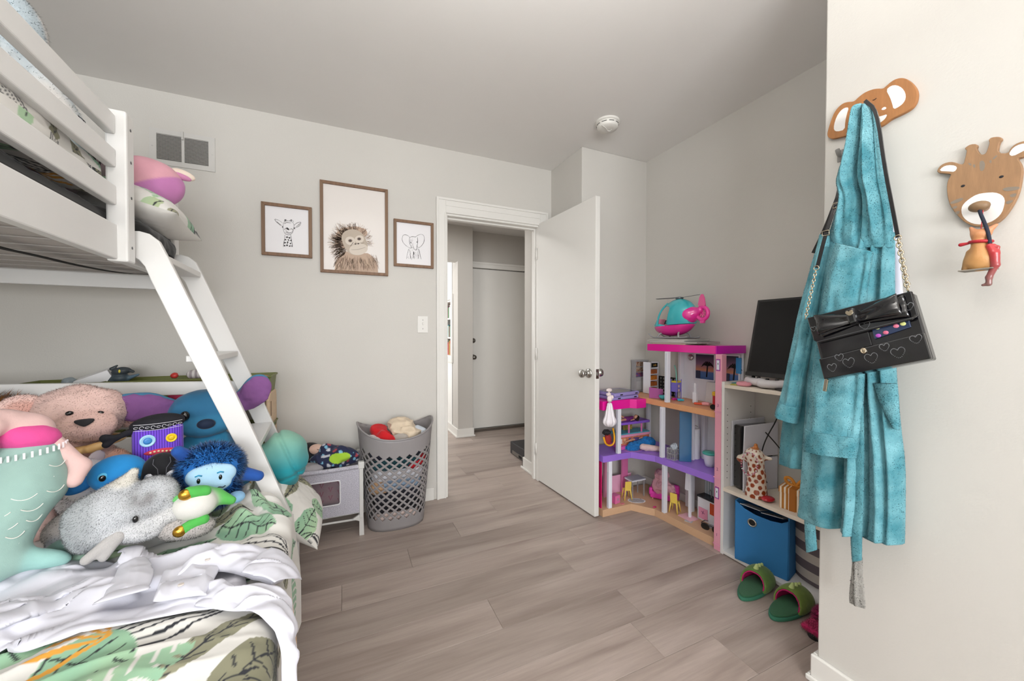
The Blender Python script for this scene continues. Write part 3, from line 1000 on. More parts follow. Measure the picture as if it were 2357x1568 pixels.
# around the ladder the duvet is tucked in behind the stringer
tuck = np.clip((YY - 1.46) / 0.14, 0, 1)
SS2 = np.where(SS > EDGE - 0.12, (EDGE - 0.12) + (SS - (EDGE - 0.12)) * (1 - 0.62 * tuck), SS)
DP = duvet_pt(SS2, YY)
DP[..., 0] -= 0.06 * tuck * np.clip((SS + 0.40) / 0.3, 0, 1)
fixed = [(-0.27, 0.985, 0.15, 0.24, 0.085, 'line'), (-0.17, 0.90, 0.62, 0.23, 0.06, 'olive'), (-0.11, 0.80, 0.9, 0.22, 0.10, 'olive'), (-0.20, 0.76, 0.35, 0.22, 0.055, 'olive'),
         (-0.37, 0.93, -0.5, 0.16, 0.13, 'green'), (-0.33, 0.83, 0.5, 0.26, 0.13, 'feather'), (-0.43, 1.00, 2.9, 0.17, 0.12, 'spike'), (-0.47, 1.06, 0.3, 0.20, 0.12, 'green'),
         (-0.42, 0.86, 0.6, 0.26, 0.14, 'feather'), (-0.03, 0.86, 1.4, 0.15, 0.05, 'olive'), (0.02, 0.76, 1.5, 0.22, 0.08, 'green'), (-0.05, 0.98, 1.2, 0.10, 0.06, 'sage'),
         (-0.22, 1.06, 0.5, 0.15, 0.06, 'green'), (-0.15, 1.25, -0.2, 0.17, 0.11, 'line'), (-0.30, 1.44, 0.4, 0.22, 0.055, 'olive'), (-0.20, 1.38, -0.5, 0.17, 0.13, 'green'),
         (-0.14, 1.50, 1.9, 0.20, 0.09, 'green'), (-0.06, 1.16, 1.4, 0.13, 0.05, 'olive'), (0.0, 1.0, 1.5, 0.2, 0.05, 'olive'), (-0.27, 1.54, 1.2, 0.14, 0.07, 'sage'), (0.0, 1.34, 1.6, 0.2, 0.05, 'green'),
         (-0.37, 1.33, 0.3, 0.2, 0.07, 'green'), (-0.46, 0.74, 1.2, 0.2, 0.1, 'feather')]
oth = [l for l in scatter_leaves(-1.45, 0.28, 0.1, 2.0, 130, 5) if all((l[0] - q[0]) ** 2 + (l[1] - q[1]) ** 2 > 0.0105 for q in fixed)]
duv = sheet(DP, 'duvet', m_print, None, thick=0.012, colors=leaf_print(SS, YY, oth + fixed).reshape(-1, 3), flip=False)
duv.rotation_euler = (0, 0, BA)
tag(duv, 'white duvet with green and olive leaf print spread over the lower bunk', 'duvet')


def patch(rows, nu, nv, fn):
    """Smooth 4-sided patch in (s, y) coordinates from rows of two points; fn maps to 3-D."""
    R = np.array(rows, float)              # (k, 2, 2)
    k = len(R)
    t = np.linspace(0, k - 1, nu)
    def cat(i):
        P0, P1, P2, P3 = R[np.clip(i - 1, 0, k - 1)], R[i], R[np.clip(i + 1, 0, k - 1)], R[np.clip(i + 2, 0, k - 1)]
        return P0, P1, P2, P3
    i = np.minimum(t.astype(int), k - 2); f = (t - i)[:, None, None]
    P0, P1, P2, P3 = cat(i)
    Q = 0.5 * ((2 * P1) + (-P0 + P2) * f + (2 * P0 - 5 * P1 + 4 * P2 - P3) * f ** 2 + (-P0 + 3 * P1 - 3 * P2 + P3) * f ** 3)
    w = np.linspace(0, 1, nv)[None, :, None]
    G = Q[:, :1] * (1 - w) + Q[:, 1:] * w
    return fn(G)


def on_duvet(off, amp, f1, f2, seed, edge_drop=0.006):
    def fn(G):
        s, y = G[..., 0], G[..., 1]
        P = duvet_pt(s, y); e = 0.002
        du = duvet_pt(s + e, y) - P; dv = duvet_pt(s, y + e) - P
        N = np.cross(du, dv); N /= np.linalg.norm(N, axis=-1, keepdims=True)
        nu, nv = s.shape
        a = np.linspace(0, 1, nu)[:, None]; b = np.linspace(0, 1, nv)[None, :]
        rim = np.minimum(np.minimum(a, 1 - a) * nu / 10, np.minimum(b, 1 - b) * nv / 10).clip(0, 1) ** 0.6
        rid = 1 - np.abs(fbm(s * f1 + 0.5 * y * f2, y * f2 - s * 2, 0, seed, 3))
        h = off + rim * (edge_drop + amp * np.clip(rid - 0.3, 0, 1) + 0.4 * amp * fbm(s * 7, y * 7, 0, seed + 3, 2))
        return P + N * np.maximum(h, off * 0.6)[..., None]
    return fn


m_shirt = M('white_shirt_cotton', '#dadae4', rough=0.9, bump=0.08, bscale=700, sheen=0.15)
shirt = thing('white_shirt', 'crumpled white collared shirt thrown across the leaf-print duvet', 'shirt', bl(-0.3, 1.1, 0.58), (0, 0, BA))
def loc_shift(P): return P - np.array([-0.3, 1.1, 0.58])
body = [((-0.80, 1.38), (-0.66, 1.05)), ((-0.70, 1.365), (-0.56, 1.03)), ((-0.60, 1.352), (-0.45, 1.0)), ((-0.47, 1.33), (-0.38, 1.0)), ((-0.36, 1.30), (-0.28, 0.985)), ((-0.27, 1.27), (-0.20, 0.98)), ((-0.20, 1.22), (-0.14, 0.975))]
sheet(loc_shift(patch(body, 150, 90, on_duvet(0.006, 0.045, 4.5, 8.0, 51))), 'body', m_shirt, shirt, thick=0.0015)
cuff_s = [((-0.30, 1.19), (-0.30, 1.10)), ((-0.24, 1.215), (-0.24, 1.11)), ((-0.17, 1.20), (-0.19, 1.08)), ((-0.11, 1.125), (-0.145, 1.03)), ((-0.085, 1.07), (-0.115, 0.99))]
sheet(loc_shift(patch(cuff_s, 70, 40, on_duvet(0.026, 0.034, 7, 12, 61))), 'sleeve', m_shirt, shirt, thick=0.0015)
cuff = [((-0.128, 1.135), (-0.165, 1.03)), ((-0.10, 1.10), (-0.135, 1.0)), ((-0.075, 1.055), (-0.115, 0.975))]
sheet(loc_shift(patch(cuff, 30, 30, on_duvet(0.044, 0.010, 9, 12, 67))), 'cuff', m_shirt, shirt, thick=0.002)
slv2 = [((-0.26, 1.06), (-0.24, 0.985)), ((-0.18, 1.03), (-0.17, 0.945)), ((-0.10, 0.985), (-0.11, 0.885)), ((-0.04, 0.92), (-0.06, 0.83)), ((0.03, 0.85), (0.0, 0.765)), ((0.10, 0.79), (0.07, 0.71)), ((0.16, 0.76), (0.13, 0.69))]
sheet(loc_shift(patch(slv2, 110, 46, on_duvet(0.014, 0.032, 8, 12, 71))), 'sleeve', m_shirt, shirt, thick=0.0015)
collar = [((-0.47, 1.30), (-0.43, 1.305)), ((-0.44, 1.22), (-0.385, 1.235)), ((-0.42, 1.13), (-0.35, 1.15)), ((-0.40, 1.03), (-0.335, 1.05))]
sheet(loc_shift(patch(collar, 60, 26, on_duvet(0.040, 0.008, 8, 8, 81))), 'collar', m_shirt, shirt, thick=0.002)
plk = [((-0.335, 1.16), (-0.315, 1.02)), ((-0.28, 1.155), (-0.27, 1.005)), ((-0.22, 1.115), (-0.225, 0.99))]
sheet(loc_shift(patch(plk, 50, 50, on_duvet(0.030, 0.016, 10, 9, 91))), 'pocket_front', m_shirt, shirt, thick=0.0015)
for (s_, y_) in ((-0.245, 1.125), (-0.27, 1.03)):
    p = on_duvet(0.05, 0, 1, 1, 1)(np.array([[[s_, y_]] * 12] * 12))[0, 0] - np.array([-0.3, 1.1, 0.58])
    MB().lathe([(0.0055, 0), (0.0055, 0.002), (0.004, 0.0025), (0.001, 0.0018)], c=tuple(p), n=14).o('button', M('shirt_button', '#d9cfc8', rough=0.4), shirt, smooth=True)

# pillow that has slipped out between the ladder stringers
def pillow(name, L, W, Tk, mat, seed, leaves=None, parent=None, n=60, wr=0.006):
    a = np.linspace(-1, 1, n); A, Bq = np.meshgrid(a, a, indexing='ij')
    prof = ((1 - np.abs(A) ** 2.6) * (1 - np.abs(Bq) ** 2.6)).clip(0) ** 0.55
    pin = 1 - 0.07 * (1 - np.abs(A)) * 0 - 0.06 * (np.abs(A) < 2) * (1 - (np.abs(Bq)) ** 2) * np.abs(A) ** 6
    x = A * L / 2 * (1 - 0.05 * (1 - Bq ** 2) * A ** 4); y = Bq * W / 2 * (1 - 0.05 * (1 - A ** 2) * Bq ** 4)
    z = prof * Tk / 2
    w1 = wr * fbm(x * 14, y * 14, 0, seed, 3) * prof
    top = np.stack([x, y, z + w1], -1); bot = np.stack([x, y, -z * 0.8 + w1 * 0.5], -1)
    V = np.concatenate([top.reshape(-1, 3), bot.reshape(-1, 3)])
    idx = np.arange(n * n).reshape(n, n)
    q = np.stack([idx[:-1, :-1], idx[1:, :-1], idx[1:, 1:], idx[:-1, 1:]], -1).reshape(-1, 4)
    F = np.concatenate([q, q[:, ::-1] + n * n])
    C = None
    if leaves is not None:
        c1 = leaf_print(x, y, leaves).reshape(-1, 3); c2 = leaf_print(x + 0.3, y + 0.2, leaves).reshape(-1, 3)
        C = np.concatenate([c1, c2])
    return mesh_obj(name, V, F, mat, parent, smooth=True, colors=C)


pl = pillow('pillow', 0.34, 0.37, 0.16, m_print, 3, scatter_leaves(-0.2, 0.2, -0.2, 0.2, 14, 12, 0.9), n=110)
pl.location = bl(-0.125, 1.865, 0.425); pl.rotation_euler = (math.radians(6), math.radians(50), BA + math.radians(4))
tag(pl, 'leaf-print pillow sticking out of the bed through the ladder', 'pillow')

# ------------------------------------------------------------------ upper bunk bedding
um = box('mattress', M('mattress_dark_cover', '#2a2928', rough=0.95, sheen=0.3), None, -1.55, -0.582, 0.16, 2.08, 1.409, 1.535, bevel=0.03)
um.rotation_euler = (0, 0, BA)
tag(um, 'thin dark mattress lying in the upper bunk', 'mattress')
# black blanket: drapes along the front edge and bulges out in the ladder gap
m_black = M('black_fleece', '#1d1c1c', rough=0.95, sheen=0.5, bump=0.3, bscale=300, var=0.3, vscale=12)
ys = np.linspace(0.2, 2.06, 150); ts = np.linspace(0, 1, 40)
YB, TB = np.meshgrid(ys, ts, indexing='ij')
gap = 1 / (1 + np.exp(-(YB - 1.67) / 0.02)) * (1 / (1 + np.exp((YB - 2.03) / 0.015)))
th = TB * PI * 0.62
cx = -0.640 + 0.055 * gap
xx = cx + (0.040 + 0.020 * gap) * np.sin(th) * (1.0) + 0.006 * fbm(YB * 14, TB * 3, 0, 9, 3)
zz = 1.500 + 0.045 * np.cos(th) - 0.030 * np.clip(TB - 0.6, 0, 1) * (1 + gap) + 0.006 * fbm(YB * 10, TB * 4, 2, 19, 3) - 0.015 * gap * (YB - 1.7)
sheet(np.stack([xx, YB, zz], -1), 'fleece_blanket', m_black, None, thick=0.006).rotation_euler = (0, 0, BA)
tag(bpy.data.objects['fleece_blanket'], 'black fleece blanket spilling over the edge of the upper bunk', 'blanket')
# rolled leaf-print duvet along the rail
yy = np.linspace(0.25, 1.66, 260); aa = np.linspace(0, 2 * PI, 90)
YD, AD = np.meshgrid(yy, aa, indexing='ij')
rad = 0.062 + 0.010 * fbm(YD * 5, np.cos(AD) * 1.2, np.sin(AD) * 1.2, 41, 3)
end = np.clip((1.68 - YD) / 0.12, 0, 1) ** 0.5
xd = -0.652 + rad * 1.25 * np.cos(AD) * end; zd = 1.634 + rad * 0.95 * np.sin(AD) * end - 0.02 * (1 - end)
leaves_u = scatter_leaves(0, 0.5, 0.2, 1.75, 55, 31, 0.8)
sheet(np.stack([xd, YD, zd], -1), 'duvet', m_print, None, colors=leaf_print(AD * 0.07, YD, leaves_u).reshape(-1, 3)).rotation_euler = (0, 0, BA)
tag(bpy.data.objects['duvet.001'], 'leaf-print duvet rolled up behind the upper guard rail', 'duvet')
p2 = pillow('pillow', 0.33, 0.34, 0.15, m_print, 23, scatter_leaves(-0.2, 0.2, -0.2, 0.2, 14, 22, 0.8), n=100)
p2.location = bl(-0.605, 1.865, 1.605); p2.rotation_euler = (math.radians(-4), math.radians(16), BA)
tag(p2, 'leaf-print pillow at the foot of the upper bunk under the pink plush', 'pillow')
# ================================================================== plush toys on the lower bunk
m_plush = M('plush_pile', '#ffffff', rough=0.95, attr=True, sheen=0.2, bump=0.5, bscale=420, var=0.07, vscale=25)
m_velour = M('velour', '#ffffff', rough=0.9, attr=True, sheen=0.15, bump=0.25, bscale=600, var=0.05, vscale=18)
m_fur = M('fur_strands', '#ffffff', rough=0.85, attr=True, sheen=0.2)
m_bead = M('glossy_black_bead', '#0c0b0c', rough=0.12, coat=0.6)
m_nose = M('black_stitched_nose', '#17141a', rough=0.6)
m_gold = M('gold_foil', '#c99a3c', rough=0.28, metal=1.0, bump=0.5, bscale=160)
m_silver = M('silver_sequin', '#c9cbd2', rough=0.25, metal=0.9, bump=0.8, bscale=500)


def plush(name, label, bx, by, bz, turn, cat='plush toy', rx=0, ry=0):
    """Empty at bed coordinates; local -Y looks out of the toy, turned by `turn` degrees towards the camera."""
    return thing(name, label, cat, bl(bx, by, bz), (math.radians(rx), math.radians(ry), BA + math.radians(turn)))


def bead(parent, c, r, mat=None, name='eye', R=None):
    r = (r,) * 3 if isinstance(r, (int, float)) else r
    return MB().ell(c, r, 16, 10, R).o(name, mat or m_bead, parent, smooth=True)


def lump(seed, amp=0.004, f=30.0):
    return lambda x, y, z: amp * fbm(x * f, y * f, z * f, seed, 2)


# --- big pink bear
PK, PK2 = '#f0cdc4', '#e3ac9e'
t = plush('teddy_bear', 'big pale pink teddy bear with yellow satin ribbon leaning on the foot rail', -0.715, 1.760, 0.56, 22)
hx, hz = 0.0, 0.325
b_ = soft('body', [E((0.01, 0.0, 0.11), (0.105, 0.09, 0.12), col=PK), E((hx, 0.0, hz), (0.108, 0.105, 0.098), (0, 8, 0), col=PK), E((0.010, -0.088, hz - 0.028), (0.072, 0.050, 0.052), (0, 8, 0), col='#edc6bc', k=0.012),
                   K((-0.08, -0.03, 0.16), (-0.13, -0.09, 0.09), 0.042, 0.045, col=PK), K((0.08, -0.04, 0.15), (0.115, -0.10, 0.11), 0.042, 0.046, col='#e7b39c'),
                   K((-0.05, -0.06, 0.05), (-0.09, -0.17, 0.05), 0.05, 0.05, col=PK), K((0.05, -0.06, 0.05), (0.10, -0.17, 0.04), 0.05, 0.05, col='#e7b39c')],
          m_plush, t, res=0.0065, k=0.02, disp=lump(1, 0.005, 22), base=PK)
for s, c in ((-1, (-0.118, 0.005, hz + 0.028)), (1, (0.120, 0.03, hz - 0.02))):
    ear = soft('ear', [E(c, (0.055, 0.022, 0.050), (0, s * 10, 0), col=PK), E((c[0], c[1] - 0.016, c[2]), (0.034, 0.012, 0.030), col=PK2)], m_plush, t, res=0.005, k=0.006, base=PK)
    fur(ear, 3500, 0.007, m_fur, t, seed=5 + s)
fur(b_, 30000, 0.0070, m_fur, t, seed=3, width=0.0008, jitter=0.3)
for c in ((-0.022, -0.108, hz + 0.020), (0.042, -0.103, hz + 0.010)): bead(t, c, (0.009, 0.006, 0.0075))
MB().prism(smooth_pts([(-0.020, 0.010), (0.020, 0.010), (0.022, 0.002), (0.004, -0.013), (-0.004, -0.013), (-0.022, 0.002)], 1, True), -0.004, 0.006, 'xz').o('nose', m_nose, t, smooth=False, bevel=0.003, loc=(0.008, -0.140, hz - 0.008))
m_satin = M('yellow_satin', '#e2b878', rough=0.3, sheen=0.4)
rb = MB()
aa = np.linspace(0, 2 * PI, 40)
rb.tube([(0.005 + 0.094 * math.cos(a), -0.012 + 0.082 * math.sin(a), hz - 0.098 + 0.006 * math.cos(a)) for a in aa[:-1]], 0.0085, 8, True)
rb.o('ribbon', m_satin, t, smooth=True)
soft('bow', [E((-0.032, -0.105, hz - 0.10), (0.032, 0.011, 0.015), (0, 14, 0)), E((0.030, -0.105, hz - 0.098), (0.030, 0.011, 0.015), (0, -14, 0)), E((0, -0.110, hz - 0.10), (0.010, 0.011, 0.011)),
             K((-0.005, -0.105, hz - 0.105), (-0.035, -0.10, hz - 0.20), 0.009, 0.014)], m_satin, t, res=0.003, k=0.006, base='#e2b878')

# --- big blue plush with purple ears
t = plush('blue_plush', 'large blue plush animal with wide purple-lined ears sitting behind the ladder', -0.405, 1.860, 0.56, 12)
BL, BL2, PUR = '#2f6f96', '#3fa0cf', '#7d4f86'
soft('body', [E((0.0, 0.0, 0.10), (0.085, 0.075, 0.12), col=BL2), E((0.0, 0.01, 0.285), (0.118, 0.095, 0.088), col=BL), E((0.0, -0.055, 0.245), (0.085, 0.050, 0.045), col='#357fa6', k=0.02),
              K((-0.07, 0.01, 0.15), (-0.12, -0.06, 0.04), 0.036, 0.04, col=BL), K((0.07, 0.01, 0.15), (0.125, -0.05, 0.06), 0.036, 0.04, col='#40607e'),
              K((-0.05, -0.05, 0.04), (-0.08, -0.13, 0.035), 0.045, 0.045, col=BL), K((0.05, -0.05, 0.04), (0.09, -0.13, 0.035), 0.045, 0.045, col=BL)],
     m_velour, t, res=0.006, k=0.022, disp=lump(4, 0.003, 20), base=BL)
for s, pts in ((-1, [((-0.10, 0.02, 0.30), 0.030), ((-0.165, 0.0, 0.325), 0.040), ((-0.225, -0.02, 0.335), 0.036)]), (1, [((0.10, 0.02, 0.30), 0.028), ((0.15, 0.0, 0.335), 0.040), ((0.175, -0.01, 0.375), 0.040)])):
    pr, pi = [], []
    for (p0, r0), (p1, r1) in zip(pts[:-1], pts[1:]):
        for q in range(4):
            f0, f1 = q / 4, (q + 1) / 4
            c = np.array(p0) * (1 - f0) + np.array(p1) * f0; r = r0 * (1 - f0) + r1 * f0
            pr.append(E(tuple(c), (r, 0.014, r * 1.25), (0, s * -20, 0), col='#41789b'))
            pi.append(E(tuple(c + np.array([0.0, -0.011, -0.002])), (r * 0.92, 0.008, r * 1.12), (0, s * -20, 0), col=PUR))
    c, r = np.array(pts[-1][0]), pts[-1][1]
    pr.append(E(tuple(c), (r, 0.014, r * 1.2), col='#41789b')); pi.append(E(tuple(c + np.array([0, -0.011, -0.002])), (r * 0.92, 0.008, r * 1.1), col=PUR))
    soft('ear', pr, m_velour, t, res=0.005, k=0.014, base=BL)
    soft('ear_lining', pi, m_velour, t, res=0.004, k=0.014, base=PUR, disp=lump(9, 0.002, 45))
for x in (-0.060, 0.060):
    bead(t, (x, -0.084, 0.290), (0.014, 0.010, 0.018))
bead(t, (0.0, -0.106, 0.256), (0.028, 0.016, 0.019), M('navy_velour_nose', '#13243f', rough=0.8, sheen=0.5), 'nose')

# --- purple knitted monster with bandana and button eyes
t = plush('purple_monster', 'purple knitted monster plush with black bandana and odd button eyes', -0.478, 1.620, 0.672, 18)
m_knit = M('purple_rib_knit', '#6a3ec2', rough=0.95, sheen=0.4, bump=0.5, bscale=300, wave=(0, 160.0, '#4d2a9c', '#7a4fd6', 0.35))
soft('body', [B((0, 0, 0.10), (0.062, 0.035, 0.10), 0.034), K((-0.05, 0, 0.04), (-0.075, -0.01, -0.01), 0.022, 0.022), K((0.05, 0, 0.04), (0.07, -0.01, -0.01), 0.022, 0.022)], m_knit, t, res=0.005, k=0.02, base='#6a3ec2')
m_band = M('bandana_black', '#15151d', rough=0.85, var=0.25, vscale=60)
soft('bandana', [E((0, 0.002, 0.186), (0.068, 0.043, 0.030), (0, -4, 0))], m_band, t, res=0.004, sub=[B((0, 0, 0.12), (0.12, 0.12, 0.045), 0.002)], base='#15151d')
soft('bandana_knot', [K((-0.060, -0.005, 0.172), (-0.095, -0.02, 0.160), 0.010, 0.008), K((-0.095, -0.02, 0.160), (-0.118, -0.03, 0.165), 0.008, 0.012), K((-0.095, -0.02, 0.160), (-0.115, -0.03, 0.145), 0.007, 0.010)], m_band, t, res=0.003, k=0.005, base='#15151d')
pr = MB()
for i in range(9):
    x = -0.052 + i * 0.013
    y = -0.0445 * math.sqrt(max(0.02, 1 - (x / 0.0685) ** 2)) - 0.0005
    c = [(x + 0.005 * math.cos(a), y - 0.0006, 0.183 + 0.005 * math.sin(a) * (1 if i % 2 else 0.6)) for a in np.linspace(0, 5.2, 9)]
    pr.ribbon(c, 0.0012)
for z in (0.174, 0.193):
    pr.ribbon([(x, -0.0445 * math.sqrt(max(0.02, 1 - (x / 0.0685) ** 2)) - 0.0008, z) for x in np.linspace(-0.058, 0.058, 24)], 0.0014)
pr.o('bandana_print', M('print_white', '#d8d6dc', rough=0.8), t, kind='stuff')
for x, c1, c2, rr in ((-0.026, '#a9d7ef', '#3d86c9', 0.019), (0.030, '#f2d22a', '#e2bb1c', 0.014)):
    e = MB().lathe([(rr, 0), (rr, 0.004), (rr * 0.82, 0.0055), (rr * 0.75, 0.004), (0.001, 0.004)], n=24)
    e.v = [(x + p[0], -0.034 - p[2], 0.140 + p[1]) for p in e.v]
    e.o('button_eye', M('button_' + c1[1:], c1, rough=0.3), t, smooth=True)
    e = MB().lathe([(rr * 0.55, 0), (rr * 0.55, 0.002), (rr * 0.3, 0.0035), (0.001, 0.003)], n=20)
    e.v = [(x + p[0], -0.0378 - p[2], 0.140 + p[1]) for p in e.v]
    e.o('button_centre', M('buttonc_' + c2[1:], c2, rough=0.35), t, smooth=True)
bead(t, (0.004, -0.034, 0.100), (0.040, 0.006, 0.010), M('red_felt', '#c4394f', rough=0.9), 'mouth')
for i in range(6):
    bead(t, (-0.020 + i * 0.0095, -0.0405, 0.1015 + 0.002 * math.sin(i)), (0.003, 0.0015, 0.0028), M('cream_teeth', '#eadfae', rough=0.5), 'tooth')

# --- small bright blue round plush
t = plush('round_plush', 'small bright blue round plush peeking over the grey dolphin', -0.533, 1.500, 0.628, 20)
soft('body', [E((0, 0, 0.115), (0.062, 0.052, 0.052), col='#1f86c9'), E((0, 0.01, 0.04), (0.05, 0.045, 0.05), col='#2a95d6'), K((-0.04, -0.01, 0.05), (-0.06, -0.03, 0.0), 0.02, 0.02, col='#2a95d6'), E((0, -0.045, 0.103), (0.020, 0.012, 0.012), col='#1b5fa8')],
     m_velour, t, res=0.004, k=0.012, base='#1f86c9')
for s in (-1, 1):
    soft('ear', [E((s * 0.075, 0.0, 0.10), (0.034, 0.010, 0.020), (0, s * 28, 0))], m_velour, t, res=0.004, base='#1c6fb2')
    bead(t, (s * 0.030, -0.044, 0.122), (0.011, 0.006, 0.012), M('light_blue_felt', '#57b4de', rough=0.9), 'eye_patch')
    bead(t, (s * 0.031, -0.049, 0.120), (0.0075, 0.004, 0.009))
# --- white plush with glittering blue eye
t = plush('white_plush', 'white plush head with large glitter blue eye beside the bear', -0.632, 1.560, 0.625, 35)
b_ = soft('head', [E((0, 0, 0.10), (0.06, 0.052, 0.055), col='#d9d3d6'), E((-0.005, -0.03, 0.07), (0.035, 0.035, 0.03), col='#e3dcdc'), E((0, 0.02, 0.03), (0.05, 0.045, 0.045), col='#d9d3d6')], m_plush, t, res=0.005, k=0.012, base='#d9d3d6')
fur(b_, 4500, 0.006, m_fur, t, seed=2)
bead(t, (0.022, -0.048, 0.108), (0.014, 0.008, 0.014), M('glitter_blue', '#2f7fc0', rough=0.2, coat=0.7), 'eye')
bead(t, (0.024, -0.054, 0.108), (0.008, 0.004, 0.008), m_bead, 'pupil')
soft('ear', [E((0.03, 0.0, 0.152), (0.018, 0.008, 0.022), (0, 25, 0))], m_plush, t, res=0.004, base='#d0c3c8')
# --- plain black plush with silver eyes
t = plush('black_plush', 'plain black plush with silver sequin eyes between blue plush toys', -0.438, 1.510, 0.628, 16)
soft('body', [E((0, 0, 0.10), (0.048, 0.042, 0.058), col='#16161a'), B((0, 0.0, 0.03), (0.042, 0.032, 0.04), 0.02, col='#121216')], m_velour, t, res=0.004, k=0.012, base='#16161a')
bead(t, (0.019, -0.0385, 0.098), (0.017, 0.005, 0.011), m_silver, 'eye', (0, -0.5, 0))
bead(t, (-0.027, -0.034, 0.098), (0.013, 0.005, 0.011), m_silver, 'eye', (0, 0.5, 0))
sm = MB()
for sgn in (-1, 1):
    sm.tube([(sgn * 0.004, -0.0425, 0.078), (sgn * 0.008, -0.0425, 0.095), (sgn * 0.010, -0.040, 0.12), (sgn * 0.020, -0.034, 0.135), (sgn * 0.018, -0.026, 0.148)], 0.0008, 5)
sm.o('stitching', M('grey_thread', '#6a6a70', rough=0.7), t, kind='stuff')

# --- blue furry ape plush
t = plush('furry_ape', 'shaggy bright blue ape plush with pale blue face', -0.318, 1.510, 0.605, 12)
b_ = soft('body', [E((0, 0, 0.115), (0.082, 0.070, 0.072), col='#2374c4'), E((0, 0.01, 0.04), (0.072, 0.06, 0.05), col='#1f67b4')], m_plush, t, res=0.005, k=0.02, base='#2374c4')
fur(b_, 15000, 0.021, m_fur, t, seed=9, width=0.0024, jitter=0.35, comb=(0, 0, -0.5), mask=lambda C: ~((C[:, 1] < -0.03) & (np.abs(C[:, 0]) < 0.064) & (np.abs(C[:, 2] - 0.098) < 0.046)))
PF = '#a9cfea'
soft('face', [E((-0.026, -0.066, 0.112), (0.036, 0.018, 0.030)), E((0.026, -0.066, 0.110), (0.037, 0.018, 0.030)), E((0, -0.070, 0.082), (0.050, 0.020, 0.026)), E((0, -0.064, 0.124), (0.034, 0.016, 0.024))], m_velour, t, res=0.004, k=0.008, base=PF)
for s in (-1, 1):
    bead(t, (s * 0.026 - 0.004, -0.085, 0.105), (0.0045, 0.003, 0.008))
    MB().tube([(s * 0.026 - 0.012, -0.084, 0.119), (s * 0.026 - 0.004, -0.0855, 0.122), (s * 0.026 + 0.004, -0.084, 0.118)], 0.0022, 6).o('brow', M('teal_felt', '#2f93bd', rough=0.9), t, smooth=True)
MB().tube([(0.008, -0.0905, 0.072), (0.018, -0.0900, 0.077), (0.028, -0.087, 0.073), (0.034, -0.085, 0.076)], 0.0014, 5).o('mouth', m_nose, t, smooth=True)
for p, q in (((-0.062, 0.0, 0.165), (-0.078, -0.02, 0.188)), ((0.088, 0.0, 0.075), (0.125, -0.01, 0.062))):
    soft('horn', [K(p, q, 0.022, 0.017)], m_velour, t, res=0.004, base='#1e4f9e')
soft('foot', [E((0.062, -0.055, 0.022), (0.024, 0.024, 0.018))], m_velour, t, res=0.004, base='#8dbbe0')

# --- green and white plush with gold feet
t = plush('green_plush', 'green plush animal with round white belly and shiny gold feet', -0.325, 1.372, 0.590, 12)
soft('body', [E((0, 0, 0.075), (0.056, 0.048, 0.046), col='#56b45a'), E((-0.002, -0.020, 0.077), (0.052, 0.042, 0.042), col='#dedbd6', k=0.004), K((0.045, 0, 0.08), (0.082, -0.012, 0.062), 0.024, 0.012, col='#54ad50'),
              K((-0.045, 0, 0.075), (-0.068, -0.01, 0.045), 0.024, 0.020, col='#54ad50')], m_velour, t, res=0.004, k=0.008, base='#56b45a')
for a, b, c, d in (((0.02, -0.032, 0.112), (-0.012, -0.040, 0.120), (-0.020, -0.046, 0.118), 'leg'), ((0.015, -0.040, 0.036), (-0.022, -0.050, 0.026), (-0.032, -0.056, 0.024), 'leg')):
    soft(d, [K(a, b, 0.016, 0.016)], m_velour, t, res=0.0035, base='#4fb04e')
    soft('foot', [E(c, (0.0165, 0.012, 0.0155))], m_gold, t, res=0.0025, base='#c99a3c')
soft('arm', [K((-0.02, -0.02, 0.105), (-0.055, -0.024, 0.104), 0.010, 0.008)], m_velour, t, res=0.003, base='#67bd6a')

# --- grey dolphin plush
t = plush('dolphin_plush', 'large soft grey dolphin plush lying on its side before the toy pile', -0.460, 1.345, 0.597, 16)
t.scale = (0.80,) * 3
def dol_paint(V, C):
    dark = np.exp(-((V[:, 0] - 0.035) / 0.030) ** 2 - ((V[:, 2] - 0.150) / 0.030) ** 2) + 0.6 * np.exp(-((V[:, 0] - 0.035) / 0.04) ** 2 - ((V[:, 2] - 0.098) / 0.012) ** 2)
    n = 0.5 + 0.5 * fbm(V[:, 0] * 30, V[:, 1] * 30, V[:, 2] * 30, 3, 3)
    w = np.clip(dark * (0.5 + n), 0, 0.75)[:, None]
    C = C * (1 - w) + np.array(lin('#6f6b6a')) * w
    left = np.clip((-0.055 - V[:, 0]) / 0.03, 0, 1)[:, None]
    return C * (1 - left * 0.55) + np.array(lin('#8f9496')) * left * 0.55
GD = '#c3c6ca'
b_ = soft('body', [E((-0.03, 0.0, 0.100), (0.115, 0.075, 0.085), (0, 14, 0), col=GD), E((0.06, -0.005, 0.125), (0.070, 0.064, 0.080), (0, 20, 0), col=GD), E((0.088, -0.025, 0.072), (0.060, 0.048, 0.036), (0, 6, 0), col='#d3d3d3', k=0.02),
                   E((0.02, -0.045, 0.05), (0.075, 0.040, 0.040), (0, 10, 0), col='#cfd0d2', k=0.012), E((-0.085, 0.0, 0.07), (0.055, 0.06, 0.07), col=GD), K((-0.02, 0.02, 0.17), (0.012, 0.03, 0.225), 0.034, 0.014, col='#d6d2c8', k=0.03)],
          m_plush, t, res=0.005, k=0.03, disp=lump(6, 0.004, 18), base=GD, paint=dol_paint)
fur(b_, 26000, 0.0058, m_fur, t, seed=12, width=0.0008, jitter=0.3)
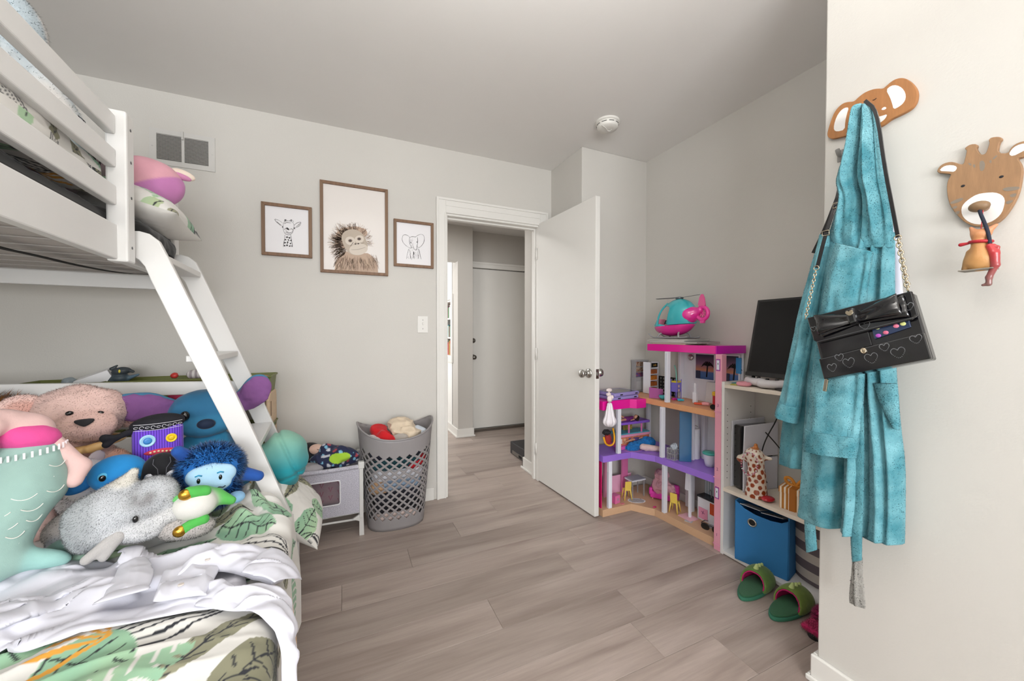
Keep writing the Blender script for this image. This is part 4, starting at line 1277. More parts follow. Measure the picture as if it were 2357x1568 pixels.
soft('flipper', [K((-0.02, -0.065, 0.055), (-0.085, -0.085, 0.012), 0.020, 0.014), K((-0.02, -0.065, 0.05), (-0.05, -0.085, 0.005), 0.016, 0.012)], m_plush, t, res=0.004, k=0.01, base='#b5b2b0')
bead(t, (0.020, -0.080, 0.098), (0.0075, 0.006, 0.011))
# --- grey rabbit plush half hidden under the dolphin
t = plush('rabbit_plush', 'grey beige plush rabbit lying behind the grey dolphin', -0.600, 1.440, 0.575, 24)
t.scale = (0.72,) * 3
b_ = soft('body', [E((0, 0, 0.085), (0.085, 0.06, 0.055), (0, -25, 0), col='#c2bab6'), E((0.05, -0.01, 0.12), (0.055, 0.045, 0.035), (0, -20, 0), col='#c9c2bc'), K((-0.03, -0.02, 0.06), (-0.06, -0.06, 0.0), 0.03, 0.028, col='#a8adb5'),
                   K((0.02, 0, 0.14), (0.085, 0.01, 0.165), 0.024, 0.026, col='#c8beb4')], m_plush, t, res=0.005, k=0.014, base='#c2bab6')
fur(b_, 8000, 0.0055, m_fur, t, seed=14)
t = plush('grey_seal_plush', 'small grey plush seal lying on the duvet next to the dolphin snout', -0.335, 1.345, 0.580, 10)
b_ = soft('body', [E((0, 0, 0.028), (0.06, 0.04, 0.03), (0, 8, 0), col='#b3aeab'), E((-0.03, 0.01, 0.035), (0.04, 0.035, 0.03), col='#bdb7b2')], m_plush, t, res=0.004, base='#b3aeab')
fur(b_, 3500, 0.005, m_fur, t, seed=15)
t = plush('sea_turtle_plush', 'dark green turtle plush wedged between mermaid tail and dolphin', -0.575, 1.360, 0.572, 20)
t.scale = (0.85,) * 3
soft('shell', [E((0, 0, 0.035), (0.055, 0.045, 0.035), col='#6f8f86')], m_velour, t, res=0.004, base='#6f8f86')
soft('flipper', [K((0.01, -0.03, 0.02), (0.05, -0.05, 0.012), 0.015, 0.01)], m_velour, t, res=0.0035, base='#7d9a88')

# --- mermaid doll
t = plush('mermaid_plush', 'plush mermaid with pink top and pale teal scaled tail lying over the duvet', -0.648, 1.330, 0.575, 26)
t.scale = (0.86,) * 3
SK, TL = '#dcb9b4', '#96b5ad'
# tail axis runs from the waist down towards the duvet
tail = [((0.020, 0.03, 0.310), 0.070), ((0.010, 0.0, 0.235), 0.076), ((-0.025, -0.03, 0.160), 0.062), ((-0.035, -0.05, 0.105), 0.046), ((-0.030, -0.065, 0.070), 0.040)]
pr = [K(a[0], b[0], a[1], b[1], col=TL) for a, b in zip(tail[:-1], tail[1:])]
pr += [E((-0.075, -0.075, 0.030), (0.070, 0.026, 0.030), (0, -35, 20), col='#8fc4c6'), E((0.035, -0.07, 0.050), (0.060, 0.026, 0.024), (0, 25, 0), col='#9ccac4')]
soft('tail', pr, m_velour, t, res=0.005, k=0.03, base=TL, disp=lump(3, 0.002, 20))
soft('torso', [E((0.012, 0.035, 0.385), (0.060, 0.045, 0.060), (0, 20, 0), col=SK), K((-0.02, 0.03, 0.42), (-0.10, 0.01, 0.45), 0.040, 0.036, col=SK), K((-0.04, -0.01, 0.42), (-0.075, -0.05, 0.36), 0.024, 0.02, col=SK), K((-0.075, -0.05, 0.36), (-0.115, -0.075, 0.25), 0.020, 0.017, col=SK),
               K((0.065, 0.02, 0.35), (0.115, 0.0, 0.27), 0.022, 0.020, col=SK), K((0.115, 0.0, 0.27), (0.10, -0.02, 0.235), 0.022, 0.020, col=SK)], m_velour, t, res=0.005, k=0.015, base=SK)
soft('top', [E((0.020, 0.025, 0.375), (0.064, 0.054, 0.042), (0, 18, 0))], m_velour, t, res=0.0045, base='#df4f96', disp=lump(5, 0.002, 40))
wb_ = MB()
for i in range(16):
    a = -PI * 0.95 + i * PI * 0.9 / 15
    wb_.add(*(lambda x, y: ([(x - 0.0022, y, 0.326 - 0.0 + 0.12 * x), (x + 0.0022, y, 0.326 + 0.12 * x), (x + 0.0022, y - 0.002, 0.343 + 0.12 * x), (x - 0.0022, y - 0.002, 0.343 + 0.12 * x)], [(0, 1, 2, 3)]))(0.018 + 0.0735 * math.cos(a), 0.028 + 0.0725 * math.sin(a)))
wb_.o('waist_trim', M('white_ribbing', '#eee3e6', rough=0.9), t, kind='stuff')
sc = MB()
rows = [(0.300, 3), (0.268, 2), (0.236, 3), (0.204, 2), (0.172, 3), (0.145, 2), (0.118, 2)]
TA = [np.array(p[0]) for p in tail]; TR = [p[1] for p in tail]
for ri, (z, n) in enumerate(rows):
    i = next(j for j in range(len(TA) - 1) if TA[j][2] >= z >= TA[j + 1][2])
    f = (TA[i][2] - z) / (TA[i][2] - TA[i + 1][2]); c = TA[i] * (1 - f) + TA[i + 1] * f; r = TR[i] * (1 - f) + TR[i + 1] * f + (0.0085 if z > 0.2 else 0.0065)
    for kx in range(n):
        am = -PI / 2 + (kx - (n - 1) / 2) * 0.72
        pts = []
        for q in np.linspace(-1, 1, 9):
            a = am + q * 0.26
            pts.append((c[0] + r * math.cos(a), c[1] + r * math.sin(a), z - 0.010 * (1 - q * q)))
        sc.tube(pts, 0.0011, 5)
sc.o('scale_stitching', M('white_thread', '#ece9e2', rough=0.8), t, kind='stuff')
soft('hair', [E((-0.13, 0.04, 0.43), (0.05, 0.05, 0.06)), K((-0.11, 0.02, 0.40), (-0.12, 0.0, 0.28), 0.035, 0.03)], m_velour, t, res=0.005, k=0.02, base='#3a9fb4')

# --- teal plush in the ladder gap
t = plush('teal_plush', 'big teal green plush pushed halfway through the ladder', -0.138, 1.860, 0.50, 6)
def teal_paint(V, C):
    w = np.clip((V[:, 2] - 0.10) / 0.12, 0, 1)[:, None]
    return np.array(lin('#1f8f9b')) * (1 - w) + np.array(lin('#7fae9a')) * w
def teal_crease(x, y, z):
    return 0.006 * fbm(x * 14, y * 14, z * 14, 7, 2) - 0.010 * np.exp(-((x + 0.4 * (z - 0.12) - 0.02) / 0.008) ** 2) - 0.008 * np.exp(-((z - 0.06 - 0.25 * x) / 0.007) ** 2)
soft('body', [E((0.0, 0.0, 0.11), (0.088, 0.105, 0.115), (0, 10, 0)), E((-0.10, -0.02, 0.12), (0.075, 0.075, 0.08)), E((-0.015, 0.0, 0.18), (0.055, 0.075, 0.06))], m_velour, t, res=0.005, k=0.03, disp=teal_crease, base='#1f8f9b', paint=teal_paint)
soft('head', [E((-0.155, -0.10, 0.115), (0.04, 0.035, 0.05))], m_velour, t, res=0.004, base='#54a890')
bead(t, (-0.170, -0.133, 0.122), (0.004, 0.003, 0.009))
# --- brown lion by the foot rail
t = plush('lion_plush', 'tawny brown lion plush behind the pink bear', -1.010, 1.975, 0.60, 28)
b_ = soft('head', [E((0, 0, 0.22), (0.10, 0.08, 0.075), col='#a87c4f'), E((0.03, -0.06, 0.20), (0.05, 0.04, 0.04), col='#b58b5e'), E((0, 0.02, 0.10), (0.09, 0.07, 0.11), col='#8d6540')], m_plush, t, res=0.007, k=0.02, base='#a87c4f')
fur(b_, 5000, 0.008, m_fur, t, seed=31)
mn = soft('mane', [E((-0.03, 0.03, 0.27), (0.10, 0.05, 0.06), col='#b4701f')], m_plush, t, res=0.008, base='#b4701f')
fur(mn, 1500, 0.045, m_fur, t, seed=32, width=0.003)
bead(t, (0.035, -0.072, 0.238), (0.014, 0.008, 0.009))

# ------------------------------------------------------------------ toys on the upper bunk
t = plush('pink_plush', 'round pink plush with cream horn-like ears on the upper pillow', -0.560, 1.850, 1.632, 18)
def pig_paint(V, C):
    w = np.clip((0.070 - V[:, 2] + 0.5 * (V[:, 0] - 0.0)) / 0.006, 0, 1)[:, None]
    return C * (1 - w) + np.array(lin('#c57fb6')) * w
soft('body', [E((0, 0, 0.082), (0.100, 0.085, 0.082), (0, 10, 0))], m_velour, t, res=0.005, base='#dda3b0', paint=pig_paint, disp=lump(2, 0.002, 20))
for s, c, r in ((-1, (0.005, 0.02, 0.160), (0.030, 0.013, 0.014)), (1, (0.092, -0.01, 0.132), (0.038, 0.016, 0.018))):
    soft('ear', [E(c, r, (0, 12, 0))], m_velour, t, res=0.0035, base='#ead9c9')
    soft('ear_lining', [E((c[0] - 0.004, c[1] - 0.006, c[2] - 0.010), (r[0] * 0.8, r[1] * 0.8, r[2] * 0.7), (0, 12, 0))], m_velour, t, res=0.0035, base='#c886ac')
t = plush('blue_white_plush', 'big pale blue and white plush heaped above the upper guard rail', -0.775, 1.540, 1.60, 30)
def bw_paint(V, C):
    w = np.clip(0.5 + 1.6 * fbm(V[:, 0] * 9, V[:, 1] * 9, V[:, 2] * 9, 5, 2), 0, 1)[:, None]
    return np.array(lin('#b9c6cd')) * w + np.array(lin('#dedad6')) * (1 - w)
b_ = soft('body', [E((-0.03, 0, 0.20), (0.12, 0.10, 0.15)), E((0.01, -0.02, 0.37), (0.080, 0.075, 0.110)), K((0.07, -0.02, 0.25), (0.13, -0.05, 0.12), 0.05, 0.04), K((0.02, 0.05, 0.40), (0.09, 0.12, 0.30), 0.05, 0.035)], m_plush, t, res=0.007, k=0.03, base='#c8d4da', paint=bw_paint)
fur(b_, 12000, 0.007, m_fur, t, seed=41)
# mauve blanket with drawn lines, a cream toy and a red cloth along the rail
bx = thing('mauve_blanket', 'mauve fleece blanket with black line drawing behind the guard rail', 'blanket', bl(-0.68, 1.78, 1.62), (0, 0, BA))
soft('fabric', [K((0.0, -0.28, 0.12), (-0.01, -0.02, 0.10), 0.055, 0.050), K((-0.01, -0.02, 0.10), (0.0, 0.10, 0.04), 0.048, 0.04), E((-0.05, -0.2, 0.03), (0.06, 0.2, 0.08))], M('mauve_fleece', '#8a7a80', rough=0.95, sheen=0.5, bump=0.4, bscale=350, var=0.12, vscale=15), bx, res=0.006, k=0.03, base='#8a7a80', disp=lump(11, 0.008, 14))
ln = MB()
for cy, cz, q in ((-0.16, 0.122, 0.03), (-0.215, 0.140, 0.028), (-0.13, 0.085, 0.022)):
    ln.tube([(0.057, cy + q * math.cos(a), cz + q * 0.9 * math.sin(a)) for a in np.linspace(0, 2 * PI, 7)[:-1]], 0.003, 5, True)
ln.o('line_drawing', m_nose, bx, kind='stuff')
cr = thing('cream_red_toy', 'cream plush with red skirt lying behind the guard rail post', 'plush toy', bl(-0.625, 1.90, 1.68), (0, 0, BA))
soft('body', [K((0, -0.10, 0.085), (0.0, 0.02, 0.055), 0.030, 0.026), K((0, 0.0, 0.07), (0.0, 0.07, 0.02), 0.022, 0.016)], m_velour, cr, res=0.005, k=0.01, base='#e2d8cf')
soft('skirt', [K((0.015, -0.05, 0.06), (0.015, 0.10, -0.02), 0.018, 0.026)], M('red_orange_cloth', '#d4523f', rough=0.9, var=0.15, vscale=20), cr, res=0.005, base='#d4523f', disp=lump(3, 0.004, 30))
soft('bow', [E((0.02, 0.03, 0.09), (0.012, 0.022, 0.012))], M('pink_ribbon', '#df6f84', rough=0.6), cr, res=0.0035, base='#df6f84')
# ================================================================== things on the walls and ceiling
# air vent
vent = thing('air_vent', 'painted metal air return grille high on the wall by the bunk bed', 'vent', (-0.794, WA, 2.145))
m_vent = M('vent_paint', '#cfcdc9', rough=0.5, var=0.02)
hw_, hh_ = 0.140, 0.0935
fw_ = 0.029
vf = MB().box(-hw_, -hw_ + fw_, -0.006, 0, -hh_, hh_).box(hw_ - fw_, hw_, -0.006, 0, -hh_, hh_).box(-0.006, 0.006, -0.006, 0, -hh_, hh_)
vf.box(-hw_ + fw_, -0.006, -0.006, 0, hh_ - 0.025, hh_).box(0.006, hw_ - fw_, -0.006, 0, hh_ - 0.025, hh_)
vf.box(-hw_ + fw_, -0.006, -0.006, 0, -hh_, -hh_ + 0.025).box(0.006, hw_ - fw_, -0.006, 0, -hh_, -hh_ + 0.025)
vf.o('frame', m_vent, vent)
box('backing', M('vent_dark', '#3d3a36', rough=0.9), vent, -hw_ + 0.01, hw_ - 0.01, -0.0012, -0.0004, -hh_ + 0.01, hh_ - 0.01)
lv = MB()
for s in (-1, 1):
    for i in range(20):
        z = -hh_ + 0.028 + i * (2 * hh_ - 0.056) / 19
        x0, x1 = sorted((s * 0.006, s * (hw_ - fw_)))
        lv.box(x0, x1, -0.0050, -0.0012, z - 0.0011, z + 0.0011, R=(0.5, 0, 0))
lv.o('louvres', m_vent, vent, kind='stuff')
box('lever', m_vent, vent, -0.004, 0.004, -0.016, -0.006, 0.052, 0.096, bevel=0.001)
for x in (-0.128, 0.128): MB().lathe([(0.004, 0), (0.003, 0.0015), (0.0005, 0.002)], c=(0, 0, 0), n=10).o('screw', m_vent, vent, loc=(x, -0.006, 0), rot=(PI / 2, 0, 0))

# light switch
sw = thing('light_switch', 'white toggle light switch beside the doorway', 'light switch', (0.486, WA, 1.2185))
box('plate', m_white, sw, -0.036, 0.036, -0.006, 0, -0.058, 0.058, bevel=0.003)
box('toggle', m_white, sw, -0.005, 0.005, -0.018, -0.005, -0.004, 0.014, bevel=0.002)
for z in (-0.03, 0.03): MB().lathe([(0.0035, 0), (0.003, 0.001), (0.0005, 0.0012)], n=10).o('screw', m_steel_dk, sw, loc=(0, -0.006, z), rot=(PI / 2, 0, 0))

# smoke detector
sd = thing('smoke_detector', 'round white smoke detector on the ceiling above the door', 'smoke detector', (1.462, 1.862, H))
m_sd = M('detector_white', '#e6e4de', rough=0.45)
MB().lathe([(0.072, 0), (0.072, -0.008), (0.066, -0.012)], n=40).o('base_plate', m_sd, sd, smooth=False)
MB().lathe([(0.062, -0.010), (0.064, -0.018), (0.063, -0.034), (0.058, -0.041), (0.03, -0.045), (0.001, -0.046)], n=40, cap=False).o('body', m_sd, sd, smooth=True)
for i in range(9):
    a = i * 2 * PI / 9 + 0.25
    pts = [(0.0638 * math.cos(a + q), 0.0638 * math.sin(a + q), -0.0225) for q in np.linspace(-0.24, 0.24, 7)]
    MB().tube(pts, 0.0018, 6).o('vent_slot', m_dark, sd)
MB().tube(smooth_pts([(-0.055, -0.02, -0.043), (-0.02, -0.012, -0.046), (0.01, 0.012, -0.047), (0.03, 0.0, -0.046), (0.018, -0.012, -0.047)], 2), 0.0022, 6).o('raised_ridge', m_sd, sd, smooth=True)

# ------------------------------------------------------------------ framed animal pictures
m_frame = M('walnut_frame', '#7a5b43', rough=0.55, var=0.25, vscale=9, stretch=(6, 6, 1), bump=0.15, bscale=120)
m_frame_v = M('walnut_frame_v', '#7b5f47', rough=0.55, var=0.25, vscale=9, stretch=(1, 1, 0.15), bump=0.15, bscale=120)
m_paper = M('picture_paper', '#e6e4e6', rough=0.4, coat=0.2)
m_paper2 = M('picture_paper_warm', '#e2dcd7', rough=0.4, coat=0.2)
m_ink = M('pencil_ink', '#3c3a3b', rough=0.8)
m_ink_l = M('pencil_grey', '#8c8888', rough=0.8)


def picture(name, label, x0, x1, z0, z1, bw, paper):
    p = thing(name, label, 'picture', ((x0 + x1) / 2, WA, z0))
    w, h = (x1 - x0) / 2, z1 - z0
    for s in (-1, 1):
        pts = [(s * w, 0), (s * (w - bw), bw), (s * (w - bw), h - bw), (s * w, h)]
        if s > 0: pts = pts[::-1]
        MB().prism(pts, -0.020, 0, 'xz').o('frame_bar', m_frame_v, p, bevel=0.0012)
    MB().prism([(-w, 0), (w, 0), (w - bw, bw), (-w + bw, bw)], -0.020, 0, 'xz').o('frame_bar', m_frame, p, bevel=0.0012)
    MB().prism([(-w + bw, h - bw), (w - bw, h - bw), (w, h), (-w, h)], -0.020, 0, 'xz').o('frame_bar', m_frame, p, bevel=0.0012)
    box('paper', paper, p, -w + bw, w - bw, -0.008, -0.002, bw, h - bw)
    return p, (-w + bw, w - bw, bw, h - bw)


def art(rect, zx0, zx1, t0, ts, b0, bs):
    """maps photo-crop coordinates of a drawing to the paper"""
    def f(x, y):
        u = (x - zx0) / (zx1 - zx0)
        top = t0 + (x - zx0) * ts; bot = b0 + (x - zx0) * bs
        v = (y - top) / (bot - top)
        return (rect[0] + u * (rect[1] - rect[0]), rect[3] - v * (rect[3] - rect[2]))
    return f


def stroke(mb, f, pts, w, layer=0, jit=0.0, n=1, seed=0):
    r = random.Random(seed)
    for k in range(n):
        q = smooth_pts([(x + r.uniform(-jit, jit), y + r.uniform(-jit, jit)) for x, y in pts], 2)
        P = [f(*p) for p in q]
        ww = [w * (0.45 + 0.55 * math.sin(PI * i / max(1, len(P) - 1))) for i in range(len(P))]
        mb.ribbon([(p[0], -0.0082 - 0.0001 * layer, p[1]) for p in P], ww)


def blob2(mb, f, cx, cy, rx, ry, layer=0, n=20, rot=0.0, wob=0.0, seed=0):
    r = random.Random(seed); pts = []
    for i in range(n):
        a = 2 * PI * i / n; q = 1 + r.uniform(-wob, wob)
        x, y = rx * q * math.cos(a), ry * q * math.sin(a)
        pts.append(f(cx + x * math.cos(rot) - y * math.sin(rot), cy + x * math.sin(rot) + y * math.cos(rot)))
    mb.poly([(p[0], -0.0082 - 0.0001 * layer, p[1]) for p in pts][::-1])


# giraffe sketch
p, rc = picture('giraffe_picture', 'framed pencil sketch of a young giraffe in brown wood frame', -0.439, -0.180, 1.612, 1.918, 0.018, m_paper)
f = art(rc, 163, 708, 395, 0.119, 965, 0.073)
a1, a2 = MB(), MB()
S = [[(385, 625), (400, 592), (430, 582), (470, 586), (505, 602), (522, 640), (515, 690), (503, 730), (470, 755), (430, 756), (402, 735), (385, 700), (380, 660), (385, 625)],
     [(398, 592), (398, 572), (420, 568), (432, 582)], [(458, 583), (480, 573), (507, 580), (514, 602)],
     [(368, 645), (322, 618), (292, 588), (277, 563), (310, 570), (350, 590), (378, 616)], [(520, 640), (550, 615), (590, 600), (612, 600), (600, 636), (570, 660), (533, 668)],
     [(410, 722), (440, 737), (480, 731), (502, 714)], [(405, 757), (400, 800), (390, 860), (383, 905)], [(478, 757), (485, 800), (492, 860), (500, 905)]]
for i, s in enumerate(S): stroke(a1, f, s, 0.0013, 1, 2.5, 3, i)
for i, s in enumerate([[(355, 640), (330, 620), (305, 592)], [(545, 655), (575, 640), (600, 612)], [(395, 700), (410, 680), (440, 670)], [(470, 690), (495, 680), (508, 700)], [(400, 620), (430, 605), (480, 610)], [(420, 700), (430, 720), (450, 725)]]):
    stroke(a2, f, s, 0.0011, 1, 7, 5, 40 + i)
for i, (x, y, rx, ry) in enumerate([(430, 785, 14, 9), (462, 792, 11, 12), (412, 815, 9, 10), (448, 818, 15, 7), (478, 826, 8, 11), (404, 852, 9, 13), (438, 848, 15, 9), (474, 862, 12, 10), (400, 888, 10, 11), (430, 884, 13, 12), (465, 893, 12, 9), (491, 893, 6, 10), (442, 682, 22, 12), (376, 660, 9, 7), (526, 676, 11, 7), (412, 578, 12, 7), (484, 580, 14, 7)]):
    blob2(a1, f, x, y, rx, ry, 2, 12, 0.3 * i, 0.3, i)
a1.o('drawing', m_ink, p, kind='stuff'); a2.o('shading', m_ink_l, p, kind='stuff')
# elephant sketch
p, rc = picture('elephant_picture', 'framed pencil sketch of a baby elephant in brown wood frame', 0.296, 0.558, 1.602, 1.912, 0.018, m_paper)
f = art(rc, 1778, 2205, 603, 0.125, 1105, 0.08)
a1, a2 = MB(), MB()
S = [[(1942, 792), (1910, 762), (1862, 758), (1845, 790), (1850, 842), (1882, 882), (1930, 915), (1957, 920)], [(2008, 790), (2050, 762), (2100, 754), (2126, 790), (2120, 850), (2090, 896), (2050, 921), (2033, 900)],
     [(1940, 792), (1972, 780), (2012, 788)], [(1940, 792), (1932, 840), (1950, 900), (1976, 922)], [(2036, 790), (2042, 850), (2030, 900)], [(1975, 880), (1990, 920), (2000, 941), (2020, 946), (2032, 922), (2026, 893)],
     [(1926, 930), (1912, 980), (1900, 1050)], [(2050, 930), (2066, 990), (2082, 1056)], [(1944, 950), (1948, 1050)], [(1986, 960), (1995, 1052)], [(2040, 960), (2046, 1050)], [(1975, 1000), (1985, 1045)]]
for i, s in enumerate(S): stroke(a1, f, s, 0.0013, 1, 2.5, 3, i)
r_ = random.Random(4)
for i in range(60):
    x, y = r_.uniform(1915, 2065), r_.uniform(800, 1045)
    if y < 920: x = r_.uniform(1945, 2035)
    stroke(a2, f, [(x, y), (x + r_.uniform(-8, 8), y + 9), (x + r_.uniform(-12, 12), y + r_.uniform(14, 30))], 0.001, 1, 2, 1, i)
for x, y in ((1955, 856), (2030, 850)): blob2(a1, f, x, y, 6, 6, 2, 10)
blob2(a1, f, 1990, 985, 7, 22, 2, 12)
a1.o('drawing', m_ink, p, kind='stuff'); a2.o('shading', m_ink_l, p, kind='stuff')
# ape portrait
p, rc = picture('ape_picture', 'large framed watercolour of a fluffy baby orangutan', -0.136, 0.260, 1.532, 2.094, 0.018, m_paper2)
f = art(rc, 870, 1645, 130, 0.142, 1178, 0.059)
L = {k: MB() for k in ('wash', 'mid', 'skin', 'pale', 'dark', 'hair1', 'hair2', 'hair3')}
L['wash'].poly([(q[0], -0.0083, q[1]) for q in [f(*t) for t in smooth_pts([(1002, 1184), (1012, 1090), (1042, 1030), (1092, 980), (1150, 950), (1280, 1000), (1400, 970), (1460, 1000), (1510, 1050), (1540, 1120), (1553, 1214)], 1)]])
blob2(L['wash'], f, 1105, 800, 95, 130, 1, 24, 0.2, 0.05); blob2(L['wash'], f, 1240, 740, 170, 85, 1, 24, -0.05, 0.05)
L['skin'].poly([(q[0], -0.0086, q[1]) for q in [f(*t) for t in smooth_pts([(1082, 770), (1130, 705), (1220, 682), (1300, 700), (1370, 760), (1402, 830), (1422, 900), (1392, 960), (1332, 1002), (1262, 1005), (1180, 985), (1140, 930), (1102, 860)], 2, True)]][::-1])
blob2(L['pale'], f, 1195, 828, 62, 52, 6, 24, 0.2); blob2(L['pale'], f, 1310, 808, 58, 48, 6, 24, -0.2); blob2(L['pale'], f, 1300, 930, 118, 70, 6, 28, -0.12)
for x, y in ((1196, 826), (1308, 804)): blob2(L['mid'], f, x, y, 27, 19, 8, 16); blob2(L['dark'], f, x, y, 17, 14, 9, 16)
for x, y in ((1262, 866), (1297, 862)): blob2(L['dark'], f, x, y, 13, 8, 9, 12, -0.2)
stroke(L['dark'], f, [(1206, 936), (1270, 938), (1340, 922), (1388, 906)], 0.0014, 9, 1, 1)
stroke(L['dark'], f, [(1198, 892), (1215, 868), (1235, 845)], 0.0016, 9, 2, 3, 5); stroke(L['dark'], f, [(1370, 850), (1345, 862), (1325, 848)], 0.0012, 9, 2, 2, 7)
stroke(L['mid'], f, [(1060, 910), (1080, 895), (1100, 925), (1090, 955), (1130, 950)], 0.004, 9, 2, 2, 8)
r_ = random.Random(21)
for i in range(760):
    k = r_.choice(('hair1', 'hair2', 'hair3'))
    if i < 480:                                    # mane around the head, radiating outwards
        th = r_.choice((r_.uniform(PI * 0.72, PI * 1.12), r_.uniform(PI * 1.0, PI * 2.08), r_.uniform(PI * 0.75, PI * 1.55)))
        cx, cy = 1245, 850
        r0, r1 = r_.uniform(115, 190), r_.uniform(175, 290) * (1.12 if math.cos(th) < -0.5 else 0.88)
        if r1 < r0: r0, r1 = r1 * 0.8, r1
        pts = [(cx + rr * math.cos(th + d) * 1.02, cy + rr * math.sin(th + d)) for rr, d in ((r0, 0), ((r0 + r1) / 2, r_.uniform(-0.05, 0.05)), (r1, r_.uniform(-0.14, 0.14)))]
    else:                                          # shoulders, hanging down
        x = r_.uniform(1020, 1535); y = r_.uniform(985, 1150)
        if 1190 < x < 1390 and y < 1015: y += 40
        e = (x - 1270) * 0.12
        pts = [(x, y), (x + e * 0.5 + r_.uniform(-10, 10), y + 28), (x + e + r_.uniform(-16, 16), min(y + 66, 1180 + (x - 870) * 0.059))]
    stroke(L[k], f, pts, r_.uniform(0.0009, 0.0022), 3 if i < 300 else 3, 0, 1, i)
for k, c in (('wash', '#b9a08c'), ('mid', '#8d7a6c'), ('skin', '#b9ab9b'), ('pale', '#d3c8bb'), ('dark', '#453a34'), ('hair1', '#8a6e5a'), ('hair2', '#6d5546'), ('hair3', '#c2a78e')):
    L[k].o('print_' + {'wash': 'wash', 'mid': 'shadow', 'skin': 'skin', 'pale': 'face', 'dark': 'features', 'hair1': 'brown_fur', 'hair2': 'dark_fur', 'hair3': 'light_fur'}[k], M('portrait_' + k, c, rough=0.6), p, kind='stuff')

# ------------------------------------------------------------------ wooden animal hooks on the closet wall
XC = 1.425
m_ply = M('beech_ply', '#a56f3f', rough=0.5, var=0.16, vscale=18, stretch=(1, 6, 0.9), bump=0.08, bscale=200)
m_ply2 = M('beech_ply_grey', '#9a7654', rough=0.55, var=0.16, vscale=18, stretch=(1, 6, 0.9), bump=0.08, bscale=200)
m_wpaint = M('white_print', '#edebe8', rough=0.5)
m_gpaint = M('grey_print', '#84796c', rough=0.6)


def yz(name, pts, d0, d1, mat, parent, bevel=0.0, it=2):
    return MB().prism(smooth_pts(pts, it, True), d0, d1, 'yz').o(name, mat, parent, bevel=bevel)


def rel(pts, c): return [(a - c[0], b - c[1]) for a, b in pts]


eh = thing('elephant_wall_hook', 'wooden elephant head wall hook with white ears holding the robe', 'wall hook', (XC, 0.592, 1.80))
c0 = (0.592, 1.80)
el_out = [(0.696, 1.79), (0.693, 1.806), (0.684, 1.837), (0.673, 1.858), (0.656, 1.868), (0.642, 1.865), (0.627, 1.857), (0.617, 1.864), (0.602, 1.87), (0.586, 1.869), (0.574, 1.865), (0.56, 1.856), (0.554, 1.859), (0.542, 1.866), (0.531, 1.867), (0.519, 1.862), (0.508, 1.851), (0.497, 1.832), (0.489, 1.811), (0.488, 1.793), (0.491, 1.777), (0.5, 1.766), (0.518, 1.762), (0.543, 1.76), (0.555, 1.753), (0.569, 1.75), (0.592, 1.75), (0.616, 1.756), (0.636, 1.762), (0.66, 1.766), (0.681, 1.77), (0.691, 1.778)]
yz('board', rel(el_out, c0), -0.013, -0.001, m_ply, eh, 0.0015)
for nm, pts in (('ear_print', [(0.553, 1.848), (0.542, 1.854), (0.53, 1.848), (0.519, 1.834), (0.512, 1.816), (0.511, 1.8), (0.516, 1.79), (0.525, 1.785), (0.536, 1.784), (0.539, 1.801), (0.544, 1.822)]),
                ('ear_print', [(0.639, 1.846), (0.65, 1.851), (0.661, 1.847), (0.671, 1.833), (0.677, 1.812), (0.677, 1.796), (0.669, 1.787), (0.649, 1.783), (0.648, 1.807), (0.644, 1.829)]),
                ('cheek_print', [(0.563, 1.798), (0.559, 1.802), (0.555, 1.802), (0.551, 1.797), (0.553, 1.794), (0.558, 1.794)]), ('cheek_print', [(0.637, 1.798), (0.634, 1.802), (0.627, 1.8), (0.624, 1.796), (0.627, 1.793), (0.633, 1.794)]),
                ('tusk_print', [(0.571, 1.781), (0.56, 1.779), (0.549, 1.778), (0.553, 1.768), (0.561, 1.763), (0.569, 1.761)]), ('tusk_print', [(0.637, 1.776), (0.632, 1.776), (0.627, 1.777), (0.629, 1.768), (0.634, 1.771)])):
    yz(nm, rel(pts, c0), -0.0134, -0.0125, m_wpaint, eh, it=1)
for y in (0.578, 0.606): MB().tube([(-0.0132, y - 0.592 - 0.004, 0.037), (-0.0134, y - 0.592, 0.0345), (-0.0132, y - 0.592 + 0.004, 0.036)], 0.001, 5).o('eye', m_nose, eh)
MB().tube(smooth_pts([(-0.012, 0.0, 0.0), (-0.04, 0.0, -0.004), (-0.058, 0.0, 0.004), (-0.062, 0.0, 0.018)], 2), 0.011, 12).o('trunk_peg', m_ply, eh, smooth=True)

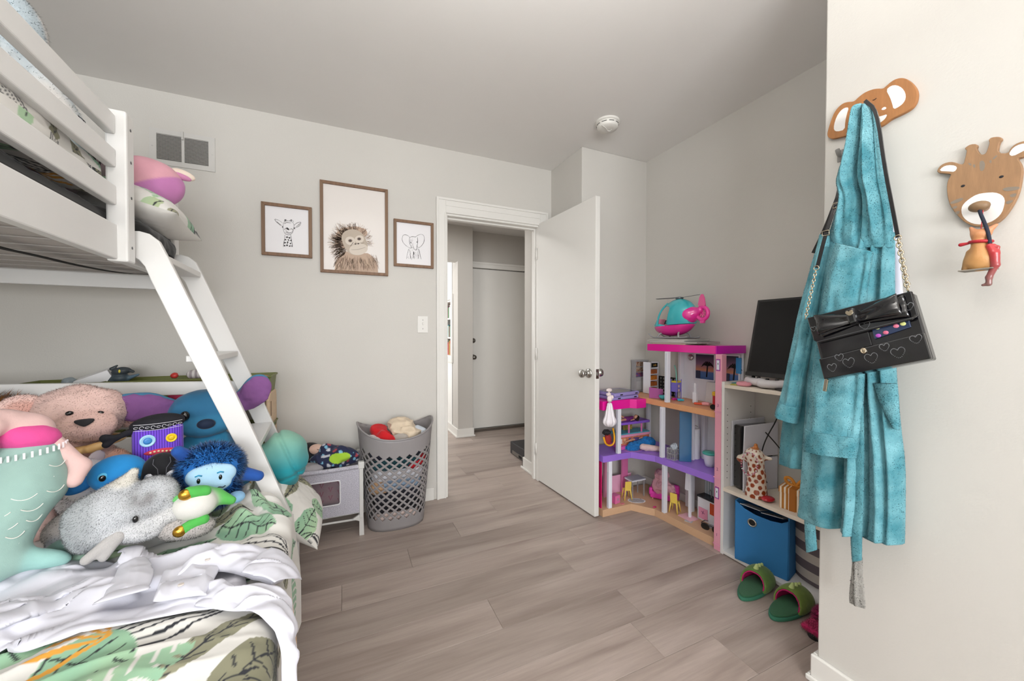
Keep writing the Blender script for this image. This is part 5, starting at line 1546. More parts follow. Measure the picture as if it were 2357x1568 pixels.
gh = thing('giraffe_wall_hook', 'wooden giraffe head wall hook with white muzzle and grey patches', 'wall hook', (XC, 0.373, 1.50))
c0 = (0.373, 1.50)
gi_out = [(0.45, 1.574), (0.446, 1.587), (0.437, 1.593), (0.425, 1.592), (0.416, 1.586), (0.408, 1.578), (0.403, 1.577), (0.401, 1.588), (0.399, 1.601), (0.398, 1.609), (0.402, 1.614), (0.399, 1.618), (0.392, 1.621), (0.382, 1.617), (0.381, 1.61), (0.383, 1.607), (0.378, 1.592), (0.372, 1.586), (0.367, 1.589), (0.364, 1.601), (0.362, 1.611), (0.364, 1.617), (0.361, 1.622), (0.354, 1.621), (0.346, 1.617), (0.343, 1.611), (0.348, 1.604), (0.35, 1.581), (0.334, 1.573), (0.331, 1.583), (0.325, 1.59), (0.316, 1.592), (0.306, 1.59), (0.299, 1.581), (0.299, 1.571), (0.306, 1.56), (0.312, 1.555), (0.321, 1.556), (0.316, 1.544), (0.313, 1.528), (0.314, 1.51), (0.316, 1.486), (0.321, 1.463), (0.331, 1.438), (0.342, 1.42), (0.355, 1.413), (0.368, 1.413), (0.382, 1.416), (0.393, 1.424), (0.404, 1.438), (0.416, 1.46), (0.424, 1.479), (0.429, 1.501), (0.431, 1.527), (0.43, 1.544), (0.425, 1.556), (0.424, 1.56), (0.435, 1.566)]
yz('board', rel(gi_out, c0), -0.013, -0.001, m_ply2, gh, 0.0012, it=1)
for nm, m, pts in [('ear_print', m_wpaint, [(0.445, 1.576), (0.439, 1.584), (0.429, 1.585), (0.417, 1.579), (0.413, 1.571), (0.418, 1.563), (0.427, 1.568)]), ('ear_print', m_wpaint, [(0.333, 1.57), (0.329, 1.58), (0.322, 1.586), (0.311, 1.586), (0.305, 1.58), (0.306, 1.572), (0.314, 1.568), (0.327, 1.563)]),
                   ('muzzle_print', m_wpaint, [(0.405, 1.468), (0.401, 1.478), (0.392, 1.487), (0.38, 1.494), (0.366, 1.493), (0.352, 1.489), (0.342, 1.48), (0.337, 1.468), (0.338, 1.453), (0.341, 1.438), (0.348, 1.427), (0.358, 1.42), (0.372, 1.418), (0.386, 1.424), (0.397, 1.436), (0.404, 1.451)])] + \
                  [('patch_print', m_gpaint, q) for q in ([(0.377, 1.567), (0.376, 1.573), (0.371, 1.572), (0.368, 1.563), (0.369, 1.551), (0.372, 1.547), (0.376, 1.55)], [(0.396, 1.576), (0.392, 1.575), (0.389, 1.569), (0.392, 1.568)], [(0.388, 1.569), (0.384, 1.569), (0.383, 1.561), (0.386, 1.56)], [(0.362, 1.567), (0.359, 1.569), (0.358, 1.563), (0.36, 1.56)], [(0.357, 1.571), (0.352, 1.576), (0.349, 1.575), (0.353, 1.569), (0.356, 1.568)],
                    [(0.342, 1.493), (0.335, 1.495), (0.322, 1.492), (0.316, 1.489), (0.317, 1.484), (0.326, 1.484), (0.336, 1.486)], [(0.331, 1.475), (0.326, 1.477), (0.32, 1.476), (0.322, 1.469), (0.328, 1.469)], [(0.336, 1.461), (0.331, 1.463), (0.324, 1.462), (0.328, 1.456), (0.334, 1.455)], [(0.425, 1.488), (0.416, 1.492), (0.405, 1.494), (0.401, 1.49), (0.409, 1.484), (0.422, 1.483)], [(0.421, 1.474), (0.416, 1.477), (0.411, 1.474), (0.414, 1.47), (0.419, 1.47)], [(0.416, 1.461), (0.41, 1.463), (0.407, 1.46), (0.41, 1.453), (0.415, 1.456)])]:
    yz(nm, rel(pts, c0), -0.0134, -0.0125, m, gh, it=1)
for y in (0.403, 0.343): bead(gh, (-0.0132, y - 0.373, 0.0225), (0.0008, 0.0036, 0.003), m_nose, 'eye')
MB().cyl((-0.012, -0.004, -0.042), (-0.05, -0.008, -0.046), 0.010, n=16).o('peg', m_ply2, gh, smooth=True)
bead(gh, (-0.058, -0.009, -0.047), (0.014, 0.0175, 0.0125), M('dark_ply', '#7e6347', rough=0.5, var=0.2, vscale=30), 'peg_knob')

# ornaments hanging from the giraffe's peg
dg = thing('dog_ornament', 'tan sitting dog ornament with red bandana hanging from giraffe hook', 'ornament', (1.365, 0.360, 1.302))
TN = '#c08a54'
soft('body', [E((0.0, 0.0, 0.022), (0.018, 0.025, 0.024), col='#c9985f'), K((0, -0.002, 0.03), (0, 0.002, 0.066), 0.019, 0.013, col=TN), E((0, 0.0, 0.083), (0.014, 0.016, 0.014), col='#c4875a'), K((0, 0.016, 0.045), (-0.003, 0.024, 0.006), 0.007, 0.005, col='#8d6a45'), K((0, -0.012, 0.02), (-0.006, -0.016, 0.006), 0.010, 0.006, col=TN),
              K((0, 0.010, 0.092), (0, 0.016, 0.104), 0.007, 0.003, col='#c98a63'), K((0, -0.010, 0.090), (0, -0.023, 0.101), 0.008, 0.003, col='#d08b64')], M('glazed_resin', '#ffffff', rough=0.45, attr=True, bump=0.2, bscale=400), dg, res=0.002, k=0.006, base=TN)
box('base', M('resin_grey', '#8a8378', rough=0.6), dg, -0.02, 0.018, -0.024, 0.03, 0.0, 0.003, bevel=0.001)
m_redg = M('red_glitter', '#b3202c', rough=0.35, bump=0.6, bscale=600)
MB().tube([(0.0145 * math.cos(a), 0.0165 * math.sin(a), 0.067 + 0.002 * math.sin(a)) for a in np.linspace(0, 2 * PI, 24)[:-1]], 0.0038, 8, True).o('bandana', m_redg, dg, smooth=True)
soft('bandana_knot', [K((-0.004, 0.018, 0.067), (-0.004, 0.030, 0.066), 0.003, 0.0045)], m_redg, dg, res=0.0015, base='#b3202c')
MB().tube([(0.0, 0.0, 0.095), (0.0, -0.002, 0.13), (-0.002, -0.003, 0.152)], 0.0009, 5).o('hanging_thread', M('red_thread', '#c8343a', rough=0.7), dg)
mk = thing('red_figurine_ornament', 'slim red long-limbed figurine hanging upside down beside the dog ornament', 'ornament', (1.355, 0.340, 1.265))
rd = '#a4363a'
soft('body', [K((0, 0.004, 0.09), (0, -0.003, 0.072), 0.006, 0.008, col='#c02d31'), K((0, -0.003, 0.072), (0, -0.005, 0.045), 0.008, 0.0075, col=rd), K((0, -0.005, 0.045), (0, 0.004, 0.018), 0.0065, 0.0055, col='#8e4a48'), K((0, 0.004, 0.018), (0, 0.004, 0.003), 0.0055, 0.005, col='#7b5753'), K((0, 0.004, 0.003), (-0.002, 0.012, 0.001), 0.004, 0.003, col='#7b5753'),
              K((0, -0.006, 0.06), (0, -0.008, 0.085), 0.0045, 0.003, col='#a83a3d'), K((0, -0.008, 0.085), (0, -0.002, 0.091), 0.003, 0.003, col='#a83a3d')], M('glazed_red', '#ffffff', rough=0.3, attr=True, coat=0.3), mk, res=0.0016, k=0.003, base=rd)
m_navy = M('navy_cord', '#1c2233', rough=0.8)
MB().tube(smooth_pts([(0.0, 0.003, 0.09), (0.0, 0.006, 0.12), (0.002, 0.014, 0.15), (0.004, 0.020, 0.17), (0.008, 0.023, 0.184)], 2), 0.0033, 8).o('cord', m_navy, mk, smooth=True)
# small grey adhesive hook
gk = thing('adhesive_hook', 'small grey plastic adhesive hook below the elephant ear', 'wall hook', (XC, 0.660, 1.712))
m_gpl = M('grey_plastic', '#8b8986', rough=0.45)
box('plate', m_gpl, gk, -0.004, -0.0005, -0.012, 0.012, -0.018, 0.018, bevel=0.0015)
MB().tube(smooth_pts([(-0.004, 0, 0.004), (-0.016, 0, -0.004), (-0.024, 0.0, 0.006), (-0.024, 0.002, 0.014)], 2), 0.006, 10).o('hook', m_gpl, gk, smooth=True)
# ================================================================== laundry basket, doll bed, toy organiser
m_bask = M('grey_basket_plastic', '#8f8b8c', rough=0.45)
BX, BY = 0.282, 2.392


def bask(th, h):
    """basket wall: h 0..1 from floor to rim"""
    a = 0.165 + 0.055 * h; b = 0.122 + 0.058 * h
    c, s = np.cos(th), np.sin(th)
    e = 2.5
    rr = (np.abs(c) ** e + np.abs(s) ** e) ** (-1 / e)
    rim = 0.545 + 0.082 * np.abs(c) ** 2.5
    return np.stack([a * rr * c, b * rr * s, h * rim], -1)


bk_ = thing('laundry_basket', 'tall grey plastic laundry basket with diamond holes full of clothes', 'laundry basket', (BX, BY, 0))
NT, NR = 24, 9
h0, h1 = 0.10, 0.84
V, F = [], []
def node(i, j): return (2 * PI * i / (2 * NT), h0 + (h1 - h0) * j / (2 * NR) * 1.0)
def addq(q):
    n = len(V); V.extend(q); F.append(tuple(range(n, n + len(q))))
for j in range(0, 2 * NR + 1):
    for i in range(0, 2 * NT):
        if (i + j) % 2 == 0: continue
        c = np.array(node(i, j)); dt = 2 * PI / (2 * NT); dh = (h1 - h0) / (2 * NR)
        cor = [c + (dt, 0), c + (0, dh), c + (-dt, 0), c + (0, -dh)]
        if j == 0 or j == 2 * NR:         # half cells closed
            tri = [cor[0], cor[1], cor[2]] if j == 0 else [cor[2], cor[3], cor[0]]
            addq([tuple(p) for p in tri]); continue
        g = 0.68
        inn = [c + (p - c) * g for p in cor]
        for k in range(4): addq([tuple(cor[k]), tuple(cor[(k + 1) % 4]), tuple(inn[(k + 1) % 4]), tuple(inn[k])])
for hs in (np.linspace(0.0, h0, 4), np.linspace(h1, 1.0, 6)):
    for a, b in zip(hs[:-1], hs[1:]):
        for i in range(NT): addq([(2 * PI * (i * 2 + 1 - 1) / (2 * NT), a), (2 * PI * (i * 2 + 2) / (2 * NT), a), (2 * PI * (i * 2 + 2) / (2 * NT), b), (2 * PI * (i * 2) / (2 * NT), b)])
VV = np.array(V)
P3 = bask(VV[:, 0], VV[:, 1])
import bmesh
bm = bmesh.new()
vs_ = [bm.verts.new(tuple(p)) for p in P3]
for fc in F: bm.faces.new([vs_[i] for i in fc])
bmesh.ops.remove_doubles(bm, verts=bm.verts, dist=0.0004)
me = bpy.data.meshes.new('basket_wall'); bm.to_mesh(me); bm.free(); me.materials.append(m_bask)
me.polygons.foreach_set('use_smooth', np.ones(len(me.polygons), bool))
ob = bpy.data.objects.new('basket_wall', me); COL.objects.link(ob); ob.parent = bk_
so = ob.modifiers.new('solid', 'SOLIDIFY'); so.thickness = 0.0035; so.offset = -1
th = np.linspace(0, 2 * PI, 49)[:-1]
rimP = bask(th, np.ones(48))
MB().tube([tuple(p) for p in rimP], 0.005, 8, True).o('rim', m_bask, bk_, smooth=True)
bot = bask(th, np.zeros(48) + 0.02)
MB().poly([tuple(p * np.array([0.97, 0.97, 1])) for p in bot]).o('bottom', m_bask, bk_)


def cloth(name, label, prims, col, parent_loc, seed, res=0.006, amp=0.010, f=18, group=None, rot=0.0, mat=None, cat='clothing', k=0.02):
    o = soft(name, prims, mat or M('cloth_' + col[1:], col, rough=0.95, sheen=0.3, bump=0.15, bscale=500, var=0.12, vscale=14), None, res=res, k=k, disp=lambda x, y, z: amp * (1 - 2 * np.abs(vnoise(x * f, y * f, z * f, seed))) , base=col)
    o.location = parent_loc; o.rotation_euler = (0, 0, rot)
    tag(o, label, cat, group)
    return o


lay = [(0.060, 0.145, 0.105, 0.045, '#e6cfc6', 'pale pink cloth at the bottom of the laundry basket'), (0.125, 0.150, 0.110, 0.045, '#211f24', 'black garment low in the laundry basket'), (0.190, 0.155, 0.113, 0.045, '#2b2a33', 'dark charcoal garment in the laundry basket'),
       (0.255, 0.160, 0.118, 0.045, '#8ea3ba', 'washed denim blue garment in the laundry basket'), (0.318, 0.165, 0.124, 0.045, '#dcdde4', 'white garment folded inside the laundry basket'), (0.385, 0.170, 0.128, 0.045, '#234a52', 'dark teal garment in the laundry basket'),
       (0.450, 0.175, 0.134, 0.042, '#262634', 'dark navy garment near the top of the laundry basket')]
for i, (z, a, b, c, col, lab) in enumerate(lay):
    cloth('garment', lab, [B((0, 0, 0), (a * 0.88, b * 0.86, c * 0.88), 0.04)], col, (BX, BY, z), 60 + i, res=0.008, amp=0.006, f=20, group='clothes in the laundry basket')
cloth('garment', 'bright red garment pressed against the basket holes', [E((0.10, -0.055, 0.375), (0.075, 0.065, 0.038), (0, -20, 0))], '#bf1d2a', (BX, BY, 0), 75, group='clothes in the laundry basket', amp=0.004)
cloth('garment', 'tan garment seen through the basket holes', [E((-0.10, -0.05, 0.25), (0.060, 0.060, 0.05))], '#c9a27c', (BX, BY, 0), 76, group='clothes in the laundry basket', amp=0.004)
cloth('garment', 'red garment on top of the laundry basket', [E((-0.085, -0.02, 0.525), (0.055, 0.07, 0.045)), K((-0.08, -0.07, 0.545), (-0.04, -0.09, 0.51), 0.03, 0.035), E((-0.10, 0.03, 0.565), (0.05, 0.05, 0.03))], '#c4161f', (BX, BY, 0), 81, res=0.005, amp=0.008, group='clothes on top of the laundry basket')
cloth('garment', 'cream beige garment heaped on top of the laundry basket', [E((0.045, 0.02, 0.575), (0.085, 0.08, 0.042), (0, 10, 0)), E((0.085, -0.03, 0.545), (0.060, 0.070, 0.036)), K((0.0, -0.04, 0.565), (0.09, -0.07, 0.535), 0.028, 0.03), E((0.03, 0.03, 0.60), (0.06, 0.05, 0.02))], '#d8c6ae', (BX, BY, 0), 82, res=0.005, amp=0.010, f=24, group='clothes on top of the laundry basket')
cloth('garment', 'white printed garment at the rim of the laundry basket', [E((-0.135, -0.045, 0.525), (0.055, 0.065, 0.030), (0, -8, 0))], '#d7d4d6', (BX, BY, 0), 83, res=0.005, amp=0.007, group='clothes on top of the laundry basket')
cloth('garment', 'grey garment tucked under the cream one in the basket', [E((0.02, -0.075, 0.525), (0.05, 0.05, 0.030))], '#a79f98', (BX, BY, 0), 84, res=0.005, amp=0.006, group='clothes on top of the laundry basket')
cloth('garment', 'pale blue striped sock by the basket rim', [K((0.13, -0.02, 0.56), (0.165, -0.05, 0.545), 0.022, 0.020)], '#c4cbd4', (BX, BY, 0), 85, res=0.004, amp=0.003, group='clothes on top of the laundry basket')

# ------------------------------------------------------------------ doll play yard with clothes on top
db = thing('doll_play_yard', 'white toy play yard with speckled fabric and mesh window', 'doll bed', (-0.115, 2.425, 0))
m_spk = M('speckled_fabric', '#cfcdd6', rough=0.95, col2='#9a98a6', vscale=260, bump=0.1, bscale=500)
m_wpl = M('pale_plastic', '#d3d2d0', rough=0.45)
W2, D2 = 0.195, 0.125
for sx in (-1, 1):
    for sy in (-1, 1):
        box('corner_post', m_wpl, db, sx * W2 - 0.011, sx * W2 + 0.011, sy * D2 - 0.011, sy * D2 + 0.011, 0.10, 0.405, bevel=0.004)
        MB().prism([(-0.012, 0), (0.014, 0), (0.011, 0.11), (-0.014, 0.12), (-0.05, 0.10), (-0.012, 0.085)] if sx > 0 else [(0.012, 0.085), (0.05, 0.10), (0.014, 0.12), (-0.011, 0.11), (-0.014, 0), (0.012, 0)], sy * D2 - 0.008, sy * D2 + 0.008, 'xz').o('foot', m_wpl, db, bevel=0.002, loc=(sx * W2, 0, 0))
        box('corner_cap', m_wpl, db, sx * W2 - 0.017, sx * W2 + 0.017, sy * D2 - 0.017, sy * D2 + 0.017, 0.385, 0.425, bevel=0.006)
for sy in (-1, 1):
    MB().cyl((-W2, sy * D2, 0.105), (W2, sy * D2, 0.095), 0.006, n=10).o('lower_bar', m_wpl, db, smooth=True)
def fabric(name, x0, x1, z0, z1, y): return MB().box(x0, x1, y - 0.002, y + 0.002, z0, z1)
fr_ = MB(); yF = -D2 - 0.004
wx0, wx1, wz0, wz1 = -0.13, 0.085, 0.20, 0.335
fr_.box(-W2, wx0, yF - 0.002, yF + 0.002, 0.135, 0.40).box(wx1, W2, yF - 0.002, yF + 0.002, 0.135, 0.40).box(wx0, wx1, yF - 0.002, yF + 0.002, wz1, 0.40).box(wx0, wx1, yF - 0.002, yF + 0.002, 0.135, wz0)
fr_.o('front_panel', m_spk, db)
MB().tube(smooth_pts([(wx0, yF - 0.003, wz0), (wx0 + 0.03, yF - 0.003, wz0), (wx1 - 0.03, yF - 0.003, wz0), (wx1, yF - 0.003, wz0), (wx1, yF - 0.003, wz0 + 0.03), (wx1, yF - 0.003, wz1 - 0.03), (wx1, yF - 0.003, wz1), (wx1 - 0.03, yF - 0.003, wz1), (wx0 + 0.03, yF - 0.003, wz1), (wx0, yF - 0.003, wz1), (wx0, yF - 0.003, wz1 - 0.03), (wx0, yF - 0.003, wz0 + 0.03)], 2, True), 0.004, 6, True).o('window_piping', M('white_piping', '#e6e5ea', rough=0.8), db, smooth=True)
box('mesh_window', M('grey_mesh', '#6e6a72', rough=0.7, alpha=0.35), db, wx0, wx1, yF + 0.0, yF + 0.001, wz0, wz1)
box('side_panel', m_spk, db, W2 + 0.002, W2 + 0.006, -D2, D2, 0.135, 0.40)
box('side_panel', m_spk, db, -W2 - 0.006, -W2 - 0.002, -D2, D2, 0.135, 0.40)
box('back_panel', m_spk, db, -W2, W2, D2 + 0.002, D2 + 0.006, 0.135, 0.40)
MB().tube(smooth_pts([(-W2, -D2 - 0.004, 0.398), (0, -D2 - 0.006, 0.392), (W2, -D2 - 0.004, 0.398)], 2), 0.012, 10).o('top_roll', m_spk, db, smooth=True)
box('floor_panel', m_wpl, db, -W2, W2, -D2, D2, 0.130, 0.142)
m_heart = M('pink_cotton', '#e3b3bb', rough=0.9)
hp = pillow('doll_blanket', 0.24, 0.15, 0.07, m_heart, 5, n=30)
hp.location = (-0.125, 2.368, 0.25); hp.rotation_euler = (math.radians(72), 0, 0)
tag(hp, 'pink heart-print doll blanket behind the mesh window', 'blanket')
ht = MB()
for i in range(5):
    for j in range(3):
        x, y = -0.09 + i * 0.045, -0.05 + j * 0.045 + (0.02 if i % 2 else 0)
        z = 0.029 * max(0.2, (1 - abs(x / 0.12) ** 2.6) * (1 - abs(y / 0.075) ** 2.6)) ** 0.55 + 0.012
        ht.ribbon([(x - 0.009, y + 0.012, z), (x, y - 0.012, z), (x + 0.009, y + 0.012, z)], 0.006, (0, 0, 1))
ht.o('heart_print', M('pink_print', '#cf5a74', rough=0.9), hp, kind='stuff')
def towel_paint(V, C):
    n = vnoise(V[:, 0] * 40, V[:, 1] * 40, V[:, 2] * 40, 3); n2 = vnoise(V[:, 0] * 55 + 9, V[:, 1] * 55, V[:, 2] * 55, 7)
    C = C.copy()
    C[n2 > 0.55] = lin('#7fb9d6'); C[n > 0.62] = lin('#c9ccd6'); C[(n < -0.66)] = lin('#b24a55')
    g = (((V[:, 0] - 0.035) / 0.055) ** 2 + ((V[:, 2] - 0.035) / 0.030) ** 2 < 1) & (V[:, 1] < 0.0)
    C[g] = lin('#a4cc3a')
    return C
tw = soft('printed_towel', [E((0.0, 0.0, 0.02), (0.115, 0.075, 0.055)), E((-0.03, 0.02, 0.055), (0.05, 0.05, 0.045)), K((0.03, -0.03, 0.05), (0.10, -0.02, 0.02), 0.04, 0.03)], m_velour, None, res=0.005, k=0.02, disp=lambda x, y, z: 0.010 * (1 - 2 * np.abs(vnoise(x * 20, y * 20, z * 20, 8))), base='#262c4c', paint=towel_paint)
tw.location = (-0.065, 2.395, 0.415); tag(tw, 'navy printed towel with lime green patch heaped on the play yard', 'towel')
bt = thing('black_peach_plush', 'round black plush with peach face lying on the play yard', 'plush toy', (-0.195, 2.46, 0.40))
soft('body', [E((0, 0, 0.055), (0.075, 0.06, 0.065))], m_velour, bt, res=0.005, base='#141216')
soft('face', [E((0.038, -0.030, 0.085), (0.042, 0.035, 0.030))], m_velour, bt, res=0.004, base='#e2bfae')
MB().tube([(0.045, -0.066, 0.095), (0.055, -0.066, 0.090), (0.066, -0.06, 0.094)], 0.0015, 5).o('eyelash', m_nose, bt)
cloth('garment', 'grey patterned cloth draped over the play yard edge', [E((0, 0, 0), (0.09, 0.05, 0.025))], '#9d9a9e', (-0.20, 2.345, 0.405), 91, res=0.005, amp=0.006)

# ------------------------------------------------------------------ toy organiser behind the bed
to = thing('toy_organiser', 'light wood toy rack with olive green bins against the wall', 'toy storage', (-0.86, 2.44, 0))
m_birch = M('birch_ply', '#d8bd9d', rough=0.55, var=0.08, vscale=12, stretch=(1, 1, 5))
m_olive = M('olive_bin_plastic', '#6d7339', rough=0.45)
for sx in (-1, 1):
    side = [(-0.125, 0), (0.115, 0), (0.115, 0.90), (0.02, 0.90), (-0.125, 0.60)] if False else [(-0.12, 0), (0.115, 0), (0.115, 0.80), (0.10, 0.835), (-0.085, 0.835), (-0.12, 0.80)]
    MB().prism(side, sx * 0.485 - 0.008, sx * 0.485 + 0.008, 'yz').o('side_panel', m_birch, to, bevel=0.006)
    MB().box(sx * 0.485 + 0.0078, sx * 0.485 + 0.0088, -0.08, -0.06, 0.71, 0.79).o('handle_slot', M('ply_core_dark', '#7a6046', rough=0.8), to, bevel=0.006)
for z in (0.25, 0.52, 0.78):
    for y in (-0.08, 0.08): MB().cyl((-0.48, y, z), (0.48, y, z), 0.008, n=10).o('dowel', m_birch, to, smooth=True)
def bin_(name, x0, x1, z, dz=0.13, yoff=0.0, tilt=-0.15):
    o = thing(name, '', 'bin')
    return o
def tray(x0, x1, z0, z1, y0=-0.105, y1=0.10):
    t_ = 0.004; mb = MB(); e = 0.018
    # tapered walls with an outward rim
    def ring(z, g): return [(x0 + g, y0 + g, z), (x1 - g, y0 + g, z), (x1 - g, y1 - g, z), (x0 + g, y1 - g, z)]
    o1, o2, i1, i2 = ring(z0, e), ring(z1, 0.004), ring(z0 + t_, e + t_), ring(z1, 0.004 + t_)
    mb.add(o1 + o2 + i1 + i2, [(3, 2, 1, 0), (8, 9, 10, 11)] + [(k, (k + 1) % 4, 4 + (k + 1) % 4, 4 + k) for k in range(4)] + [(4 + k, 4 + (k + 1) % 4, 12 + (k + 1) % 4, 12 + k) for k in range(4)] + [(12 + k, 12 + (k + 1) % 4, 8 + (k + 1) % 4, 8 + k) for k in range(4)])
    mb.tube(ring(z1, 0.002), 0.006, 8, True)
    return mb
for i, (x0, x1) in enumerate(((-0.47, -0.165), (-0.155, 0.235), (0.245, 0.50))):
    bo = tray(x0, x1, 0.79, 0.925).o('storage_bin', m_olive, None, bevel=0.004, loc=(-0.86, 2.44, 0))
    tag(bo, ['olive green plastic bin in the middle of the toy rack', 'olive green plastic bin full of small toys at the far end of the rack', 'olive green plastic bin with pink toys beside the ladder'][(1, 0, 2)[i]], 'bin', 'bins of the toy rack')
    bo2 = tray(x0, x1, 0.53, 0.66).o('storage_bin', m_olive, None, bevel=0.004, loc=(-0.86, 2.44, 0))
    tag(bo2, ['olive green bin in the lower row under the middle bin', 'olive green bin in the lower row at the far end', 'olive green bin in the lower row beside the ladder'][(1, 0, 2)[i]], 'bin', 'bins of the toy rack')
OX, OY, OZ_ = -0.86, 2.44, 0.80
dn = thing('dinosaur_toy', 'dark grey toy dinosaur with yellow eye above the foot rail', 'toy', (-0.985, 2.40, 0.885))
soft('body', [E((0, 0, 0.055), (0.035, 0.030, 0.025), col='#3d4a52'), E((0.005, -0.005, 0.088), (0.034, 0.026, 0.020), (0, -12, 0), col='#394046'), K((0.03, 0, 0.092), (0.05, -0.005, 0.085), 0.010, 0.006, col='#2c3338'), K((0.02, 0, 0.05), (0.07, -0.01, 0.07), 0.012, 0.005, col='#5b7384'), K((-0.02, 0, 0.04), (-0.02, 0, 0.0), 0.025, 0.03, col='#3d4a52'), K((-0.03, 0, 0.10), (-0.01, 0, 0.115), 0.008, 0.004, col='#2f383d')],
     M('toy_rubber', '#ffffff', rough=0.5, attr=True, bump=0.4, bscale=200), dn, res=0.003, k=0.006, base='#3d4a52')
bead(dn, (0.010, -0.030, 0.090), (0.004, 0.002, 0.008), M('yellow_paint', '#d6c23a', rough=0.5), 'eye')
wbx = MB().box(-0.06, 0.06, -0.05, 0.05, -0.03, 0.03).o('white_carton', M('white_card', '#e9e8ea', rough=0.5), None, bevel=0.003, loc=(-1.075, 2.42, 0.935), rot=(0.1, -0.42, 0.2)); tag(wbx, 'white carton tilted in the toy rack behind the foot rail', 'box')
for i, (x, y, z, r, c, lab) in enumerate([(-0.775, 2.38, 0.945, 0.016, '#c2352f', 'small red round toy in the olive bin'), (-0.80, 2.36, 0.86, 0.028, '#2f6fb5', 'small blue ball toy under the foot rail'), (-1.16, 2.40, 0.93, 0.025, '#8f9aa0', 'small grey ball toy at the rack end')]):
    o = soft('ball_toy', [E((0, 0, 0), (r, r, r * 0.9))], M('toy_' + c[1:], c, rough=0.4), None, res=0.003, disp=lump(i, 0.002, 80), base=c); o.location = (x, y, z); tag(o, lab, 'toy')
# striped child's shoes in the bin
sh = thing('striped_toy_shoe', 'grey and white striped toy shoe lying in the middle bin', 'toy', (-0.665, 2.41, 0.945))
soft('body', [K((-0.05, 0, 0.0), (0.05, 0, 0.012), 0.022, 0.030)], M('striped_cloth', '#b8b2b4', rough=0.9, wave=(0, 45.0, '#d9d4d2', '#a39a9c', 0.5)), sh, res=0.004, base='#b8b2b4')
for i, (x, z, c, lab) in enumerate([(-0.74, 0.86, '#d3416b', 'deep pink cloth doll seen under the foot rail'), (-0.66, 0.87, '#e08aa0', 'pale pink cloth doll seen under the foot rail'), (-0.83, 0.85, '#7a8f3c', 'green plant-like toy under the foot rail')]):
    o = cloth('cloth_doll', lab, [E((0, 0, 0), (0.045, 0.03, 0.035)), E((0.03, -0.01, 0.02), (0.025, 0.02, 0.02))], c, (x, 2.335, z), 120 + i, res=0.005, amp=0.008, f=30, cat='toy')
pt = thing('pink_toy_camera', 'small pink plastic toy with strap sticking out of the bin by the ladder', 'toy', (-0.405, 2.40, 0.88))
soft('case', [B((0, 0, 0.03), (0.030, 0.02, 0.018), 0.006, (0, 12, 0))], M('pink_toy_plastic', '#d8667f', rough=0.4), pt, res=0.003, base='#d8667f')
soft('handle', [K((0.0, -0.01, 0.0), (0.02, -0.015, -0.05), 0.012, 0.016)], M('hot_pink_plastic', '#d4246e', rough=0.35), pt, res=0.003, base='#d4246e')
# ================================================================== corner dollhouse and what stands in it
DB = np.array([1.85, 1.80, 0.0])
dh = thing('dollhouse', 'three-storey open doll mansion in pink, purple and white in the corner', 'dollhouse', tuple(DB))
hot = M('hot_pink_plastic_gloss', '#e8199a', rough=0.25, coat=0.3)
mag = M('magenta_plastic_gloss', '#cf18b4', rough=0.25, coat=0.3)
lil = M('lilac_plastic', '#9a72d8', rough=0.35)
tanp = M('tan_plastic', '#cfa987', rough=0.45, var=0.03)
orgp = M('peach_plastic', '#dba071', rough=0.4)
whp = M('white_toy_plastic', '#e6e8f0', rough=0.35)
pkp = M('pink_toy_panel', '#e59ab8', rough=0.35)
pk_clear = M('pink_clear_plastic', '#f0a9bd', rough=0.25, alpha=0.92)
greyp = M('grey_toy_plastic', '#9a999c', rough=0.45)


def dpoly(name, pts, z0, z1, mat, parent=dh, bevel=0.002, **k):
    return MB().prism([(x - DB[0], y - DB[1]) for x, y in pts], z0, z1, 'xy').o(name, mat, parent, bevel=bevel, **k)


def dbox(name, mat, x0, x1, y0, y1, z0, z1, parent=dh, bevel=0.0015, **k):
    return box(name, mat, parent, x0 - DB[0], x1 - DB[0], y0 - DB[1], y1 - DB[1], z0, z1, bevel=bevel, **k)


base_pts = [(1.475, 2.12), (2.04, 2.12), (2.04, 1.36), (1.825, 1.36), (1.785, 1.785), (1.70, 1.905), (1.475, 1.905)]
dpoly('ground_floor', base_pts, 0.0, 0.045, tanp)
dpoly('second_floor', [(x, y) for x, y in base_pts], 0.345, 0.385, lil)
dpoly('third_floor', [(1.80, 2.09), (2.04, 2.09), (2.04, 1.36), (1.828, 1.36), (1.80, 1.83)], 0.70, 0.735, orgp)
dpoly('low_roof', [(1.475, 2.12), (1.799, 2.12), (1.799, 1.88), (1.72, 1.88), (1.69, 1.91), (1.475, 1.91)], 0.672, 0.730, hot)
dpoly('high_roof', [(1.805, 1.88), (2.045, 1.88), (2.045, 1.385), (1.805, 1.385)], 1.047, 1.090, hot)
dbox('roof_end_trim', mag, 1.806, 2.046, 1.380, 1.3845, 1.047, 1.0905)
for x, y, z0, z1 in ((1.806, 1.710, 0.735, 1.047), (1.804, 1.745, 0.385, 0.70), (1.808, 1.728, 0.045, 0.345), (1.605, 1.918, 0.385, 0.672), (1.535, 1.918, 0.045, 0.345), (2.02, 1.80, 0.735, 1.047), (2.02, 1.62, 0.385, 0.70), (2.025, 2.09, 0.385, 0.70)):
    dbox('column', whp, x - 0.013, x + 0.013, y - 0.011, y + 0.011, z0, z1)
    dbox('column_groove', M('column_shadow_line', '#c3c8d8', rough=0.4), x - 0.0136, x - 0.0130, y - 0.002, y + 0.002, z0 + 0.01, z1 - 0.01, bevel=0)
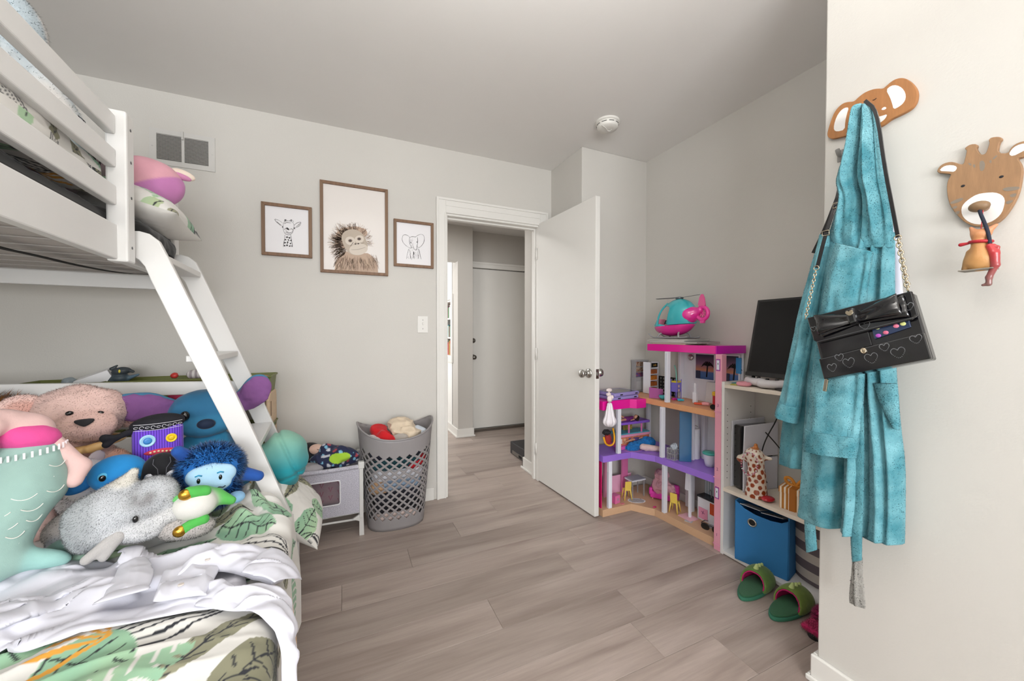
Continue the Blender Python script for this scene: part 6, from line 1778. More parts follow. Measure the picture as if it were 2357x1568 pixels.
# lift shaft with floor numbers
ls = dbox('lift_shaft', pk_clear, 1.802, 1.842, 1.346, 1.384, 0.0, 1.047, bevel=0.004)
for z in (0.030, 0.387, 0.737):
    MB().box(1.800 - DB[0], 1.844 - DB[0], 1.344 - DB[1], 1.386 - DB[1], z, z + 0.006).o('shaft_ring', pkp, dh)
def text3(body, size, mat, parent, loc, rot, name='numeral'):
    cu = bpy.data.curves.new(name, 'FONT'); cu.body = body; cu.size = size; cu.extrude = 0.0002; cu.align_x = 'CENTER'; cu.align_y = 'CENTER'
    tmp = bpy.data.objects.new(name + '_tmp', cu); COL.objects.link(tmp)
    dg_ = bpy.context.evaluated_depsgraph_get()
    me = bpy.data.meshes.new_from_object(tmp.evaluated_get(dg_))
    bpy.data.objects.remove(tmp)
    me.materials.clear(); me.materials.append(mat)
    o = bpy.data.objects.new(name, me); COL.objects.link(o); o.parent = parent; o.location = loc; o.rotation_euler = rot
    return o
m_num = M('numeral_mauve', '#7d3a6a', rough=0.6)
for n, z in (('1', 0.085), ('2', 0.435), ('3', 0.775)):
    text3(n, 0.022, m_num, ls, (1.8012 - DB[0], 1.365 - DB[1], z), (PI / 2, 0, -PI / 2))
for z in (0.99, 0.31):
    sgn = dbox('lift_sign', M('sign_purple', '#a2469c', rough=0.4), 1.7995, 1.8018, 1.353, 1.377, z - 0.032, z + 0.032, ls)
    sgn.location = (0, 0, 0)
    dbox('sign_face', M('sign_white', '#dfe3ea', rough=0.4), 1.7988, 1.7996, 1.357, 1.373, z - 0.025, z + 0.025, ls, bevel=0)
    MB().ell((1.7986 - DB[0], 1.365 - DB[1], z + 0.006), (0.0006, 0.002, 0.006), 10, 6).o('sign_figure', m_dark, ls)
# back walls and windows
def pane_print(V):
    pass
dbox('bathroom_wall', whp, 2.036, 2.044, 1.39, 1.70, 0.385, 0.70)
dbox('wall_window', M('violet_print', '#b48ab4', rough=0.4, col2='#8f9ac2', vscale=18), 2.028, 2.0355, 1.42, 1.52, 0.47, 0.66)
dbox('window_sill', whp, 2.020, 2.0355, 1.41, 1.53, 0.455, 0.47)
dbox('back_panel', whp, 2.036, 2.044, 1.39, 1.80, 0.735, 1.047)
m_sun = bpy.data.materials.new('sunset_print'); m_sun.use_nodes = True
_nt = m_sun.node_tree; _tc = _nt.nodes.new('ShaderNodeTexCoord'); _sx = _nt.nodes.new('ShaderNodeSeparateXYZ'); _rp = _nt.nodes.new('ShaderNodeValToRGB')
_nt.links.new(_tc.outputs['Generated'], _sx.inputs[0]); _nt.links.new(_sx.outputs[2], _rp.inputs['Fac']); _nt.links.new(_rp.outputs['Color'], _nt.nodes['Principled BSDF'].inputs['Base Color'])
_e = _rp.color_ramp.elements; _e[0].color = lin('#3b5f96') + (1,); _e[1].color = lin('#20243f') + (1,)
for p_, c_ in ((0.28, '#4a6da8'), (0.36, '#c98660'), (0.6, '#7a5b78')): _x = _e.new(p_); _x.color = lin(c_) + (1,)
for y0, y1 in ((1.565, 1.695), (1.41, 1.50)):
    wn = dbox('window_print', m_sun, 2.030, 2.0355, y0, y1, 0.875, 1.028)
    pm = MB()
    cy = (y0 + y1) / 2 - 0.02
    pm.tube([(2.0295 - DB[0], cy - DB[1] + 0.006, 0.89), (2.0295 - DB[0], cy - DB[1], 0.96)], 0.004, 6)
    for k in range(7):
        a = k * PI / 6 - 0.0
        pm.tube([(2.0295 - DB[0], cy - DB[1], 0.96), (2.0295 - DB[0], cy - DB[1] + 0.025 * math.cos(a), 0.965 + 0.02 * math.sin(a)), (2.0295 - DB[0], cy - DB[1] + 0.045 * math.cos(a), 0.95 + 0.02 * math.sin(a))], [0.004, 0.004, 0.001], 6)
    pm.o('palm_print', m_dark, wn, kind='stuff')
    fr2 = MB().box(2.026 - DB[0], 2.036 - DB[0], y0 - DB[1] - 0.008, y0 - DB[1], 0.867, 1.036).box(2.026 - DB[0], 2.036 - DB[0], y1 - DB[1], y1 - DB[1] + 0.008, 0.867, 1.036)
    fr2.box(2.026 - DB[0], 2.036 - DB[0], y0 - DB[1], y1 - DB[1], 0.867, 0.875).box(2.026 - DB[0], 2.036 - DB[0], y0 - DB[1], y1 - DB[1], 1.028, 1.036).o('window_frame', whp, wn)
    dbox('speaker_print', M('speaker_dark', '#2d2f4a', rough=0.4), 2.026, 2.0296, y1 - 0.035, y1 - 0.004, 0.878, 0.925, wn)
bead(dh, (2.02 - DB[0], 1.725 - DB[1], 1.005), (0.012, 0.02, 0.02), M('pearl_silver', '#b9b2b4', rough=0.25, metal=0.7), 'wall_lamp')
dbox('blue_shutter', M('blue_print', '#2f86c4', rough=0.4), 2.024, 2.032, 1.395, 1.425, 0.93, 1.02)
# ground floor back panels
dbox('pink_pillar', pkp, 1.60, 1.622, 2.05, 2.07, 0.045, 0.345); dbox('pink_pillar', M('rose_ribbed', '#d86fa6', rough=0.4, wave=(0, 180.0, '#cf5f9c', '#e384b4', 0.5)), 1.76, 1.81, 2.06, 2.075, 0.045, 0.345)
dbox('pink_dado', M('pale_pink_panel', '#eeb2d2', rough=0.4), 1.62, 1.86, 2.085, 2.093, 0.045, 0.165)
dbox('magenta_door', M('crimson_clear', '#c4135f', rough=0.2, coat=0.3), 1.478, 1.486, 1.93, 2.08, 0.045, 0.345)
dbox('wall_sign', whp, 1.520, 1.5225, 1.905, 1.926, 0.275, 0.34)
wl = dbox('white_wall_panel', whp, 2.0, 2.036, 1.70, 1.74, 0.045, 0.345)
dbox('white_wall_panel', whp, 1.96, 1.99, 1.66, 1.685, 0.045, 0.345)
dbox('bathroom_partition', whp, 1.93, 1.945, 1.625, 1.640, 0.385, 0.70)
bead(dh, (1.70 - DB[0], 1.99 - DB[1], 0.338), (0.025, 0.025, 0.006), M('yellow_lamp', '#e0c23a', rough=0.4), 'ceiling_lamp_toy')

DI = 'dollhouse furniture'
def dt(name, label, cat, x, y, z, rz=0.0, group=None): return thing(name, label, cat, (x, y, z), (0, 0, rz), group)

# --- ground floor furniture
yel = M('yellow_toy_plastic', '#e8c95a', rough=0.4)
def toy_chair(label, x, y, rz):
    c = dt('doll_chair', label, 'doll chair', x, y, 0.0455, rz, 'yellow doll chairs')
    box('seat', yel, c, -0.022, 0.022, -0.022, 0.022, 0.062, 0.068, bevel=0.002)
    MB().box(-0.022, 0.022, 0.018, 0.024, 0.066, 0.125, R=(-0.1, 0, 0)).o('backrest', yel, c, bevel=0.003)
    for sx in (-1, 1):
        for sy in (-1, 1): MB().cyl((sx * 0.026, sy * 0.026, 0), (sx * 0.017, sy * 0.017, 0.064), 0.0028, 0.0055, 8).o('leg', yel, c, smooth=True)
    return c
toy_chair('yellow doll chair by the white doll table', 1.726, 1.975, PI * 0.9)
toy_chair('yellow doll chair by the pink doll sofa', 1.870, 1.705, PI * 0.62)
tb = dt('doll_table', 'small white doll table with grey legs', 'doll table', 1.815, 1.995, 0.0455)
box('tabletop', M('grey_glitter_top', '#a9adb8', rough=0.3, var=0.2, vscale=200), tb, -0.058, 0.058, -0.038, 0.038, 0.119, 0.1235, bevel=0.001)
box('apron', whp, tb, -0.059, 0.059, -0.039, 0.039, 0.112, 0.119, bevel=0.001)
for sx, sy in ((-1, -1), (1, -1), (-1, 1), (1, 1)): box('leg', greyp, tb, sx * 0.050 - 0.003, sx * 0.050 + 0.003, sy * 0.03 - 0.003, sy * 0.03 + 0.003, 0, 0.112)
sf = dt('doll_sofa', 'hot pink doll sofa under a pale pink ruffled doll dress', 'doll sofa', 1.945, 1.86, 0.0455, math.radians(-58))
hp_ = M('sofa_pink', '#d63aa6', rough=0.4)
soft('seat', [B((0, 0, 0.03), (0.088, 0.036, 0.022), 0.012)], hp_, sf, res=0.004, base='#d63aa6')
soft('backrest', [B((0, 0.036, 0.06), (0.088, 0.012, 0.042), 0.012), B((-0.082, 0.0, 0.05), (0.012, 0.036, 0.026), 0.011)], hp_, sf, res=0.004, base='#d63aa6')
for sx in (-1, 1):
    for sy in (-1, 1): MB().cyl((sx * 0.07, sy * 0.025, -0.0), (sx * 0.07, sy * 0.025, 0.012), 0.004, n=8).o('leg', M('sofa_leg', '#e6a3a0', rough=0.4), sf)
cloth('ruffled_doll_dress', 'pale pink ruffled doll dress heaped on the pink sofa', [E((0, 0, 0.0), (0.050, 0.045, 0.05)), E((0.01, 0.0, 0.065), (0.045, 0.04, 0.04)), E((0.03, -0.05, -0.015), (0.04, 0.035, 0.03))], '#dba6b2', (1.925, 1.875, 0.14), 131, res=0.004, amp=0.009, f=40, cat='doll dress')
rg = MB().prism([(0.058 * math.cos(a), 0.036 * math.sin(a)) for a in np.linspace(0, 2 * PI, 33)[:-1]], 0, 0.0015, 'xy').o('doll_rug', M('rug_white', '#e9e8ec', rough=0.9), None, loc=(1.765, 1.925, 0.0455), rot=(0, 0, -0.45)); tag(rg, 'round black and white scalloped doll rug', 'rug')
rp_ = MB()
for i in range(-6, 7):
    for j in range(-4, 5):
        x, y = i * 0.0094 + (0.0047 if j % 2 else 0), j * 0.0080
        if (x / 0.053) ** 2 + (y / 0.032) ** 2 < 1: rp_.prism([(x - 0.0042, y), (x, y - 0.0036), (x + 0.0042, y), (x, y + 0.0030)], 0.0015, 0.0018, 'xy')
rp_.o('scallop_print', m_dark, rg, kind='stuff')
pc = dt('pink_toy_crate', 'pink ribbed toy crate on the dollhouse ground floor', 'toy', 1.618, 1.965, 0.0455, 0.2)
box('body', M('pink_ribbed', '#dd6fa6', rough=0.4, wave=(0, 150.0, '#d25f99', '#e681b2', 0.5)), pc, -0.024, 0.024, -0.024, 0.024, 0, 0.052, bevel=0.002)
box('latch', greyp, pc, -0.003, 0.003, -0.0265, -0.0235, 0.02, 0.036)
o = box('doll_book', M('pink_book', '#d9858f', rough=0.5), None, -0.011, 0.011, -0.008, 0.008, 0, 0.004, loc=(1.648, 1.926, 0.0455)); tag(o, 'tiny pink doll book on the dollhouse floor', 'doll book')
o = soft('doll_shoe', [K((-0.008, 0, 0.005), (0.008, 0, 0.004), 0.006, 0.005)], M('berry_plastic', '#c43a72', rough=0.3), None, res=0.0015, base='#c43a72'); o.location = (1.80, 1.80, 0.046); tag(o, 'tiny berry pink doll shoe by the white column', 'doll shoe')
# kitchen unit
kt = dt('doll_kitchen', 'white doll kitchen unit with orange oven window and black counter', 'doll kitchen', 1.965, 1.525, 0.0455)
box('cabinet', whp, kt, -0.03, 0.035, -0.08, 0.07, 0, 0.135, bevel=0.002)
box('counter', M('black_counter', '#2a2d33', rough=0.25), kt, -0.036, 0.037, -0.083, 0.073, 0.135, 0.143, bevel=0.001)
box('oven_window', M('orange_clear', '#c8481a', rough=0.2, coat=0.3), kt, -0.0325, -0.0295, -0.075, -0.015, 0.06, 0.125)
box('pink_panel', pkp, kt, -0.0325, -0.0295, 0.0, 0.06, 0.01, 0.075)
for k in range(4):
    a = k * PI / 2 + 0.4
    MB().tube([(-0.0335, 0.03, 0.05), (-0.0335, 0.03 + 0.012 * math.cos(a), 0.05 + 0.012 * math.sin(a))], 0.0015, 5).o('ribbon_print', M('mauve_print', '#8a4a74', rough=0.6), kt)
MB().tube(smooth_pts([(0, 0.0, 0.143), (-0.002, 0.0, 0.185), (-0.014, 0.0, 0.195), (-0.022, 0.0, 0.18)], 2), 0.0025, 6).o('tap', greyp, kt, smooth=True)
box('back_splash', M('pale_teal_print', '#a9bcc2', rough=0.4, wave=(1, 60.0, '#93a9b2', '#c9d3d8', 0.4)), kt, 0.030, 0.036, -0.08, 0.07, 0.143, 0.26)
wbk = dt('doll_hat_stand', 'white doll coat stand with pink base on the ground floor', 'doll furniture', 1.895, 1.615, 0.0455)
box('pole', whp, wbk, -0.007, 0.007, -0.007, 0.007, 0.004, 0.285, bevel=0.002)
box('base', M('pale_pink_base', '#edb8c4', rough=0.4), wbk, -0.045, 0.03, -0.04, 0.05, 0, 0.004, bevel=0.001)
MB().prism([(0.0, 0.16), (0.034, 0.16), (0.028, 0.27), (0.018, 0.28), (0.0, 0.285)], -0.006, 0.004, 'yz').o('bracket', whp, wbk, bevel=0.002)
sg = dt('sunglasses', 'black sunglasses lying on the dollhouse ground floor', 'sunglasses', 1.868, 1.452, 0.0455, math.radians(-75))
for s in (-1, 1):
    MB().prism(smooth_pts([(s * 0.008, 0.0), (s * 0.052, 0.0), (s * 0.050, 0.034), (s * 0.012, 0.036)][::s], 2, True), -0.002, 0.002, 'xz').o('lens', M('dark_lens', '#0d0d0f', rough=0.08, coat=0.6), sg)
    MB().tube(smooth_pts([(s * 0.008, 0.0, 0.002), (s * 0.052, 0.0, 0.002), (s * 0.050, 0, 0.034), (s * 0.012, 0, 0.036)], 2, True), 0.003, 6, True).o('rim', m_bead, sg, smooth=True)
    MB().tube([(s * 0.052, 0, 0.032), (s * 0.054, 0.05, 0.028), (s * 0.05, 0.09, 0.012)], 0.0025, 6).o('temple', m_bead, sg, smooth=True)
MB().tube([(-0.012, 0, 0.028), (0, 0, 0.031), (0.012, 0, 0.028)], 0.002, 6).o('bridge', m_bead, sg)
o = box('clear_bag', M('clear_wrapper', '#d5d3d6', rough=0.15, alpha=0.75, var=0.2, vscale=80), None, -0.025, 0.025, -0.02, 0.02, 0, 0.003, loc=(1.862, 1.59, 0.0456), rot=(0, 0, 0.4)); tag(o, 'small clear plastic wrapper on the dollhouse floor', 'wrapper')
o = MB().lathe([(0.022, 0), (0.024, 0.003), (0.001, 0.004)], n=20).o('grey_disc_toy', greyp, None, loc=(1.915, 1.49, 0.0456)); tag(o, 'flat grey round toy dish by the sunglasses', 'toy')

# --- second floor
bn = dt('doll_bunk_bed', 'pink and purple doll bunk bed in the second storey', 'doll bed', 1.80, 2.035, 0.386)
box('upper_deck', M('purple_deck', '#8b5fd0', rough=0.4), bn, -0.135, 0.135, -0.05, 0.05, 0.155, 0.172, bevel=0.003)
box('middle_deck', M('teal_deck', '#4fa3b8', rough=0.4), bn, -0.135, 0.135, -0.05, 0.05, 0.085, 0.097, bevel=0.002)
box('deck_edge', pkp, bn, -0.136, 0.136, -0.054, -0.050, 0.074, 0.090, bevel=0.001)
box('printed_panel', M('orange_print', '#c96a52', rough=0.5, col2='#d98f6a', vscale=60), bn, -0.13, 0.13, -0.048, -0.042, 0.022, 0.074)
box('lower_deck', M('pink_deck', '#dd62ae', rough=0.4), bn, -0.135, 0.135, -0.075, 0.05, 0.0, 0.022, bevel=0.002)
for x in (-0.05, 0.06): box('post', M('pink_post', '#e077b4', rough=0.4), bn, x - 0.005, x + 0.005, -0.052, -0.046, 0.097, 0.155)
box('back_print', M('olive_print', '#8a7a3a', rough=0.5, col2='#b8a04a', vscale=120), bn, -0.03, 0.05, 0.03, 0.034, 0.097, 0.14)
for k, (x, c) in enumerate(((-0.115, '#e8e4e2'), (-0.085, '#e0b48c'), (-0.04, '#5d63b0'), (0.01, '#2f7f86'))):
    box('sticker', M('sticker_' + c[1:], c, rough=0.5), bn, x - 0.010, x + 0.010, -0.0495, -0.0478, 0.032, 0.064, bevel=0.001)


def doll(label, loc, rz, dress, hair, skin='#d9a384', pose=0, rx=0.0):
    d = thing('fashion_doll', label, 'doll', loc, (rx, 0, rz))
    # lying along +x, face up
    soft('body', [K((0.0, 0, 0.012), (0.05, 0, 0.013), 0.011, 0.013), E((0.082, 0, 0.018), (0.015, 0.013, 0.016)), K((0.06, 0, 0.013), (0.075, 0, 0.015), 0.006, 0.006), K((0.0, 0.006, 0.012), (-0.06, 0.010, 0.018 + 0.02 * pose), 0.009, 0.007), K((-0.06, 0.010, 0.018 + 0.02 * pose), (-0.115, 0.012, 0.006), 0.007, 0.005),
                  K((0.0, -0.006, 0.012), (-0.06, -0.012, 0.012), 0.009, 0.007), K((-0.06, -0.012, 0.012), (-0.12, -0.016, 0.006), 0.007, 0.005), K((0.05, 0.013, 0.014), (0.02, 0.026, 0.014), 0.005, 0.004), K((0.02, 0.026, 0.014), (-0.012, 0.022, 0.016), 0.004, 0.004), K((0.05, -0.013, 0.014), (0.03, -0.032, 0.012), 0.005, 0.004), K((0.03, -0.032, 0.012), (0.0, -0.035, 0.01), 0.004, 0.004)],
         M('doll_skin', '#ffffff', rough=0.4, attr=True), d, res=0.0022, k=0.006, base=skin)
    soft('dress', [K((-0.018, 0, 0.012), (0.045, 0, 0.013), 0.017, 0.0145)], M('dress_' + dress[1:], dress, rough=0.6, var=0.35, vscale=120), d, res=0.0025, base=dress)
    h = soft('hair', [E((0.090, 0, 0.016), (0.016, 0.016, 0.014)), K((0.090, 0.004, 0.008), (0.075, 0.045, 0.004), 0.012, 0.008), K((0.09, -0.006, 0.008), (0.06, -0.035, 0.004), 0.011, 0.007)], M('hair_' + hair[1:], hair, rough=0.45, var=0.25, vscale=150), d, res=0.0025, k=0.006, base=hair)
    for y in (-0.005, 0.005): bead(d, (0.083, y, 0.0335), (0.002, 0.0024, 0.0012), m_bead, 'eye')
    return d
doll('dark-haired doll in purple dress lying on the upper doll bunk', (1.765, 2.02, 0.560), 0.05, '#7a2f7d', '#1d1516', '#d6a184', 1)
doll('brown-haired doll in floral dress lying in the lower doll bunk', (1.815, 1.985, 0.422), 0.12, '#5a4a86', '#4b3122', '#d29a7c', 0, -0.5)
o = cloth('blue_feather_boa', 'bright blue fluffy boa on the purple dollhouse floor', [E((0, 0, 0.02), (0.06, 0.03, 0.025)), E((0.07, 0.0, 0.03), (0.055, 0.035, 0.032)), E((-0.06, -0.005, 0.012), (0.04, 0.03, 0.02))], '#1c72b8', (1.800, 1.945, 0.386), 141, res=0.004, amp=0.012, f=60, cat='boa')
cloth('doll_towel', 'rolled cream pink doll towel beside the white column', [K((-0.045, 0.03, 0.022), (0.05, -0.035, 0.014), 0.020, 0.016)], '#e2c6c2', (1.835, 1.865, 0.386), 142, res=0.004, amp=0.004, f=40, cat='towel')
o = MB().lathe([(0.075, 0), (0.075, 0.003), (0.001, 0.0035)], n=32).o('doll_mat', M('lilac_mat', '#b07ac0', rough=0.3), None, loc=(1.745, 1.935, 0.386)); tag(o, 'translucent lilac round mat on the purple floor', 'doll rug'); o.scale = (1, 0.6, 1)
cr_ = dt('doll_crate', 'grey plastic grid crate with small things in it', 'toy crate', 1.848, 1.695, 0.386, 0.1)
for i in range(6):
    x = -0.03 + i * 0.012
    for y in (-0.026, 0.026): box('bar', greyp, cr_, x - 0.0018, x + 0.0018, y - 0.0015, y + 0.0015, 0, 0.065)
for i in range(5):
    y = -0.024 + i * 0.012
    for x in (-0.031, 0.031): box('bar', greyp, cr_, x - 0.0015, x + 0.0015, y - 0.0018, y + 0.0018, 0, 0.065)
for z in (0.0, 0.034, 0.064): MB().tube([(-0.031, -0.026, z), (0.031, -0.026, z), (0.031, 0.026, z), (-0.031, 0.026, z)], 0.003, 6, True).o('ring', greyp, cr_)
soft('filling', [E((0, 0, 0.065), (0.026, 0.022, 0.03))], M('tinsel_grey', '#b4bcc6', rough=0.3, bump=1.0, bscale=300, var=0.3, vscale=120), cr_, res=0.003, disp=lump(3, 0.006, 90), base='#b4bcc6')
bd = box('blue_doll_door', M('blue_clear_door', '#14608f', rough=0.2, coat=0.4), None, -0.003, 0.003, -0.034, 0.034, 0, 0.30, bevel=0.001, loc=(1.868, 1.628, 0.386), rot=(0, 0, math.radians(52))); tag(bd, 'tall translucent blue doll door leaning in the second storey', 'doll door')
sw_ = dt('doll_shower', 'white doll shower tower with hose', 'doll shower', 1.975, 1.660, 0.386)
MB().lathe([(0.036, 0), (0.036, 0.18), (0.030, 0.185)], n=24).o('tub', whp, sw_, smooth=False)
box('pillar', whp, sw_, 0.01, 0.03, -0.012, 0.012, 0.0, 0.305, bevel=0.003)
MB().tube(smooth_pts([(-0.03, 0.0, 0.15), (-0.06, -0.01, 0.19), (-0.04, -0.02, 0.22), (0.0, -0.03, 0.20)], 2), 0.0015, 6).o('hose', m_steel_dk, sw_)
tl = dt('doll_toilet', 'white doll toilet bin with teal lid', 'doll toilet', 1.935, 1.515, 0.386)
MB().lathe([(0.024, 0), (0.028, 0.02), (0.036, 0.065), (0.037, 0.07)], n=28).o('bowl', whp, tl, smooth=True)
MB().lathe([(0.039, 0.070), (0.040, 0.078), (0.034, 0.083), (0.001, 0.084)], n=28).o('lid', M('teal_lid', '#4fb3a8', rough=0.35), tl, smooth=True)

# --- third storey and low roof
ht_ = dt('doll_hutch', 'grey doll hutch with food stickers on the low roof', 'doll furniture', 1.975, 2.13, 0.737)
box('cupboard', greyp, ht_, -0.062, 0.062, -0.022, 0.022, 0.0, 0.10, bevel=0.003)
for s in (-1, 1): box('side', greyp, ht_, s * 0.054 - 0.005, s * 0.054 + 0.005, -0.018, 0.020, 0.10, 0.218, bevel=0.001)
for z in (0.10, 0.138, 0.176): box('shelf', greyp, ht_, -0.05, 0.05, -0.018, 0.020, z, z + 0.004)
box('cornice', greyp, ht_, -0.064, 0.064, -0.024, 0.022, 0.216, 0.228, bevel=0.003)
box('door_panel', M('grey_panel_light', '#a9a8aa', rough=0.45), ht_, -0.05, -0.003, -0.0245, -0.0218, 0.012, 0.075, bevel=0.002); box('door_panel', MATS['grey_panel_light'], ht_, 0.003, 0.05, -0.0245, -0.0218, 0.012, 0.075, bevel=0.002)
box('back_sticker', M('food_print', '#8b4a30', rough=0.4, col2='#d9c7b0', vscale=70), ht_, -0.05, 0.05, 0.014, 0.018, 0.142, 0.214)
box('back_sticker', M('shell_print', '#3a5fb0', rough=0.4, col2='#c05a3a', vscale=60), ht_, -0.05, 0.05, 0.014, 0.018, 0.104, 0.137)
pn = dt('doll_pantry', 'white doll pantry rack with orange food labels', 'doll furniture', 1.985, 2.03, 0.737, 0.15)
for s in (-1, 1): box('side', whp, pn, s * 0.044 - 0.003, s * 0.044 + 0.003, -0.03, 0.03, 0, 0.22, bevel=0.001)
for k, z in enumerate((0.004, 0.047, 0.090, 0.133, 0.172)):
    box('shelf', whp, pn, -0.041, 0.041, -0.032, 0.03, z, z + 0.005)
    if k < 4:
        for q in range(3): box('food_pack', M('food_%d' % (k % 2), ('#d6812a', '#b5642c')[k % 2], rough=0.4, var=0.3, vscale=90), pn, -0.036 + q * 0.025, -0.014 + q * 0.025, -0.025, 0.01, z + 0.005, z + 0.034, bevel=0.001)
box('sign_board', m_dark, pn, -0.032, 0.032, -0.032, -0.028, 0.184, 0.214, bevel=0.001)
text3('milk', 0.020, M('sign_gold', '#e0a83a', rough=0.5), pn, (0, -0.0325, 0.199), (PI / 2, 0, 0), 'sign_lettering')
o = MB()
bg = dt('black_grid_shelf', 'black plastic grid rack standing behind the purple cart', 'doll furniture', 2.010, 1.90, 0.737)
for i in range(7):
    box('bar', m_dark, bg, -0.004, 0.004, -0.075 + i * 0.024, -0.066 + i * 0.024, 0, 0.125)
for k in range(6): box('cross_bar', m_dark, bg, -0.004, 0.004, -0.075, 0.078, k * 0.0235, k * 0.0235 + 0.008)
ct = dt('purple_doll_cart', 'purple wheeled doll cart with yellow tray and teal feather', 'doll cart', 1.955, 1.78, 0.737, 0.2)
pur_ = M('lavender_plastic', '#7f74cf', rough=0.4)
for sx in (-1, 1):
    for sy in (-1, 1): box('upright', pur_, ct, sx * 0.026 - 0.002, sx * 0.026 + 0.002, sy * 0.02 - 0.002, sy * 0.02 + 0.002, 0.0, 0.125, bevel=0.0008)
box('body', pur_, ct, -0.025, 0.025, -0.018, 0.018, 0.045, 0.105, bevel=0.002)
box('tray', M('yellow_tray', '#e2cf2c', rough=0.4), ct, -0.026, 0.026, -0.02, 0.02, 0.105, 0.114, bevel=0.001)
for z in (0.056, 0.082): bead(ct, (-0.0, -0.0195, z), (0.006, 0.002, 0.009), M('cream_sticker', '#e9c9a8', rough=0.5), 'sticker')
MB().tube(smooth_pts([(0.005, 0, 0.114), (0.0, 0.0, 0.17), (-0.01, 0.0, 0.20), (-0.022, 0, 0.215)], 2), [0.004] * 9 + [0.003] * 8 + [0.001] * 1 if False else 0.0035, 8).o('feather', M('mint_plastic', '#7fcdb9', rough=0.4), ct, smooth=True)
o = soft('doll_shoe', [K((-0.012, 0, 0.006), (0.012, 0, 0.005), 0.008, 0.006)], M('fuchsia_shoe', '#c41f8a', rough=0.3), None, res=0.002, base='#c41f8a'); o.location = (1.905, 1.745, 0.737); tag(o, 'fuchsia doll shoe on the peach floor', 'doll shoe')
o = soft('doll_shoe', [K((-0.012, 0.006, 0.006), (0.012, -0.006, 0.005), 0.008, 0.006)], M('aqua_shoe', '#3fb7cf', rough=0.3), None, res=0.002, base='#3fb7cf'); o.location = (1.915, 1.705, 0.737); tag(o, 'aqua doll shoe on the peach floor', 'doll shoe')
o = soft('doll_shoe', [K((-0.010, 0.0, 0.006), (0.010, 0.0, 0.005), 0.007, 0.006)], M('violet_shoe', '#7a4fc0', rough=0.3), None, res=0.002, base='#7a4fc0'); o.location = (1.93, 1.735, 0.737); tag(o, 'violet doll shoe on the peach floor', 'doll shoe')
ch = dt('white_charger', 'white wall charger standing in the third storey', 'charger', 1.935, 1.618, 0.737, 0.1)
box('body', whp, ch, -0.010, 0.010, -0.013, 0.013, 0, 0.065, bevel=0.003); box('plug', whp, ch, -0.004, 0.004, -0.006, 0.006, 0.065, 0.12, bevel=0.001)
wb2 = box('white_board', M('white_board_card', '#dedcdc', rough=0.4), None, -0.003, 0.003, -0.075, 0.075, 0, 0.125, bevel=0.001, loc=(2.015, 1.535, 0.737), rot=(0, 0.08, 0)); tag(wb2, 'white rounded board leaning on the dollhouse back wall', 'board')
tr = dt('toy_digger', 'small red and yellow toy vehicle by the lift shaft', 'toy vehicle', 1.875, 1.425, 0.737, 0.3)
box('body', M('toy_red', '#b8242c', rough=0.4), tr, -0.014, 0.014, -0.02, 0.02, 0.02, 0.075, bevel=0.003); box('roof', M('toy_yellow', '#e0b22c', rough=0.4), tr, -0.016, 0.016, -0.022, 0.022, 0.075, 0.098, bevel=0.003)
for sx in (-1, 1):
    for sy in (-1, 1): MB().cyl((sx * 0.013, sy * 0.016, 0.014), (sx * 0.021, sy * 0.016, 0.014), 0.014, n=16).o('wheel', m_dark, tr, smooth=False)
ob_ = dt('orange_toy_tool', 'orange and pink toy hair dryer lying on the peach floor', 'toy', 1.90, 1.545, 0.737, -1.1)
soft('handle', [K((-0.035, 0, 0.008), (0.005, 0, 0.010), 0.007, 0.007)], M('toy_orange', '#d9512f', rough=0.4), ob_, res=0.002, base='#d9512f'); soft('head', [K((0.01, 0, 0.012), (0.035, 0, 0.012), 0.010, 0.011)], M('toy_salmon', '#e29aa0', rough=0.4), ob_, res=0.002, base='#e29aa0')
o = MB().prism([(0.0, 0.0), (0.085, 0.0), (0.085, 0.062), (0.0, 0.070)], -0.0015, 0.0015, 'xz').o('violet_panel', M('violet_clear_panel', '#b0559c', rough=0.2, alpha=0.75), None, bevel=0.0006, loc=(1.812, 1.868, 0.737), rot=(0, 0, -0.85)); tag(o, 'translucent violet balcony panel between low roof and column', 'doll railing')
o = MB().lathe([(0.012, 0), (0.024, 0.012), (0.027, 0.026)], n=24).o('teal_bowl', M('teal_bowl_plastic', '#48b9c0', rough=0.35), None, smooth=True, loc=(1.855, 1.79, 0.737)); tag(o, 'small teal toy bowl on the peach floor edge', 'toy bowl')
for k, (dx, dy, rz) in enumerate(((0, 0, 0.10), (0.006, -0.004, 0.16))):
    tbl = dt('tablet', ['lower of two purple-cased tablets stacked on the low pink roof', 'upper of two purple-cased tablets stacked on the low pink roof'][k], 'tablet', 1.655 + dx, 2.00 + dy, 0.7305 + k * 0.0235, rz, 'stacked tablets')
    box('case', M('lilac_case', '#9d92cf', rough=0.55), tbl, -0.118, 0.118, -0.085, 0.085, 0, 0.022, bevel=0.007)
    box('screen', M('tablet_screen', '#4a4f5e', rough=0.15), tbl, -0.100, 0.100, -0.066, 0.066, 0.0218, 0.0226)
    for x in (-0.06, 0.085): box('case_slot', m_dark, tbl, x - 0.012, x + 0.012, -0.0856, -0.084, 0.007, 0.014)
